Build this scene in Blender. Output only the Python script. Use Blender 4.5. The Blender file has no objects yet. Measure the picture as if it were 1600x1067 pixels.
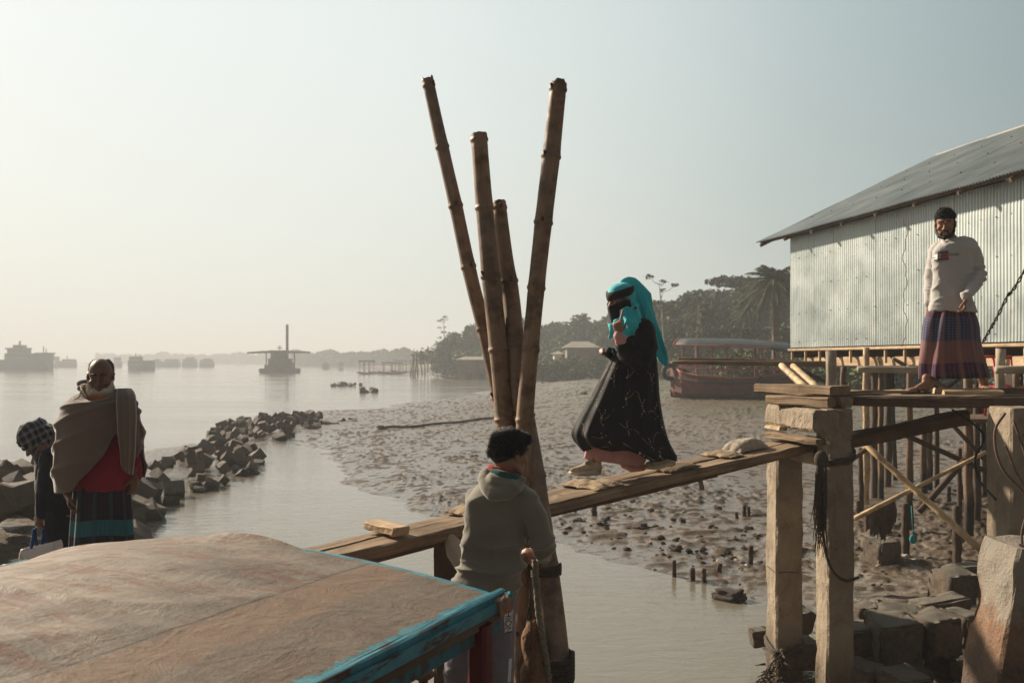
import bpy, bmesh, math, random
import numpy as np
from mathutils import Vector, Matrix, Euler
from mathutils.bvhtree import BVHTree
R = math.radians
PI = math.pi
random.seed(7)
rng = np.random.default_rng(11)
scene = bpy.context.scene
col = scene.collection
F, ZC, HY = 1555.6, 2.9, 563.0          # focal length in photo pixels, eye height above the water, horizon row

# ------------------------------------------------------------------ camera
cd = bpy.data.cameras.new('camera'); cam = bpy.data.objects.new('camera', cd); col.objects.link(cam)
cam.location = (0, 0, ZC); cam.rotation_euler = (R(90), 0, 0)
cd.lens = 35.0; cd.sensor_width = 36.0; cd.shift_y = (HY-533.5)/1600
cd.clip_start = 0.05; cd.clip_end = 4000
cd.dof.use_dof = True; cd.dof.focus_distance = 7.2; cd.dof.aperture_fstop = 4.0
scene.camera = cam

# ------------------------------------------------------------------ sky, sun, exposure
SUN_AZ, SUN_EL = R(-52), R(27)           # from the view direction (+Y), negative = to the left
sdir = Vector((math.sin(SUN_AZ)*math.cos(SUN_EL), math.cos(SUN_AZ)*math.cos(SUN_EL), math.sin(SUN_EL)))
w = bpy.data.worlds.new('World'); scene.world = w; w.use_nodes = True
nt = w.node_tree; nt.nodes.clear()
wo = nt.nodes.new('ShaderNodeOutputWorld'); bg = nt.nodes.new('ShaderNodeBackground')
sky = nt.nodes.new('ShaderNodeTexSky'); sky.sky_type = 'NISHITA'; sky.sun_disc = False
sky.sun_elevation = SUN_EL; sky.sun_rotation = SUN_AZ
sky.air_density = 1.0; sky.dust_density = 5.0; sky.ozone_density = 2.0; sky.altitude = 0
# winter haze veil: pale towards the sun, blue-grey away from it
tc = nt.nodes.new('ShaderNodeTexCoord')
dp = nt.nodes.new('ShaderNodeVectorMath'); dp.operation = 'DOT_PRODUCT'
dp.inputs[1].default_value = (math.sin(R(-24))*math.cos(R(15)), math.cos(R(-24))*math.cos(R(15)), math.sin(R(15)))
nt.links.new(tc.outputs['Generated'], dp.inputs[0])
rp = nt.nodes.new('ShaderNodeValToRGB'); cr = rp.color_ramp
cr.interpolation = 'B_SPLINE'
SKY = [(0.0, (.86,.85,.84)), (0.36, (1.18,1.24,1.27)), (0.58, (1.6,2.35,2.65)), (0.78, (3.8,4.7,4.75)), (0.92, (6.7,7.3,7.1)), (1.0, (7.3,7.8,7.6))]
cr.elements[0].position = SKY[0][0]; cr.elements[0].color = tuple(c/10 for c in SKY[0][1])+(1,)
cr.elements[1].position = 1.0; cr.elements[1].color = tuple(c/10 for c in SKY[-1][1])+(1,)
for p, c in SKY[1:-1]:
    e = cr.elements.new(p); e.color = tuple(q/10 for q in c)+(1,)
nt.links.new(dp.outputs['Value'], rp.inputs[0])
sc = nt.nodes.new('ShaderNodeVectorMath'); sc.operation = 'SCALE'; sc.inputs['Scale'].default_value = 100.0*0.071
nt.links.new(rp.outputs[0], sc.inputs[0])
# warm band close to the horizon
sx = nt.nodes.new('ShaderNodeSeparateXYZ'); nt.links.new(tc.outputs['Generated'], sx.inputs[0])
mr = nt.nodes.new('ShaderNodeMapRange'); mr.inputs[1].default_value = -0.02; mr.inputs[2].default_value = 0.30
nt.links.new(sx.outputs['Z'], mr.inputs[0])
wm = nt.nodes.new('ShaderNodeMix'); wm.data_type = 'RGBA'
wm.inputs[6].default_value = (1.0,0.955,0.885,1); wm.inputs[7].default_value = (1,1,1,1)
nt.links.new(mr.outputs[0], wm.inputs[0])
ml = nt.nodes.new('ShaderNodeVectorMath'); ml.operation = 'MULTIPLY'
nt.links.new(sc.outputs[0], ml.inputs[0]); nt.links.new(wm.outputs[2], ml.inputs[1])
mx = nt.nodes.new('ShaderNodeMix'); mx.data_type = 'RGBA'; mx.inputs[0].default_value = 0.94
nt.links.new(sky.outputs[0], mx.inputs[6]); nt.links.new(ml.outputs[0], mx.inputs[7])
nt.links.new(mx.outputs[2], bg.inputs[0]); bg.inputs[1].default_value = 0.1
nt.links.new(bg.outputs[0], wo.inputs[0])
sl = bpy.data.lights.new('sun', 'SUN'); sl.energy = 5.0; sl.angle = R(2.2); sl.color = (1.0, 0.85, 0.67)
so = bpy.data.objects.new('sun', sl); col.objects.link(so); so.location = (-30, 30, 40)
so.rotation_euler = sdir.to_track_quat('Z', 'Y').to_euler()
vs = scene.view_settings; vs.view_transform = 'Standard'; vs.look = 'None'; vs.gamma = 1.0; vs.exposure = 0.72
try: scene.cycles.volume_step_rate = 4; scene.cycles.volume_max_steps = 64
except Exception: pass

# ------------------------------------------------------------------ helpers
def at(px, py, Y): return Vector(((px-800)/F*Y, Y, ZC-(py-HY)/F*Y))
def gnd(px, py, z=0.0): return at(px, py, (ZC-z)*F/(py-HY))
def V(*a): return Vector(a)
def hsh(i, j, k, s):
    n = (i*374761393 + j*668265263 + k*1274126177 + s*974634777) & 0xffffffff
    n = ((n ^ (n >> 13))*1274126177) & 0xffffffff
    return ((n ^ (n >> 16)) & 0xffff)/65535.0
def vn3(P, s=0):                          # value noise of an (n,3) array, -1..1
    P = np.asarray(P, dtype=float); I = np.floor(P).astype(np.int64); f = P-I; f = f*f*(3-2*f)
    r = 0
    for a in (0, 1):
        for b in (0, 1):
            for c in (0, 1):
                wgt = (f[:, 0] if a else 1-f[:, 0])*(f[:, 1] if b else 1-f[:, 1])*(f[:, 2] if c else 1-f[:, 2])
                r = r + wgt*hsh(I[:, 0]+a, I[:, 1]+b, I[:, 2]+c, s)
    return r*2-1
def fbm(P, o=3, s=0):
    P = np.asarray(P, dtype=float); r = 0; a = 1.0; t = 0
    for q in range(o): r = r+a*vn3(P*(2**q)+q*17.3, s+q); t += a; a *= .5
    return r/t
ROOT = {}
def tag(o, label=None, cat=None, group=None, kind=None):
    if label: o['label'] = label
    if cat: o['category'] = cat
    if group: o['group'] = group
    if kind: o['kind'] = kind
    return o
def thing(name, loc, label, cat, group=None):
    o = bpy.data.objects.new(name, None); o.empty_display_size = .1; col.objects.link(o)
    o.location = loc; ROOT[o] = Vector(loc)
    return tag(o, label, cat, group)
def org(p):
    while p is not None and p not in ROOT: p = p.parent
    return ROOT[p] if p is not None else Vector((0, 0, 0))
def link_mesh(name, me, mat, parent=None, origin=None):
    o = bpy.data.objects.new(name, me); col.objects.link(o)
    if mat: me.materials.clear(); me.materials.append(mat)
    if parent is not None: o.parent = parent
    elif origin is not None:
        o.location = origin; ROOT[o] = Vector(origin)
    return o
class MB:
    def __init__(s): s.v = []; s.f = []; s.uv = {}; s.flat = set()
    def add(s, vs, fs, uvs=None):
        b = len(s.v); s.v += [tuple(x) for x in vs]
        for k, q in enumerate(fs):
            if uvs is not None: s.uv[len(s.f)] = uvs[k]
            s.f.append(tuple(b+i for i in q))
    def box(s, c, size, rot=None):
        hx, hy, hz = [q/2 for q in size]; c = Vector(c)
        P = [Vector((x*hx, y*hy, z*hz)) for x in (-1, 1) for y in (-1, 1) for z in (-1, 1)]
        if rot is not None: P = [rot @ p for p in P]
        fs = [(0,1,3,2), (4,6,7,5), (0,4,5,1), (2,3,7,6), (0,2,6,4), (1,5,7,3)]
        uvs = []
        for q in fs:
            uvs.append([(P[i].x+P[i].y*.31, P[i].z+P[i].y*.7) for i in q])
        s.add([c+p for p in P], fs, uvs)
    def loft(s, rings, closed=True, cap=True, uv=None, u0=0, vlen=None):
        n = len(rings[0]); vs = [p for r in rings for p in r]; fs = []; uvs = []
        L = [0]
        for i in range(1, len(rings)): L.append(L[-1]+(Vector(rings[i][0])-Vector(rings[i-1][0])).length)
        if vlen is not None: L = [l/L[-1]*vlen if L[-1] else 0 for l in L]
        m = n if closed else n-1
        C = sum(((Vector(rings[0][(j+1) % n])-Vector(rings[0][j])).length for j in range(m)), 0.0) if uv is None else uv
        for i in range(len(rings)-1):
            for j in range(m):
                k = (j+1) % n
                fs.append((i*n+j, i*n+k, (i+1)*n+k, (i+1)*n+j))
                a, b = C*j/m, C*(j+1)/m
                uvs.append([(L[i], a), (L[i], b), (L[i+1], b), (L[i+1], a)])
        if cap and closed:
            fs.append(tuple(range(n))[::-1]); uvs.append([(L[0]+.02*math.cos(6.28*j/n), .02*math.sin(6.28*j/n)) for j in range(n)][::-1])
            o = (len(rings)-1)*n
            fs.append(tuple(o+j for j in range(n))); uvs.append([(L[-1]+.02*math.cos(6.28*j/n), .02*math.sin(6.28*j/n)) for j in range(n)])
        s.add(vs, fs, uvs)
    def tube(s, pts, rad, n=10, cap=True, round_=False, sq=1.0, up=None):
        pts = [Vector(p) for p in pts]
        if not hasattr(rad, '__len__'): rad = [rad]*len(pts)
        if round_:
            d0 = (pts[0]-pts[1]).normalized(); d1 = (pts[-1]-pts[-2]).normalized()
            a = [(pts[0]+d0*rad[0]*math.sin(t), rad[0]*math.cos(t)) for t in (1.4, 1.0, .5)]
            b = [(pts[-1]+d1*rad[-1]*math.sin(t), rad[-1]*math.cos(t)) for t in (.5, 1.0, 1.4)]
            pts = [q[0] for q in a]+pts+[q[0] for q in b]; rad = [q[1] for q in a]+list(rad)+[q[1] for q in b]
        T = []
        for i in range(len(pts)):
            a = pts[max(0, i-1)]; b = pts[min(len(pts)-1, i+1)]; t = (b-a)
            T.append(t.normalized() if t.length > 1e-9 else Vector((0, 0, 1)))
        u = Vector(up) if up is not None else (Vector((0, 0, 1)) if abs(T[0].z) < .8 else Vector((0, 1, 0)))
        rings = []
        for i, p in enumerate(pts):
            u = (u-T[i]*u.dot(T[i])); u = u.normalized() if u.length > 1e-6 else T[i].orthogonal().normalized()
            x = T[i].cross(u)
            rings.append([p+(x*math.cos(2*PI*j/n)+u*(sq*math.sin(2*PI*j/n)))*rad[i] for j in range(n)])
        s.loft(rings, cap=cap)
    def ell(s, c, r, rot=None, n=16, m=10):
        c = Vector(c); rr = r if hasattr(r, '__len__') else (r, r, r)
        rings = []
        for i in range(m+1):
            t = -PI/2+PI*(i+.0)/m; t = max(-PI/2+.08, min(PI/2-.08, t))
            ring = []
            for j in range(n):
                a = 2*PI*j/n; p = Vector((rr[0]*math.cos(t)*math.cos(a), rr[1]*math.cos(t)*math.sin(a), rr[2]*math.sin(t)))
                ring.append(c+(rot @ p if rot is not None else p))
            rings.append(ring)
        s.loft(rings)
    def plank(s, a, b, w, t, up=(0, 0, 1), n=10, jit=.004, seed=0, bow=0.0, taper=0.0):
        a, b = Vector(a), Vector(b); d = (b-a).normalized(); up = Vector(up); up = (up-d*up.dot(d)).normalized(); x = d.cross(up)
        rg = random.Random(seed); rings = []; e = min(w, t)*.16
        sec = [(-w/2+e, -t/2), (w/2-e, -t/2), (w/2, -t/2+e), (w/2, t/2-e), (w/2-e, t/2), (0, t/2), (-w/2+e, t/2), (-w/2, t/2-e), (-w/2, -t/2+e)]
        offs = [(rg.uniform(-1, 1), rg.uniform(-1, 1)) for _ in sec]; ph = rg.uniform(0, 9)
        for i in range(n+1):
            q = i/n; c = a.lerp(b, q)+up*(bow*math.sin(PI*q)); k = 1-taper*abs(2*q-1)**3
            if i in (0, n): k *= .985
            ring = []
            for m, (sx_, sz_) in enumerate(sec):
                ring.append(c+x*(sx_*k+jit*(offs[m][0]*.6+math.sin(ph+m*2.1+q*7)+rg.uniform(-.5, .5)))+up*(sz_+jit*.7*(math.sin(ph*2+m+q*9)+rg.uniform(-.5, .5)))+d*(rg.uniform(-1, 1)*jit*2 if i in (0, n) else 0))
            rings.append(ring)
        s.loft(rings)
    def mesh(s, origin=Vector((0, 0, 0)), name='m', smooth=False):
        me = bpy.data.meshes.new(name)
        me.from_pydata([(p[0]-origin[0], p[1]-origin[1], p[2]-origin[2]) for p in s.v], [], s.f)
        if s.uv:
            ul = me.uv_layers.new(name='UVMap'); d = np.zeros((len(me.loops), 2), dtype=np.float32); li = 0
            for k, q in enumerate(s.f):
                u = s.uv.get(k)
                for i in range(len(q)):
                    if u is not None: d[li] = u[i]
                    li += 1
            ul.data.foreach_set('uv', d.ravel())
        if smooth: me.polygons.foreach_set('use_smooth', [True]*len(me.polygons))
        me.update(); return me
    def build(s, name, mat, parent=None, smooth=False, origin=None):
        og = org(parent) if parent is not None else (Vector(origin) if origin is not None else (Vector(s.v[0]) if s.v else Vector((0, 0, 0))))
        me = s.mesh(og, name, smooth)
        return link_mesh(name, me, mat, parent, og)
    def fuse(s, name, mat, parent=None, vox=.006, it=2, disp=None, fac=.6, origin=None, recalc=True):
        """union of closed pieces as one continuous skin"""
        og = org(parent) if parent is not None else Vector(origin)
        me = s.mesh(og, name); tmp = bpy.data.objects.new('tmp', me); col.objects.link(tmp)
        if recalc:
            b = bmesh.new(); b.from_mesh(me); bmesh.ops.recalc_face_normals(b, faces=b.faces); b.to_mesh(me); b.free()
        r = tmp.modifiers.new('r', 'REMESH'); r.mode = 'VOXEL'; r.voxel_size = vox; r.use_smooth_shade = True
        if it:
            q = tmp.modifiers.new('s', 'SMOOTH'); q.iterations = it; q.factor = fac
        dg = bpy.context.evaluated_depsgraph_get(); ev = tmp.evaluated_get(dg)
        out = bpy.data.meshes.new_from_object(ev); out.name = name
        bpy.data.objects.remove(tmp)
        if disp is not None:
            n = len(out.vertices); co = np.empty(n*3); out.vertices.foreach_get('co', co); co = co.reshape(-1, 3)
            no = np.empty(n*3); out.vertices.foreach_get('normal', no); no = no.reshape(-1, 3)
            co = co+no*disp(co+np.array(og), no)[:, None]
            out.vertices.foreach_set('co', co.ravel()); out.update()
        out.polygons.foreach_set('use_smooth', [True]*len(out.polygons))
        return link_mesh(name, out, mat, parent, og)
def copy_tree(o, parent=None):
    c = o.copy(); col.objects.link(c)
    if parent is not None: c.parent = parent
    if o in ROOT: ROOT[c] = ROOT[o].copy()
    for ch in list(o.children): copy_tree(ch, c)
    return c
def place(c, loc, rz=0.0, s=1.0, tilt=(0, 0)):
    c.location = loc; c.rotation_euler = (tilt[0], tilt[1], rz); c.scale = (s, s, s); ROOT[c] = Vector(loc); return c
def lerp(a, b, t): return a+(b-a)*t
def interp(x, tab):
    if x <= tab[0][0]: return tab[0][1]
    for (a, p), (b, q) in zip(tab, tab[1:]):
        if x <= b: return p+(q-p)*(x-a)/(b-a)
    return tab[-1][1]
def spline(pts, n=8):
    P = [Vector(p) for p in pts]; out = []
    for i in range(len(P)-1):
        p0, p1, p2, p3 = P[max(0, i-1)], P[i], P[i+1], P[min(len(P)-1, i+2)]
        for k in range(n):
            t = k/n
            out.append(.5*((2*p1)+(p2-p0)*t+(2*p0-5*p1+4*p2-p3)*t*t+(3*p1-p0-3*p2+p3)*t**3))
    out.append(P[-1]); return out

# ------------------------------------------------------------------ materials
class G:
    def __init__(s, name):
        s.m = bpy.data.materials.new(name); s.m.use_nodes = True; s.t = s.m.node_tree; s.t.nodes.clear()
        s.out = s.t.nodes.new('ShaderNodeOutputMaterial'); s.b = s.t.nodes.new('ShaderNodeBsdfPrincipled')
        s.t.links.new(s.b.outputs[0], s.out.inputs[0])
    def put(s, sock, v):
        if v is None: return
        if isinstance(v, bpy.types.NodeSocket): s.t.links.new(v, sock)
        elif hasattr(v, '__len__'):
            v = tuple(v); sock.default_value = v+(1,) if (sock.type == 'RGBA' and len(v) == 3) else v
        else: sock.default_value = v
    def n(s, ty, ins=None, out=0, **props):
        x = s.t.nodes.new('ShaderNode'+ty)
        for k, v in props.items(): setattr(x, k, v)
        for k, v in (ins or {}).items(): s.put(x.inputs[k], v)
        return x.outputs[out]
    def co(s, sc=(1, 1, 1), src='Object', rnd=True):
        c = s.n('TexCoord', out=src)
        if rnd and src == 'Object':
            r = s.n('ObjectInfo', out='Random'); r = s.n('VectorMath', {0: (37., 53., 71.), 'Scale': r}, operation='SCALE')
            c = s.n('VectorMath', {0: c, 1: r}, operation='ADD')
        if rnd and src == 'UV':
            r = s.n('ObjectInfo', out='Random'); r = s.n('VectorMath', {0: (37., 53., 0.), 'Scale': r}, operation='SCALE')
            c = s.n('VectorMath', {0: c, 1: r}, operation='ADD')
        return s.n('VectorMath', {0: c, 1: sc}, operation='MULTIPLY')
    def noise(s, v, scale=5., det=4., rough=.55, dist=0., out='Fac'):
        return s.n('TexNoise', {'Vector': v, 'Scale': scale, 'Detail': det, 'Roughness': rough, 'Distortion': dist}, out=out)
    def vor(s, v, scale=5., feature='F1', out='Distance', rnd=1.0): return s.n('TexVoronoi', {'Vector': v, 'Scale': scale, 'Randomness': rnd}, out=out, feature=feature)
    def ramp(s, f, stops, ip='LINEAR'):
        x = s.t.nodes.new('ShaderNodeValToRGB'); c = x.color_ramp; c.interpolation = ip
        def fx(v): return (v, v, v, 1) if not hasattr(v, '__len__') else tuple(v)+(1,)
        c.elements[0].position = stops[0][0]; c.elements[0].color = fx(stops[0][1])
        c.elements[1].position = stops[-1][0]; c.elements[1].color = fx(stops[-1][1])
        for p, v in stops[1:-1]: e = c.elements.new(p); e.color = fx(v)
        s.put(x.inputs[0], f); return x.outputs[0]
    def mix(s, f, a, b, bt='MIX'):
        x = s.t.nodes.new('ShaderNodeMix'); x.data_type = 'RGBA'; x.blend_type = bt
        s.put(x.inputs[0], f); s.put(x.inputs[6], a); s.put(x.inputs[7], b); return x.outputs[2]
    def ma(s, op, a, b=0., c=None):
        x = s.t.nodes.new('ShaderNodeMath'); x.operation = op; s.put(x.inputs[0], a); s.put(x.inputs[1], b)
        if c is not None: s.put(x.inputs[2], c)
        return x.outputs[0]
    def sep(s, v, k='X'): return s.n('SeparateXYZ', {0: v}, out=k)
    def bump(s, h, st=.5, d=.01, nrm=None): return s.n('Bump', {'Height': h, 'Strength': st, 'Distance': d, 'Normal': nrm}, out=0)
    def set(s, **k):
        nm = {'base': 'Base Color', 'rough': 'Roughness', 'metal': 'Metallic', 'normal': 'Normal', 'spec': 'Specular IOR Level', 'sheen': 'Sheen Weight', 'sss': 'Subsurface Weight', 'ior': 'IOR', 'coat': 'Coat Weight', 'alpha': 'Alpha', 'trans': 'Transmission Weight'}
        for q, v in k.items(): s.put(s.b.inputs[nm[q]], v)
        return s.m
def plain(name, c1, c2, scale=4., rough=.8, bump=.3, bd=.004, bscale=None, st=(1, 1, 1), src='Object', c3=None, sc3=1.5, metal=0, det=5, spec=.3):
    g = G(name); v = g.co(st, src)
    n1 = g.noise(v, scale, det, .6)
    c = g.mix(g.ramp(n1, [(.32, 0.), (.68, 1.)]), c1, c2)
    if c3 is not None: c = g.mix(g.ramp(g.noise(v, sc3, 3, .6), [(.5, 0.), (.64, 1.)]), c, c3)
    h = g.noise(v, bscale or scale*5, 5, .65)
    return g.set(base=c, rough=g.ma('MULTIPLY_ADD', h, .2, rough-.1), normal=g.bump(h, bump, bd), metal=metal, spec=spec)
def wood(name, c1, c2, dark=(.04, .025, .015), rough=.8, u=2.2, v=34., bump=.7, bd=.006, mud=None, mudz=None):
    g = G(name); uv = g.co((u, v, 1), 'UV')
    g1 = g.noise(uv, 1.0, 6, .65, .4); g2 = g.noise(g.co((1, 1, 1), 'Object'), 3.0, 4, .6)
    c = g.mix(g.ramp(g1, [(.3, 0.), (.7, 1.)]), c1, c2)
    c = g.mix(g.ramp(g1, [(.30, 1.), (.42, 0.)]), c, dark)
    c = g.mix(g.ma('MULTIPLY', g.ramp(g2, [(.42, 0.), (.7, 1.)]), .55), c, dark)
    cr_ = g.noise(g.co((u*.6, v*.8, 1), 'UV'), 1.3, 3, .5)
    h = g.ma('ADD', g1, g.ramp(cr_, [(.36, 0.), (.44, .6)]))
    if mud:
        z = g.sep(g.n('NewGeometry', out='Position'), 'Z'); nz = g.ma('MULTIPLY_ADD', g2, .5, mudz-.25)
        f = g.n('MapRange', {'Value': g.ma('SUBTRACT', z, nz), 'From Min': .12, 'From Max': -.12})
        c = g.mix(f, c, mud)
    return g.set(base=c, rough=rough, normal=g.bump(h, bump, bd), spec=.25)
def cloth(name, c, c2=None, weave=900., rough=.9, wr=.35, sheen=.2, scale=6., wd=.012, st=(1,1,1)):
    g = G(name); v = g.co(st); n1 = g.noise(v, scale, 4, .6)
    cc = g.mix(g.ramp(n1, [(.3, 0.), (.7, 1.)]), c, c2 if c2 else tuple(x*.8 for x in c))
    fine = g.noise(v, weave*.25, 2, .6)
    big = g.noise(v, 9., 3, .5, .6)
    nr = g.bump(big, wr, wd); nr = g.bump(fine, .25, .0015, nr)
    return g.set(base=cc, rough=rough, normal=nr, sheen=sheen, spec=.2)
# ------------------------------------------------------------------ material library
MT = {}
MT['bamboo_dark'] = None
def bamboo(name, c1, c2, cd, sat=1):
    g = G(name); uv = g.co((3., 30., 1), 'UV'); n1 = g.noise(uv, 1., 5, .6, .3)
    n2 = g.noise(g.co(), 7., 5, .65); n3 = g.noise(g.co(), 1.7, 3, .5)
    c = g.mix(g.ramp(n1, [(.3, 0.), (.7, 1.)]), c1, c2)
    c = g.mix(g.ma('MULTIPLY', g.ramp(n2, [(.44, 0.), (.62, 1.)]), .75), c, cd)
    c = g.mix(g.ma('MULTIPLY', g.ramp(n3, [(.45, 0.), (.65, 1.)]), .5), c, tuple(.55*q+.1 for q in c1))
    h = g.ma('ADD', n1, g.ma('MULTIPLY', n2, .8))
    return g.set(base=c, rough=g.ramp(n2, [(.3, .42), (.7, .75)]), normal=g.bump(h, .45, .005), spec=.4)
MT['bamboo_dark'] = bamboo('bamboo_dark', (.19, .108, .058), (.30, .19, .112), (.05, .03, .02))
MT['bamboo_pale'] = bamboo('bamboo_pale', (.50, .34, .17), (.62, .46, .25), (.22, .14, .07))
MT['pole'] = wood('weathered_pole', (.13, .085, .055), (.24, .165, .105), u=1.4, v=20, mud=(.045, .034, .026), mudz=.75)
MT['pole_dark'] = wood('dark_pole', (.06, .042, .032), (.11, .078, .055), u=1.4, v=20)
MT['pole_grey'] = wood('grey_pole', (.30, .25, .19), (.42, .36, .28), dark=(.10, .08, .06), u=1.4, v=20)
MT['plank'] = wood('weathered_plank', (.20, .13, .078), (.37, .265, .17), u=1.3, v=34, bump=1., bd=.011)
MT['plank_pale'] = wood('pale_plank', (.42, .30, .18), (.58, .43, .28), dark=(.16, .10, .06), u=1.6, v=26)
MT['plank_dark'] = wood('dark_plank', (.09, .06, .042), (.16, .11, .075), u=1.6, v=26)
def concrete():
    g = G('weathered_concrete'); v = g.co(); n = g.noise(v, 3.2, 6, .65); f = g.noise(v, 60., 4, .7)
    c = g.mix(g.ramp(n, [(.3, 0.), (.7, 1.)]), (.225, .178, .132), (.37, .305, .225))
    st = g.noise(g.co((3.2, 3.2, 1.5)), 1.3, 6, .7, .8)
    c = g.mix(g.ma('MULTIPLY', g.ramp(st, [(.5, 0.), (.68, 1.)]), .65), c, (.16, .125, .09))
    c = g.mix(g.ramp(g.vor(v, 28.), [(.05, .8), (.13, 0.)]), c, (.12, .09, .07))
    z = g.sep(g.n('NewGeometry', out='Position'), 'Z')
    fm = g.n('MapRange', {'Value': g.ma('SUBTRACT', z, g.ma('MULTIPLY', n, .9)), 'From Min': .1, 'From Max': -.35})
    c = g.mix(fm, c, (.10, .075, .05))
    pit = g.ramp(g.vor(v, 16.), [(.08, 0.), (.2, 1.)])
    h = g.ma('ADD', g.ma('ADD', g.ma('MULTIPLY', n, 2.), f), g.ma('MULTIPLY', pit, g.ramp(g.noise(v, 4., 3, .5), [(.45, 0.), (.6, 1.2)])))
    return g.set(base=c, rough=.9, normal=g.bump(h, 1., .012), spec=.2)
MT['concrete'] = concrete()
def rockmat(name, c1, c2, top=None, sc=6.):
    g = G(name); v = g.co(); n = g.noise(v, sc, 6, .7); f = g.noise(v, 40., 4, .7)
    c = g.mix(g.ramp(n, [(.3, 0.), (.7, 1.)]), c1, c2)
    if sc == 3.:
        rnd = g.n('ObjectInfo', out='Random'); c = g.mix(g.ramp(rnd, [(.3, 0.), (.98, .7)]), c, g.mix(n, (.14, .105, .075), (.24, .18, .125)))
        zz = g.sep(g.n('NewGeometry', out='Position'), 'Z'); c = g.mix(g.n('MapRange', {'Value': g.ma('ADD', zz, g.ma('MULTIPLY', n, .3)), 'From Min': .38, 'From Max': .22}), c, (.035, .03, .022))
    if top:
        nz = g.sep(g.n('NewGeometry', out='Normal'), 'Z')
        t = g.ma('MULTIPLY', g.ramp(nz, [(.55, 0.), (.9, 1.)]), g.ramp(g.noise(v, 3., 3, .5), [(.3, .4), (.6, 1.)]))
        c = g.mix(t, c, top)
    h = g.ma('ADD', n, g.ma('MULTIPLY', f, .7))
    return g.set(base=c, rough=g.ramp(f, [(.3, .6), (.7, .95)]), normal=g.bump(h, 1., .02), spec=.3)
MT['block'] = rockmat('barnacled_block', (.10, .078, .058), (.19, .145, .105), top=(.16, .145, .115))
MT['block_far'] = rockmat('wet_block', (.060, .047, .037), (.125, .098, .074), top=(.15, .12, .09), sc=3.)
MT['mudlump'] = rockmat('wet_mud_lump', (.05, .038, .03), (.10, .075, .058))
MT['rope'] = plain('old_rope', (.14, .13, .10), (.24, .21, .16), 60., .9, .8, .004)
MT['rope_dark'] = plain('dark_rope', (.045, .036, .03), (.09, .07, .055), 60., .9, .8, .004)
MT['rust'] = plain('rusted_steel', (.10, .06, .045), (.16, .10, .075), 30., .8, .6, .003)
MT['black'] = plain('black_rubber', (.02, .02, .02), (.04, .038, .036), 12., .75, .4, .003)
MT['jute'] = plain('jute_sack', (.36, .26, .16), (.55, .43, .29), 22., .95, 1., .02, c3=(.18, .12, .08), sc3=9.)
def steel(name, c1, c2, rustamt=.5, rough=.42, metal=.55):
    g = G(name); v = g.co(); uv = g.co((1, 1, 1), 'UV', False)
    sheet = g.n('TexWhiteNoise', {'Vector': g.n('VectorMath', {0: g.n('VectorMath', {0: uv, 1: (1/.79, 1/2.2, 0)}, operation='MULTIPLY')}, operation='FLOOR')}, out='Value')
    n = g.noise(v, 1.3, 5, .6); st = g.noise(g.co((7, 7, .5)), 1.0, 5, .65)
    fx = g.n('Math', {0: g.ma('DIVIDE', g.sep(uv, 'X'), .79)}, operation='FRACT'); seam = g.ma('LESS_THAN', fx, .022)
    c = g.mix(g.ramp(n, [(.3, 0.), (.7, 1.)]), c1, c2)
    c = g.mix(g.ma('MULTIPLY', seam, .6), c, (.14, .14, .12))
    c = g.mix(g.ma('MULTIPLY', sheet, .35), c, tuple(q*.72 for q in c1))
    c = g.mix(g.ma('MULTIPLY', g.ramp(st, [(.55, 0.), (.75, 1.)]), rustamt), c, (.30, .24, .18))
    c = g.mix(g.ma('MULTIPLY', g.ramp(g.noise(v, 9., 4, .7), [(.62, 0.), (.72, 1.)]), rustamt), c, (.20, .13, .08))
    return g.set(base=c, rough=g.ramp(n, [(.3, rough-.08), (.7, rough+.15)]), metal=metal, normal=g.bump(g.noise(v, 4., 3, .5), .25, .01))
MT['wallsteel'] = steel('galvanised_wall_sheet', (.34, .39, .385), (.45, .50, .485), .4)
MT['roofsteel'] = steel('galvanised_roof_sheet', (.25, .285, .285), (.36, .395, .385), .45, .42, .5)
# ------------------------------------------------------------------ terrain
SH = [(1330, 1400), (1225, 1120), (1192, 1067), (1196, 985), (1178, 940), (1118, 934), (1095, 926), (1072, 905), (1040, 895), (1000, 889), (960, 884), (917, 872), (872, 858),
      (845, 846), (800, 836), (760, 822), (715, 808), (660, 806), (620, 798), (575, 786), (545, 772), (528, 760), (545, 742), (515, 722), (503, 702), (470, 690), (400, 692),
      (352, 690), (375, 668), (430, 652), (505, 642), (560, 640), (620, 632), (700, 623), (770, 610), (850, 598), (905, 590), (985, 586), (1060, 588)]
POLY = [(gnd(x, y).x, gnd(x, y).y) for x, y in SH] + [(150, 190), (160, 2)]
BANK = [(2000, 128), (60, 128), (36, 138), (14, 160), (-2, 178), (-16, 205), (-32, 240), (-40, 320), (-30, 460), (2000, 470)]   # far bank
def sdist(X, Y, poly):
    d = np.full(X.shape, 1e9); ins = np.zeros(X.shape, bool); n = len(poly)
    for i in range(n):
        ax, ay = poly[i]; bx, by = poly[(i+1) % n]; ex, ey = bx-ax, by-ay
        t = np.clip(((X-ax)*ex+(Y-ay)*ey)/(ex*ex+ey*ey+1e-9), 0, 1)
        d = np.minimum(d, np.hypot(X-ax-t*ex, Y-ay-t*ey))
        c = ((ay > Y) != (by > Y)) & (X < (bx-ax)*(Y-ay)/(by-ay+1e-12)+ax); ins ^= c
    return np.where(ins, d, -d)
SAND = [(gnd(x, y).x, gnd(x, y).y) for x, y in ((160, 790), (225, 772), (285, 748), (330, 722), (392, 712), (350, 700), (300, 690), (250, 700), (210, 715), (120, 740), (0, 800), (-60, 860), (60, 850))]
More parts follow.
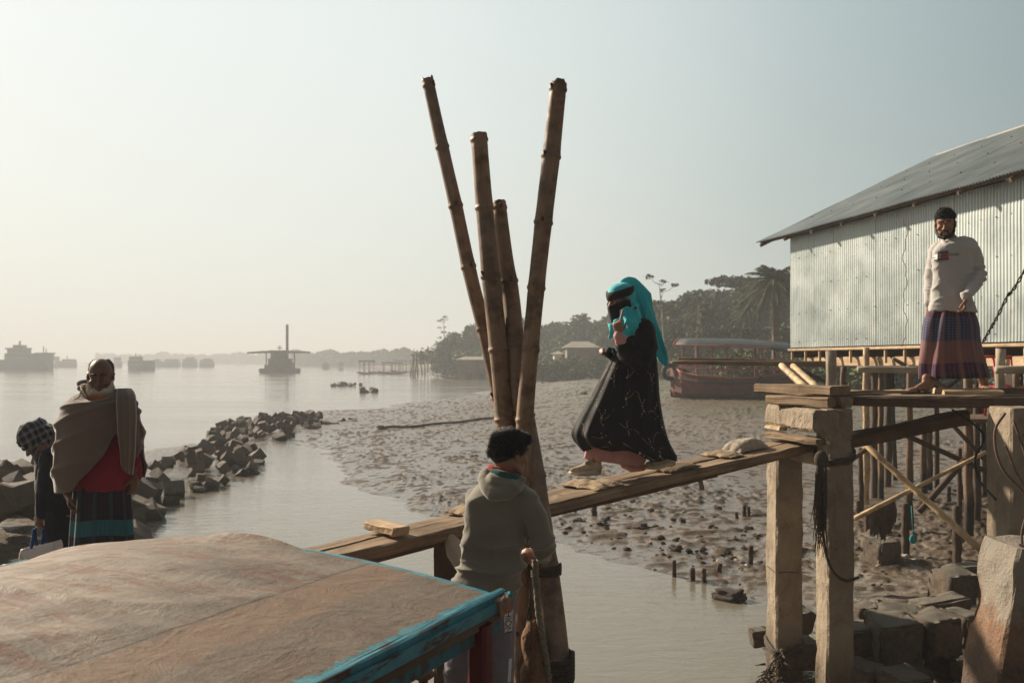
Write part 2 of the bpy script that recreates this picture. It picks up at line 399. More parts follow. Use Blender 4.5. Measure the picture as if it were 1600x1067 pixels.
def height(X, Y, fine=True):
    X = np.asarray(X, float); Y = np.asarray(Y, float)
    P = np.stack([X, Y, X*0], 1)
    warp = fbm(P*.35, 3, 3)*.9+fbm(P*1.4, 2, 9)*.35
    d = sdist(X, Y, POLY)+warp*np.clip(Y/22, .35, 3)
    h = np.where(d > 0, .20*(1-np.exp(-d/3.0))+.004*d, np.maximum(d*.12, -.8))
    rise = np.clip((X+2+(Y-25)*.10)/14, 0, 1)*np.clip((Y-12)/30, 0, 1)          # the flat climbs to the shore on the right
    h = h+np.where(d > 0, rise*np.clip(d/14, 0, 1)*np.clip((Y-10)*.024, 0, .98), 0)
    db = sdist(X, Y, BANK)
    h = np.maximum(h, np.where(db > -6, .9*np.clip((db+6)/10, 0, 1)+np.clip(db/25, 0, 1)*1.5-.4*(db < -5), -1))
    ds = sdist(X, Y, SAND)+warp*.5
    h = np.maximum(h, np.where(ds > 0, .06*(1-np.exp(-ds/1.2)), -1+0*ds))
    if fine:
        k = np.clip(d/1.5+.3, 0, 1)*(h > -.1)
        foot = np.clip(1-Y/140, 0, 1)
        n1 = fbm(P*2.2, 2, 21); n2 = vn3(P*np.array([8.0, 5.5, 1])+warp[:, None]*2, 33); n3 = vn3(P*np.array([13, 10, 1]), 35); n4 = vn3(P*np.array([30, 26, 1]), 36)
        rid = np.clip(n2-.05, 0, 1)
        patch = np.clip(fbm(P*.5, 2, 50)*1.8+.55, .15, 1.3)
        h = h+k*foot*(n1*.030+patch*(rid*.056+n3*.026+n4*.012))
        global CLOD
        CLOD = k*(rid*1.0+n3*.30+n4*.16+n1*.35-.22)*np.clip(patch, .5, 1.2)+.6*k*np.exp(-((Y-15)/5)**2)*np.clip((X-.2)/1.5, 0, 1)*np.clip(fbm(P*np.array([3, 4, 1]), 3, 70)-.05, 0, 1)
        near = np.exp(-((Y-15)/5)**2)*np.clip((X-.2)/1.5, 0, 1)
        h = h+k*near*np.clip(fbm(P*np.array([3, 4, 1]), 3, 70)-.05, 0, 1)*.10
    return h
def terrain():
    th = np.concatenate([np.linspace(-1.6, -.56, 60, endpoint=False), np.linspace(-.56, .62, 900), np.linspace(.62, 1.9, 70)[1:]])
    pys = np.concatenate([np.linspace(1500, 1090, 40, endpoint=False), np.linspace(1090, 590, 560, endpoint=False), np.linspace(590, 568.5, 50)])
    Ys = (ZC*F)/(pys-HY); Ys = np.concatenate([Ys, [950, 1250, 1700, 2600]])
    A, B = np.meshgrid(th, Ys); X = (A*B).ravel(); Y = B.ravel()
    Z = height(X, Y)
    me = bpy.data.meshes.new('ground'); n, m = len(Ys), len(th)
    co = np.stack([X, Y, Z], 1).astype(np.float32)
    me.vertices.add(n*m); me.vertices.foreach_set('co', co.ravel())
    i = np.arange(n-1)[:, None]*m+np.arange(m-1)[None, :]; q = np.stack([i, i+1, i+m+1, i+m], -1).reshape(-1, 4)
    me.loops.add(q.size); me.loops.foreach_set('vertex_index', q.ravel().astype(np.int32))
    me.polygons.add(len(q)); me.polygons.foreach_set('loop_start', np.arange(0, q.size, 4, dtype=np.int32)); me.polygons.foreach_set('use_smooth', np.ones(len(q), bool))
    at_ = me.attributes.new('clod', 'FLOAT', 'POINT'); at_.data.foreach_set('value', CLOD.astype(np.float32))
    me.update(); me.validate()
    return me
def mudmat():
    g = G('wet_mud'); v = g.co((1, 1, 1), 'Object', False); pos = g.n('NewGeometry', out='Position'); z = g.sep(pos, 'Z'); yy = g.sep(pos, 'Y'); xx = g.sep(pos, 'X')
    n = g.noise(v, .35, 5, .6); f = g.noise(v, 7., 6, .7); ff = g.noise(v, 26., 4, .7)
    cl = g.n('Attribute', attribute_name='clod', out='Fac'); hi = g.ramp(g.ma('ADD', cl, g.ma('MULTIPLY_ADD', f, .55, -.24)), [(-.0, 0.), (.14, 1.)])
    c = g.mix(hi, g.mix(f, (.10, .076, .053), (.15, .116, .082)), g.mix(g.ramp(f, [(.35, 0.), (.65, 1.)]), (.038, .026, .016), (.085, .059, .038)))
    c = g.mix(g.ma('MULTIPLY', g.ramp(n, [(.45, 0.), (.62, 1.)]), .5), c, (.15, .118, .088))
    # algae on the higher flat by the boat, grass on the bank
    alg = g.ma('MULTIPLY', g.ramp(g.noise(v, .22, 4, .6), [(.4, .15), (.6, 1.)]), g.n('MapRange', {'Value': z, 'From Min': .45, 'From Max': 1.0}))
    c = g.mix(g.ma('MULTIPLY', alg, .8), c, g.mix(f, (.055, .06, .022), (.10, .10, .04)))
    gr = g.ma('MULTIPLY', g.n('MapRange', {'Value': yy, 'From Min': 95., 'From Max': 118.}), g.n('MapRange', {'Value': z, 'From Min': 1., 'From Max': 1.5}))
    c = g.mix(gr, c, g.mix(g.ramp(g.noise(v, .15, 4, .6), [(.4, 0.), (.6, 1.)]), (.12, .15, .05), (.26, .24, .13)))
    wet = g.n('MapRange', {'Value': g.ma('ADD', z, g.ma('MULTIPLY_ADD', f, .10, g.ma('MULTIPLY', n, .35))), 'From Min': .22, 'From Max': .62})
    ro = g.ma('ADD', g.ma('MULTIPLY', wet, .30), g.ramp(ff, [(.35, .13), (.65, .42)]))
    ro = g.ma('ADD', g.ma('ADD', g.ma('MULTIPLY', ro, .85), g.ma('MULTIPLY', hi, .45)), g.ma('MULTIPLY', gr, .6))
    h = g.ma('ADD', g.ma('MULTIPLY', f, 1.), g.ma('MULTIPLY', ff, .45))
    return g.set(base=c, rough=ro, normal=g.bump(h, g.ma('MULTIPLY_ADD', hi, .75, .12), .02), spec=g.ma('MULTIPLY_ADD', hi, -.35, .52))
gm = link_mesh('mud_ground', terrain(), mudmat()); tag(gm, kind='structure'); ROOT[gm] = Vector((0, 0, 0))
def hz(x, y): return float(height(np.array([x]), np.array([y]), False)[0])
def on_ground(px, py):                    # where the sight line of a photo pixel meets the ground
    Y = 7.5*1.01**np.arange(456); X = (px-800)/F*Y; Z = ZC-(py-HY)/F*Y; H = np.maximum(height(X, Y, False), -.02)
    k = np.nonzero(Z < H)[0]
    return Vector((X[k[0]], Y[k[0]], H[k[0]])) if len(k) else at(px, py, 700)
def watermat():
    g = G('river_water'); v = g.co((1, 1, 1), 'Object', False)
    a = g.noise(g.co((.9, 2.2, 1), 'Object', False), 2.2, 4, .6, .6); b = g.noise(g.co((1.2, 3.5, 1), 'Object', False), 5., 3, .55, .3)
    big = g.noise(g.co((.02, .09, 1), 'Object', False), 1., 4, .6)
    c = g.mix(big, (.155, .135, .10), (.21, .185, .14))
    h = g.ma('ADD', g.ma('MULTIPLY', a, 1.), g.ma('MULTIPLY', b, .35))
    nr = g.bump(h, g.ramp(big, [(.35, .22), (.65, .5)]), .03)
    return g.set(base=c, rough=g.ramp(big, [(.35, .05), (.65, .16)]), normal=nr, ior=1.33, spec=.5)
wb = MB(); wb.add([(-1800, -6, 0), (2400, -6, 0), (2400, 2600, 0), (-1800, 2600, 0)], [(0, 1, 2, 3)])
wt = wb.build('river_water', watermat()); tag(wt, kind='structure')
# ------------------------------------------------------------------ concrete jetty columns
def column(mb, x0, x1, y0, y1, z0, z1, flare=.0, seed=0, n=14):
    """rough cast square post, x0..x1 wide, y0..y1 deep"""
    rg = random.Random(seed); rings = []
    cx, cy = (x0+x1)/2, (y0+y1)/2; hx, hy = (x1-x0)/2, (y1-y0)/2; e = .018
    sec = [(-1, -1, e, 0), (-.35, -1, 0, 0), (.35, -1, 0, 0), (1, -1, -e, 0), (1, -1, 0, e), (1, -.3, 0, 0), (1, .3, 0, 0), (1, 1, 0, -e), (1, 1, -e, 0), (0, 1, 0, 0), (-1, 1, e, 0), (-1, 1, 0, -e), (-1, .3, 0, 0), (-1, -.3, 0, 0), (-1, -1, 0, e)]
    for i in range(n+1):
        q = i/n; z = z0+(z1-z0)*q; k = 1+flare*(1-q); k2 = .97 if i in (0, n) else 1
        rings.append([(cx+sx_*hx*k*k2+ex+rg.uniform(-1, 1)*.006, cy+sy*hy*k*k2+ey+rg.uniform(-1, 1)*.006, z) for sx_, sy, ex, ey in sec])
    mb.loft(rings)
def subd_noise(o, cuts=2, amp=.006, sc=18., seed=0):
    me = o.data; b = bmesh.new(); b.from_mesh(me)
    bmesh.ops.triangulate(b, faces=[f for f in b.faces if len(f.verts) > 4])
    bmesh.ops.subdivide_edges(b, edges=b.edges, cuts=cuts, use_grid_fill=True)
    b.normal_update(); P = np.array([v.co for v in b.verts]); nn = np.array([v.normal for v in b.verts])
    d = fbm(P*sc+seed, 3, seed)*amp-np.clip(fbm(P*sc*.35+seed, 2, seed+3)-.35, 0, 1)*amp*5
    P2 = P+nn*d[:, None]
    for v, p in zip(b.verts, P2): v.co = p
    b.to_mesh(me); b.free(); me.update()
MC = MT['concrete']
fr = thing('jetty_frame', (2.75, 8.7, 0), 'weathered two-legged concrete jetty frame carrying the upper end of the gangway', 'jetty support', None)
A = MB(); column(A, 2.39, 2.63, 9.0, 9.36, -.6, 2.12, .02, 1); a = A.build('column', MC, fr); subd_noise(a, 4, .009, 14, 1)
B = MB(); column(B, 2.63, 2.85, 8.3, 8.62, -.6, 2.492, .05, 2); b_ = B.build('column', MC, fr); subd_noise(b_, 4, .010, 14, 2)
C_ = MB(); C_.plank((2.50, 9.40, 2.39), (2.62, 8.30, 2.39), .24, .19, jit=.006, seed=3, n=10); c = C_.build('cap_beam', MC, fr); subd_noise(c, 4, .010, 16, 3)
C_ = MB(); C_.plank((2.50, 9.45, 2.06), (2.70, 8.62, 2.06), .20, .12, jit=.005, seed=4, n=8); c = C_.build('ledge_beam', MC, fr); subd_noise(c, 1, .005, 16, 4)
# rope lashed round the near leg
def ring_rope(mb, cx, cy, rx, ry, z, r=.011, dz=.0, turns=1, seed=0, n=26):
    rg = random.Random(seed); pts = []
    for i in range(int(n*turns)+1):
        a = 2*PI*i/n; q = i/(n*turns)
        sx_ = math.copysign(abs(math.cos(a))**.45, math.cos(a)); sy = math.copysign(abs(math.sin(a))**.45, math.sin(a))
        pts.append((cx+sx_*rx, cy+sy*ry, z+dz*math.sin(a+.6)+.03*turns*(q-.5)+rg.uniform(-.003, .003)))
    mb.tube(pts, r, 6)
rp_ = MB(); ring_rope(rp_, 2.74, 8.46, .135, .18, 2.10, dz=.06, turns=2, seed=1, r=.013)
hp = spline([(2.60, 8.27, 2.12), (2.60, 8.25, 1.75), (2.58, 8.25, 1.45), (2.64, 8.24, 1.18), (2.76, 8.24, 1.08), (2.88, 8.27, 1.10)], 8); rp_.tube(hp, .013, 6)
ring_rope(rp_, 2.74, 8.46, .14, .18, 1.62, dz=-.02, turns=.4, seed=2)
tag(rp_.build('rope', MT['rope_dark'], smooth=True), 'dark rope lashed round the near leg of the concrete jetty frame, its loop hanging down', 'rope')
fz = MB(); rg = random.Random(5)
for i in range(60):
    x0 = 2.545+rg.uniform(-.035, .035); y0 = 8.22+rg.uniform(-.03, .03); L = rg.uniform(.35, .68)
    fz.tube([(x0*.3+2.55*.7, 8.24, 2.10+rg.uniform(-.03, .02)), (x0, y0, 1.95), (x0+rg.uniform(-.03, .03), y0, 1.95-L*.6), (x0+rg.uniform(-.05, .05), y0+rg.uniform(-.02, .02), 1.95-L)], [.006, .005, .004, .002], 4)
fz.ell((2.56, 8.24, 2.08), (.06, .05, .075))
tag(fz.build('frayed_rope', MT['rope_dark'], smooth=True), 'frayed brown rope end hanging like a tassel under the concrete cap', 'rope')
wd = MB(); ring_rope(wd, 2.51, 9.18, .14, .2, .30, r=.02, dz=.05, turns=2.2, seed=6)
for i in range(70):
    a = rg.uniform(0, 1); p = V(2.42-.25*a*rg.random(), 8.95+rg.uniform(-.1, .1), .32-.35*a)
    wd.tube([p, p+V(rg.uniform(-.1, .1), rg.uniform(-.05, .05), rg.uniform(-.12, .02))], [.012, .004], 4)
tag(wd.build('weed_tangle', MT['mudlump'], smooth=True), 'dark tangle of weed and rope caught round the foot of the far concrete leg', 'weed')
wr = MB(); ring_rope(wr, 2.51, 9.18, .127, .186, .98, r=.006, turns=1, seed=8)
tag(wr.build('wire', MT['rust'], smooth=True), 'thin rusty wire tied round the far concrete leg', 'wire')
# column at the right edge
cr_ = MB(); column(cr_, 4.02, 4.42, 8.02, 8.44, .0, 2.515, .0, 7, 12); c = cr_.build('concrete_column', MC, origin=(4.2, 8.2, 0)); subd_noise(c, 2, .007, 12, 7)
tag(c, 'square concrete column under the right end of the plank deck', 'column')
# broken pile with bent reinforcement in front of it
pl_ = thing('broken_pile', (3.45, 6.5, 0), 'broken concrete pile with bent rusty reinforcing bars sticking out of its top', 'broken pile')
p = MB(); column(p, 3.10, 3.66, 6.35, 6.85, -.5, 1.70, .04, 9, 16); q = p.build('pile', None, pl_)
me = q.data; co = np.array([v.co for v in me.vertices]); k = np.clip((co[:, 2]-.9)/.8, 0, 1)
co[:, 0] += k*np.where(co[:, 0]+3.45 < 3.3, .13, -.02); co[:, 2] -= k*.16*(co[:, 0]+.25 < 0)
for v_, c_ in zip(me.vertices, co): v_.co = c_
subd_noise(q, 3, .022, 7, 9)
def pilemat():
    g = G('broken_concrete'); v = g.co((1, 1, 1), 'Object', False); n = g.noise(v, 5., 6, .7); z = g.sep(v, 'Z'); f = g.noise(v, 35., 4, .7)
    c = g.mix(n, (.20, .17, .14), (.30, .27, .22))
    m = g.ramp(g.ma('ADD', z, g.ma('MULTIPLY', n, .55)), [(.0, 1.), (.999, 1.)])
    zz = g.ma('ADD', z, g.ma('MULTIPLY', n, .7))
    c = g.mix(g.n('MapRange', {'Value': zz, 'From Min': 1.72, 'From Max': 1.55}), c, g.mix(f, (.17, .10, .065), (.25, .155, .10)))
    c = g.mix(g.n('MapRange', {'Value': zz, 'From Min': 1.42, 'From Max': 1.2}), c, g.mix(f, (.075, .052, .04), (.14, .10, .075)))
    return g.set(base=c, rough=.9, normal=g.bump(g.ma('ADD', n, f), 1., .02), spec=.2)
q.data.materials.clear(); q.data.materials.append(pilemat())
def bar(pts, r=.009): m = MB(); m.tube(spline(pts, 8), r, 6, round_=False); m.build('reinforcing_bar', MT['rust'], pl_, True)
bar([(3.42, 6.5, 1.6), (3.415, 6.5, 1.9), (3.36, 6.5, 2.25), (3.30, 6.55, 2.5)])
bar([(3.30, 6.42, 1.66), (3.29, 6.42, 1.80), (3.36, 6.42, 1.98), (3.50, 6.42, 2.07), (3.62, 6.42, 2.03), (3.72, 6.42, 1.93)])
bar([(3.45, 6.5, 1.6), (3.40, 6.5, 1.95), (3.22, 6.55, 2.2), (3.20, 6.6, 2.42), (3.28, 6.62, 2.55)])
bar([(3.56, 6.42, 1.64), (3.50, 6.42, 1.86), (3.41, 6.46, 2.02), (3.32, 6.5, 2.12), (3.22, 6.5, 2.35)], .007)
bar([(3.27, 6.42, 1.715), (3.33, 6.38, 1.70), (3.42, 6.37, 1.695), (3.52, 6.38, 1.70), (3.57, 6.44, 1.705)], .010)
# ------------------------------------------------------------------ gangway of two boards
P1, P2 = V(2.66, 9.0, 2.195), V(-1.15, 5.96, 1.765)     # top centre line
gd = (P2-P1).normalized(); gx = V(-gd.y, gd.x, 0).normalized()       # horizontal, across the boards
if gx.y < 0: gx = -gx
def gpt(t, off=0.0, up=0.0): return P1.lerp(P2, t)+gx*off+V(0, 0, up+.012+.012*math.sin(PI*max(0, min(1, t))))
gw = thing('gangway', P1.lerp(P2, .5), 'long weathered gangway of rough boards sloping down from the concrete frame to the boat', 'gangway')
for k, (o, wdt, s0, e0) in enumerate(((-.125, .20, -.02, 1.03), (.10, .19, .0, 1.01))):
    m = MB(); m.plank(gpt(s0, o, -.049), gpt(e0, o, -.049-.012*k), wdt, .075, n=44, jit=.006, seed=20+k, bow=.012); bo = m.build('board', MT['plank'], gw); subd_noise(bo, 1, .004, 14, k)
m = MB(); m.plank(gpt(.30, -.12, -.098), gpt(.98, -.12, -.098), .15, .045, n=20, jit=.006, seed=25, bow=.012); m.build('under_board', MT['plank_dark'], gw)
m = MB(); m.plank(gpt(-.03, .03, -.10), gpt(.36, .03, -.11), .26, .05, n=14, jit=.006, seed=26); m.build('under_board', MT['plank_dark'], gw)
def sack(name, t, off, L, Wd, H, seed, mat, label, cat='sack pad', skew=0.0):
    """worn sacking folded over the boards, drooping over their edges"""
    m = MB(); c = gpt(t, off, .0); rings = []; nx, ny = 18, 22; rg = random.Random(seed); Ln = (P2-P1).length
    for side in (1, 0):
        for i in range(nx+1):
            q = i/nx-.5; row = []
            for j in range(ny+1):
                w_ = (j/ny-.5)*Wd; ragged = .014*math.sin(j*.7+seed)*(2*q)**3
                z = (H*(1-(2*q)**4)*(1-(2*w_/Wd)**4)+.004*math.sin(q*13+seed+w_*9)) if side else -.004
                row.append(gpt(t+(q*L+ragged)/Ln, off+w_+skew*q, max(z, .006) if side else z))
            rings.append(row)
    k = nx+1; loop = [rings[i]+rings[i+k][::-1] for i in range(k)]
    m.loft(loop)
    def dsp(P, N): return fbm(P*13+seed, 4, seed)*.010+np.clip(fbm(P*90, 2, seed), 0, 1)*.005
    o = m.fuse(name, mat, None, .008, 1, dsp, origin=c)
    return tag(o, label, cat)
sack('folded_sack', .765, .0, .22, .38, .045, 31, MT['jute'], 'frayed jute sack tied over the gangway just left of the boy in the grey hoodie')
sack('folded_sack', .545, .0, .26, .42, .035, 32, MT['jute'], 'pale jute sack wrapped over the gangway in front of the walking woman')
sack('folded_sack', .375, -.10, .34, .20, .028, 33, plain('dirty_sack', (.14, .10, .065), (.24, .17, .11), 26., .95, 1., .02), 'flattened dirty sack on the gangway under the heel of the walking woman')
sack('folded_sack', .165, .06, .40, .24, .085, 34, plain('pale_sack', (.40, .33, .25), (.60, .52, .42), 26., .95, 1., .02), 'bulging pale sack stuffed with sand on the gangway near the concrete frame')
sack('folded_sack', .235, .02, .20, .34, .03, 35, MT['jute'], 'torn jute rag nailed across the gangway below the bulging sack')
m = MB(); c = gpt(.905, 0, .0); m.plank(c-gx*.17+V(0, 0, .03), c+gx*.17+V(0, 0, .03), .13, .055, n=6, jit=.004, seed=41)
ct = m.build('wooden_cleat', MT['plank_pale'], origin=c); tag(ct, 'pale wooden block nailed across the lower end of the gangway', 'cleat')
# timber wedge in the notch of the concrete frame
m = MB(); m.plank((2.36, 9.05, 2.225), (2.62, 8.36, 2.215), .16, .05, n=5, jit=.006, seed=42); w_ = m.build('timber_wedge', MT['plank'], origin=(2.45, 8.8, 2.2)); tag(w_, 'short split timber wedged between the gangway and the concrete cap', 'timber')
m = MB(); m.plank((2.40, 9.3, 2.285), (2.44, 8.95, 2.285), .08, .035, n=4, jit=.004, seed=43); w_ = m.build('timber_chip', MT['plank_pale'], origin=(2.4, 9.1, 2.28)); tag(w_, 'small pale timber chip under the far end of the concrete cap', 'timber')
# ------------------------------------------------------------------ deck the man stands on
def board(a, b, wdt, t, mat, seed, label, cat='plank', n=18, jit=.006, bow=0, group=None, nm='deck_board'):
    m = MB(); m.plank(a, b, wdt, t, n=n, jit=jit, seed=seed, bow=bow); o = m.build(nm, mat, origin=a); subd_noise(o, 1, .003, 16, seed); return tag(o, label, cat, group)
dk = thing('plank_deck', (4, 9, 2.5), 'raised plank deck on concrete columns that the man in the checked lungi crosses', 'deck')
def dboard(a, b, wdt, t, mat, seed, **k): m = MB(); m.plank(a, b, wdt, t, jit=.008, seed=seed, **k); m.build('board', mat, dk)
dboard((2.70, 8.62, 2.555), (5.6, 8.70, 2.545), .22, .09, MT['plank_dark'], 51, n=30, bow=-.012)
dboard((2.95, 8.87, 2.57), (5.7, 8.92, 2.56), .24, .05, MT['plank'], 52, n=26)
dboard((2.66, 9.14, 2.56), (5.7, 9.18, 2.56), .24, .055, MT['plank'], 53, n=26)
dboard((2.60, 9.42, 2.56), (5.8, 9.44, 2.56), .25, .055, MT['plank'], 54, n=26)
board((2.72, 8.70, 2.618), (3.45, 8.78, 2.622), .12, .035, MT['plank_pale'], 55, 'long pale slat lying on the deck beside the stacked timbers', n=8)
board((3.90, 9.0, 2.61), (4.36, 8.86, 2.61), .13, .045, MT['plank_pale'], 56, 'short pale board lying on the deck beneath the raised heel of the man', n=6)
board((3.95, 9.32, 2.615), (4.75, 9.12, 2.615), .16, .05, MT['plank_pale'], 57, 'pale board lying across the deck between the feet of the man', n=8)
board((4.52, 9.25, 2.62), (4.92, 8.75, 2.62), .26, .055, MT['plank_grey'] if 'plank_grey' in MT else MT['plank'], 58, 'broad short grey board near the right end of the deck', n=6)
# stacked timbers on the frame
board((2.36, 9.1, 2.545), (2.70, 8.42, 2.545), .10, .085, MT['plank'], 61, 'lower left timber of the little stack on the concrete frame', n=6)
board((2.52, 9.15, 2.545), (2.84, 8.44, 2.545), .12, .09, MT['plank'], 62, 'lower right timber of the little stack on the concrete frame', n=6)
board((2.36, 9.3, 2.64), (2.80, 8.50, 2.64), .26, .085, MT['plank'], 63, 'thick broad timber topping the little stack on the concrete frame', n=8)
dl = MB(); dl.plank(at(1310, 692, 8.9), at(1506, 652, 9.1), .16, .13, n=12, jit=.008, seed=64); o = dl.build('support_beam', MT['plank_dark'], origin=at(1400, 670, 9)); tag(o, 'dark sloping timber beam under the deck, from the concrete frame to a post', 'beam')
# ------------------------------------------------------------------ tin hut on stilts
HX, HYd = -0.185/1.01697, 1/1.01697        # along the long wall, away from the camera
u_ = V(HX, HYd, 0); n_ = V(HYd, -HX, 0)       # n_ points into the hut (to the right)
CR = V(6.15, 22.0, 3.18)                    # far lower corner of the long wall
WH, HL, HW = 2.42, 11.4, 8.2
hut = thing('tin_hut', CR-u_*HL/2, 'corrugated tin hut with a pitched grey roof standing on stilts above the mud', 'hut')
def corr(mb, o, along, updir, L, H, nrm, pitch=.076, amp=.0085, rows=6, per=6, wob=0.0, seed=0, edge=None):
    nc = int(L/pitch*per); base = len(mb.v); rg = random.Random(seed); vs = []; 
    for j in range(rows+1):
        for i in range(nc+1):
            s = L*i/nc; h = H*j/rows; k = int(s/.79); rr = random.Random(seed*100+k)
            p = o+along*s+updir*h+nrm*(amp*math.sin(2*PI*s/pitch)+.006*rr.random()+wob*math.sin(h*3+s*.9+k))
            if edge: p = edge(p, s, h, j, i)
            vs.append(p)
    fs = []; uvs = []
    for j in range(rows):
        for i in range(nc):
            a = j*(nc+1)+i; fs.append((a, a+1, a+nc+2, a+nc+1)); s0, s1, h0, h1 = L*i/nc, L*(i+1)/nc, H*j/rows, H*(j+1)/rows
            uvs.append([(s0, h0), (s1, h0), (s1, h1), (s0, h1)])
    mb.add(vs, fs, uvs)
m = MB(); corr(m, CR-u_*HL, u_, V(0, 0, 1), HL, WH, -n_, rows=4, wob=.004, seed=3)
hw = m.build('side_wall', MT['wallsteel'], hut, True)
m = MB(); corr(m, CR+n_*.0, n_, V(0, 0, 1), HW, WH, u_, rows=3, seed=4); m.build('gable_wall', MT['wallsteel'], hut, True)
m = MB(); corr(m, CR-u_*HL, n_, V(0, 0, 1), HW, WH, -u_, rows=3, seed=5); m.build('gable_wall', MT['wallsteel'], hut, True)
m = MB(); corr(m, CR-u_*HL+n_*HW, u_, V(0, 0, 1), HL, WH, n_, rows=2, seed=6); m.build('side_wall', MT['wallsteel'], hut, True)
# roof
EZ = 5.58; OV = .42
E0 = CR+u_*.85-n_*OV; E0.z = EZ
RW, RH = 4.55, 2.17
sl_ = (n_*RW+V(0, 0, RH)); SL = sl_.length; sl_n = sl_.normalized(); rn = u_.cross(sl_n); rn = -rn if rn.z < 0 else rn
def roofslope(name, o, sdir_, nr, seed):
    m = MB(); L = HL+1.5
    corr(m, o-u_*L, u_, sdir_, L, SL, nr, rows=8, seed=seed, wob=.006, amp=.013)
    return m.build(name, MT['roofsteel'], hut, True)
r1 = roofslope('roof_slope', E0, sl_n, rn, 11)
sl2 = (-n_*RW+V(0, 0, RH)).normalized(); rn2 = V(0, 0, 1)*(.9)+n_*.43; rn2.normalize()
r2 = roofslope('roof_slope', E0+n_*2*RW, sl2, rn2, 12)
rc = MB(); Rg = E0+n_*RW+V(0, 0, RH+.012)
for sgn in (1, -1):
    a = Rg+u_*.02; b = Rg-u_*(HL+1.52); dn = (n_*sgn*.13+V(0, 0, -.062))
    rc.add([a, b, b+dn, a+dn], [(0, 1, 2, 3) if sgn > 0 else (3, 2, 1, 0)])
rc.tube([Rg+u_*.02, Rg-u_*(HL+1.5)], .018, 8)
rc.build('ridge_cap', plain('bleached_ridge_sheet', (.30, .29, .26), (.42, .40, .36), 8., .6, .3), r1)
gp = MB(); a = CR+V(0, 0, WH); b = a+n_*HW; t = Rg-u_*.87-V(0, 0, .12)
gp.add([a, b, t], [(0, 1, 2)]); gp.build('gable_panel', MT['wallsteel'], hut); gp = MB(); gp.add([a-u_*HL, b-u_*HL, t-u_*HL], [(2, 1, 0)]); gp.build('gable_panel', MT['wallsteel'], hut)
for k in range(3):
    pu = MB(); pu.plank(E0+sl_n*(.12+k*2.1)-rn*.05-u_*(HL+1.4), E0+sl_n*(.12+k*2.1)-rn*.05+u_*.02, .06, .06, n=8, seed=k)
    pu.build('purlin', MT['plank_dark'], hut)
for k in range(11):
    rf = MB(); o = E0-u_*(.2+k*1.2); rf.plank(o+sl_n*-.03-rn*.085, o+sl_n*1.2-rn*.085, .06, .06, n=2, jit=.002, seed=k)
    rf.build('rafter', MT['plank_dark'], hut)
for k in range(14):
    for j in range(1, 4):
        c = E0-u_*(.4+k*.9)+sl_n*(j*1.3)+rn*.018; scr = MB(); scr.ell(c, (.018, .018, .012), n=6, m=4); scr.build('roof_screw', MT['rust'], r1)
nl = MB(); rg = random.Random(3)
for zz in (.12, .72, 1.30, 1.92):
    for k in range(int(HL/.34)):
        if rg.random() < .85:
            c = CR-u_*(k*.34+.1+rg.uniform(-.02, .02))+V(0, 0, zz+rg.uniform(-.012, .012)+.02*math.sin(k*.3))-n_*.014; nl.ell(c, (.010, .010, .010), n=5, m=3)
tag(nl.build('wall_nails', MT['rust'], hw), kind='stuff')
# floor frame
fb = MB()
fb.plank(CR-u_*HL-n_*.02+V(0, 0, -.05), CR-n_*.02+V(0, 0, -.05), .09, .05, n=12, seed=1)
fb.build('sill_board', MT['plank_pale'], hut)
fb = MB(); fb.plank(CR-u_*HL+n_*.12+V(0, 0, -.30), CR-u_*.5+n_*.12+V(0, 0, -.30), .07, .17, n=20, jit=.012, seed=2); fb.build('bearer', MT['plank_pale'], hut)
fb = MB(); fl = CR+V(0, 0, -.10)
fb.add([fl+n_*.05, fl-u_*HL+n_*.05, fl-u_*HL+n_*HW, fl+n_*HW, fl+n_*.05+V(0, 0, .04), fl-u_*HL+n_*.05+V(0, 0, .04), fl-u_*HL+n_*HW+V(0, 0, .04), fl+n_*HW+V(0, 0, .04)], [(0, 1, 2, 3), (7, 6, 5, 4), (0, 4, 5, 1), (1, 5, 6, 2), (2, 6, 7, 3), (3, 7, 4, 0)])
fb.build('floor', MT['plank_dark'], hut)
for k in range(19):
    fb = MB(); c = CR-u_*(.12+k*.62)-V(0, 0, .16); fb.plank(c-n_*.0, c+n_*HW, .05, .12, n=3, jit=.002, seed=k); fb.build('joist', MT['plank_dark'], hut)
for k in range(19):
    fb = MB(); c = CR-u_*(.12+k*.62)-V(0, 0, .20)-n_*.01; fb.box(c, (.045, .05, .26)); fb.build('batten', MT['plank_pale'], hut)
# stilts: every post a thing
def post(px, yt, yb, wpx, mat, label, Y=None, bend=0.0, cat='post', group=None, name='wooden_post', top=None, n=8, lean=0, seed=0):
    if Y is None: g0 = on_ground(px, yb); Y = g0.y
    b = at(px+lean, yb, Y); t = at(px, yt, Y); gz = hz(b.x, b.y); b = V(b.x, b.y, min(b.z, gz)-.12)
    r = wpx/F*Y/2; rg = random.Random(int(px*7+yt)); pts = []; rad = []
    N = 9
    for i in range(N+1):
        q = i/N; p = b.lerp(t, q); p = p+V(bend*math.sin(PI*q)+rg.uniform(-1, 1)*r*.18, rg.uniform(-1, 1)*r*.18, 0); pts.append(p); rad.append(r*(1.08-.16*q)*(1+rg.uniform(-.06, .06)))
    m = MB(); m.tube(pts, rad, n); o = m.build(name, mat, origin=(b.x, b.y, gz), smooth=True)
    if n > 6: subd_noise(o, 1, r*.06, 9, int(px))
    return tag(o, label, cat, group)
GS = 'stilts under the tin hut'
post(1299, 548, 640, 18, MT['pole_grey'], 'thick grey post with a sawn top standing beyond the stacked timbers', Y=12.2, cat='stilt', group=None)
post(1353, 543, 788, 11, MT['bamboo_pale'], 'bright bamboo stilt, leftmost of the pair below the hut wall', cat='stilt')
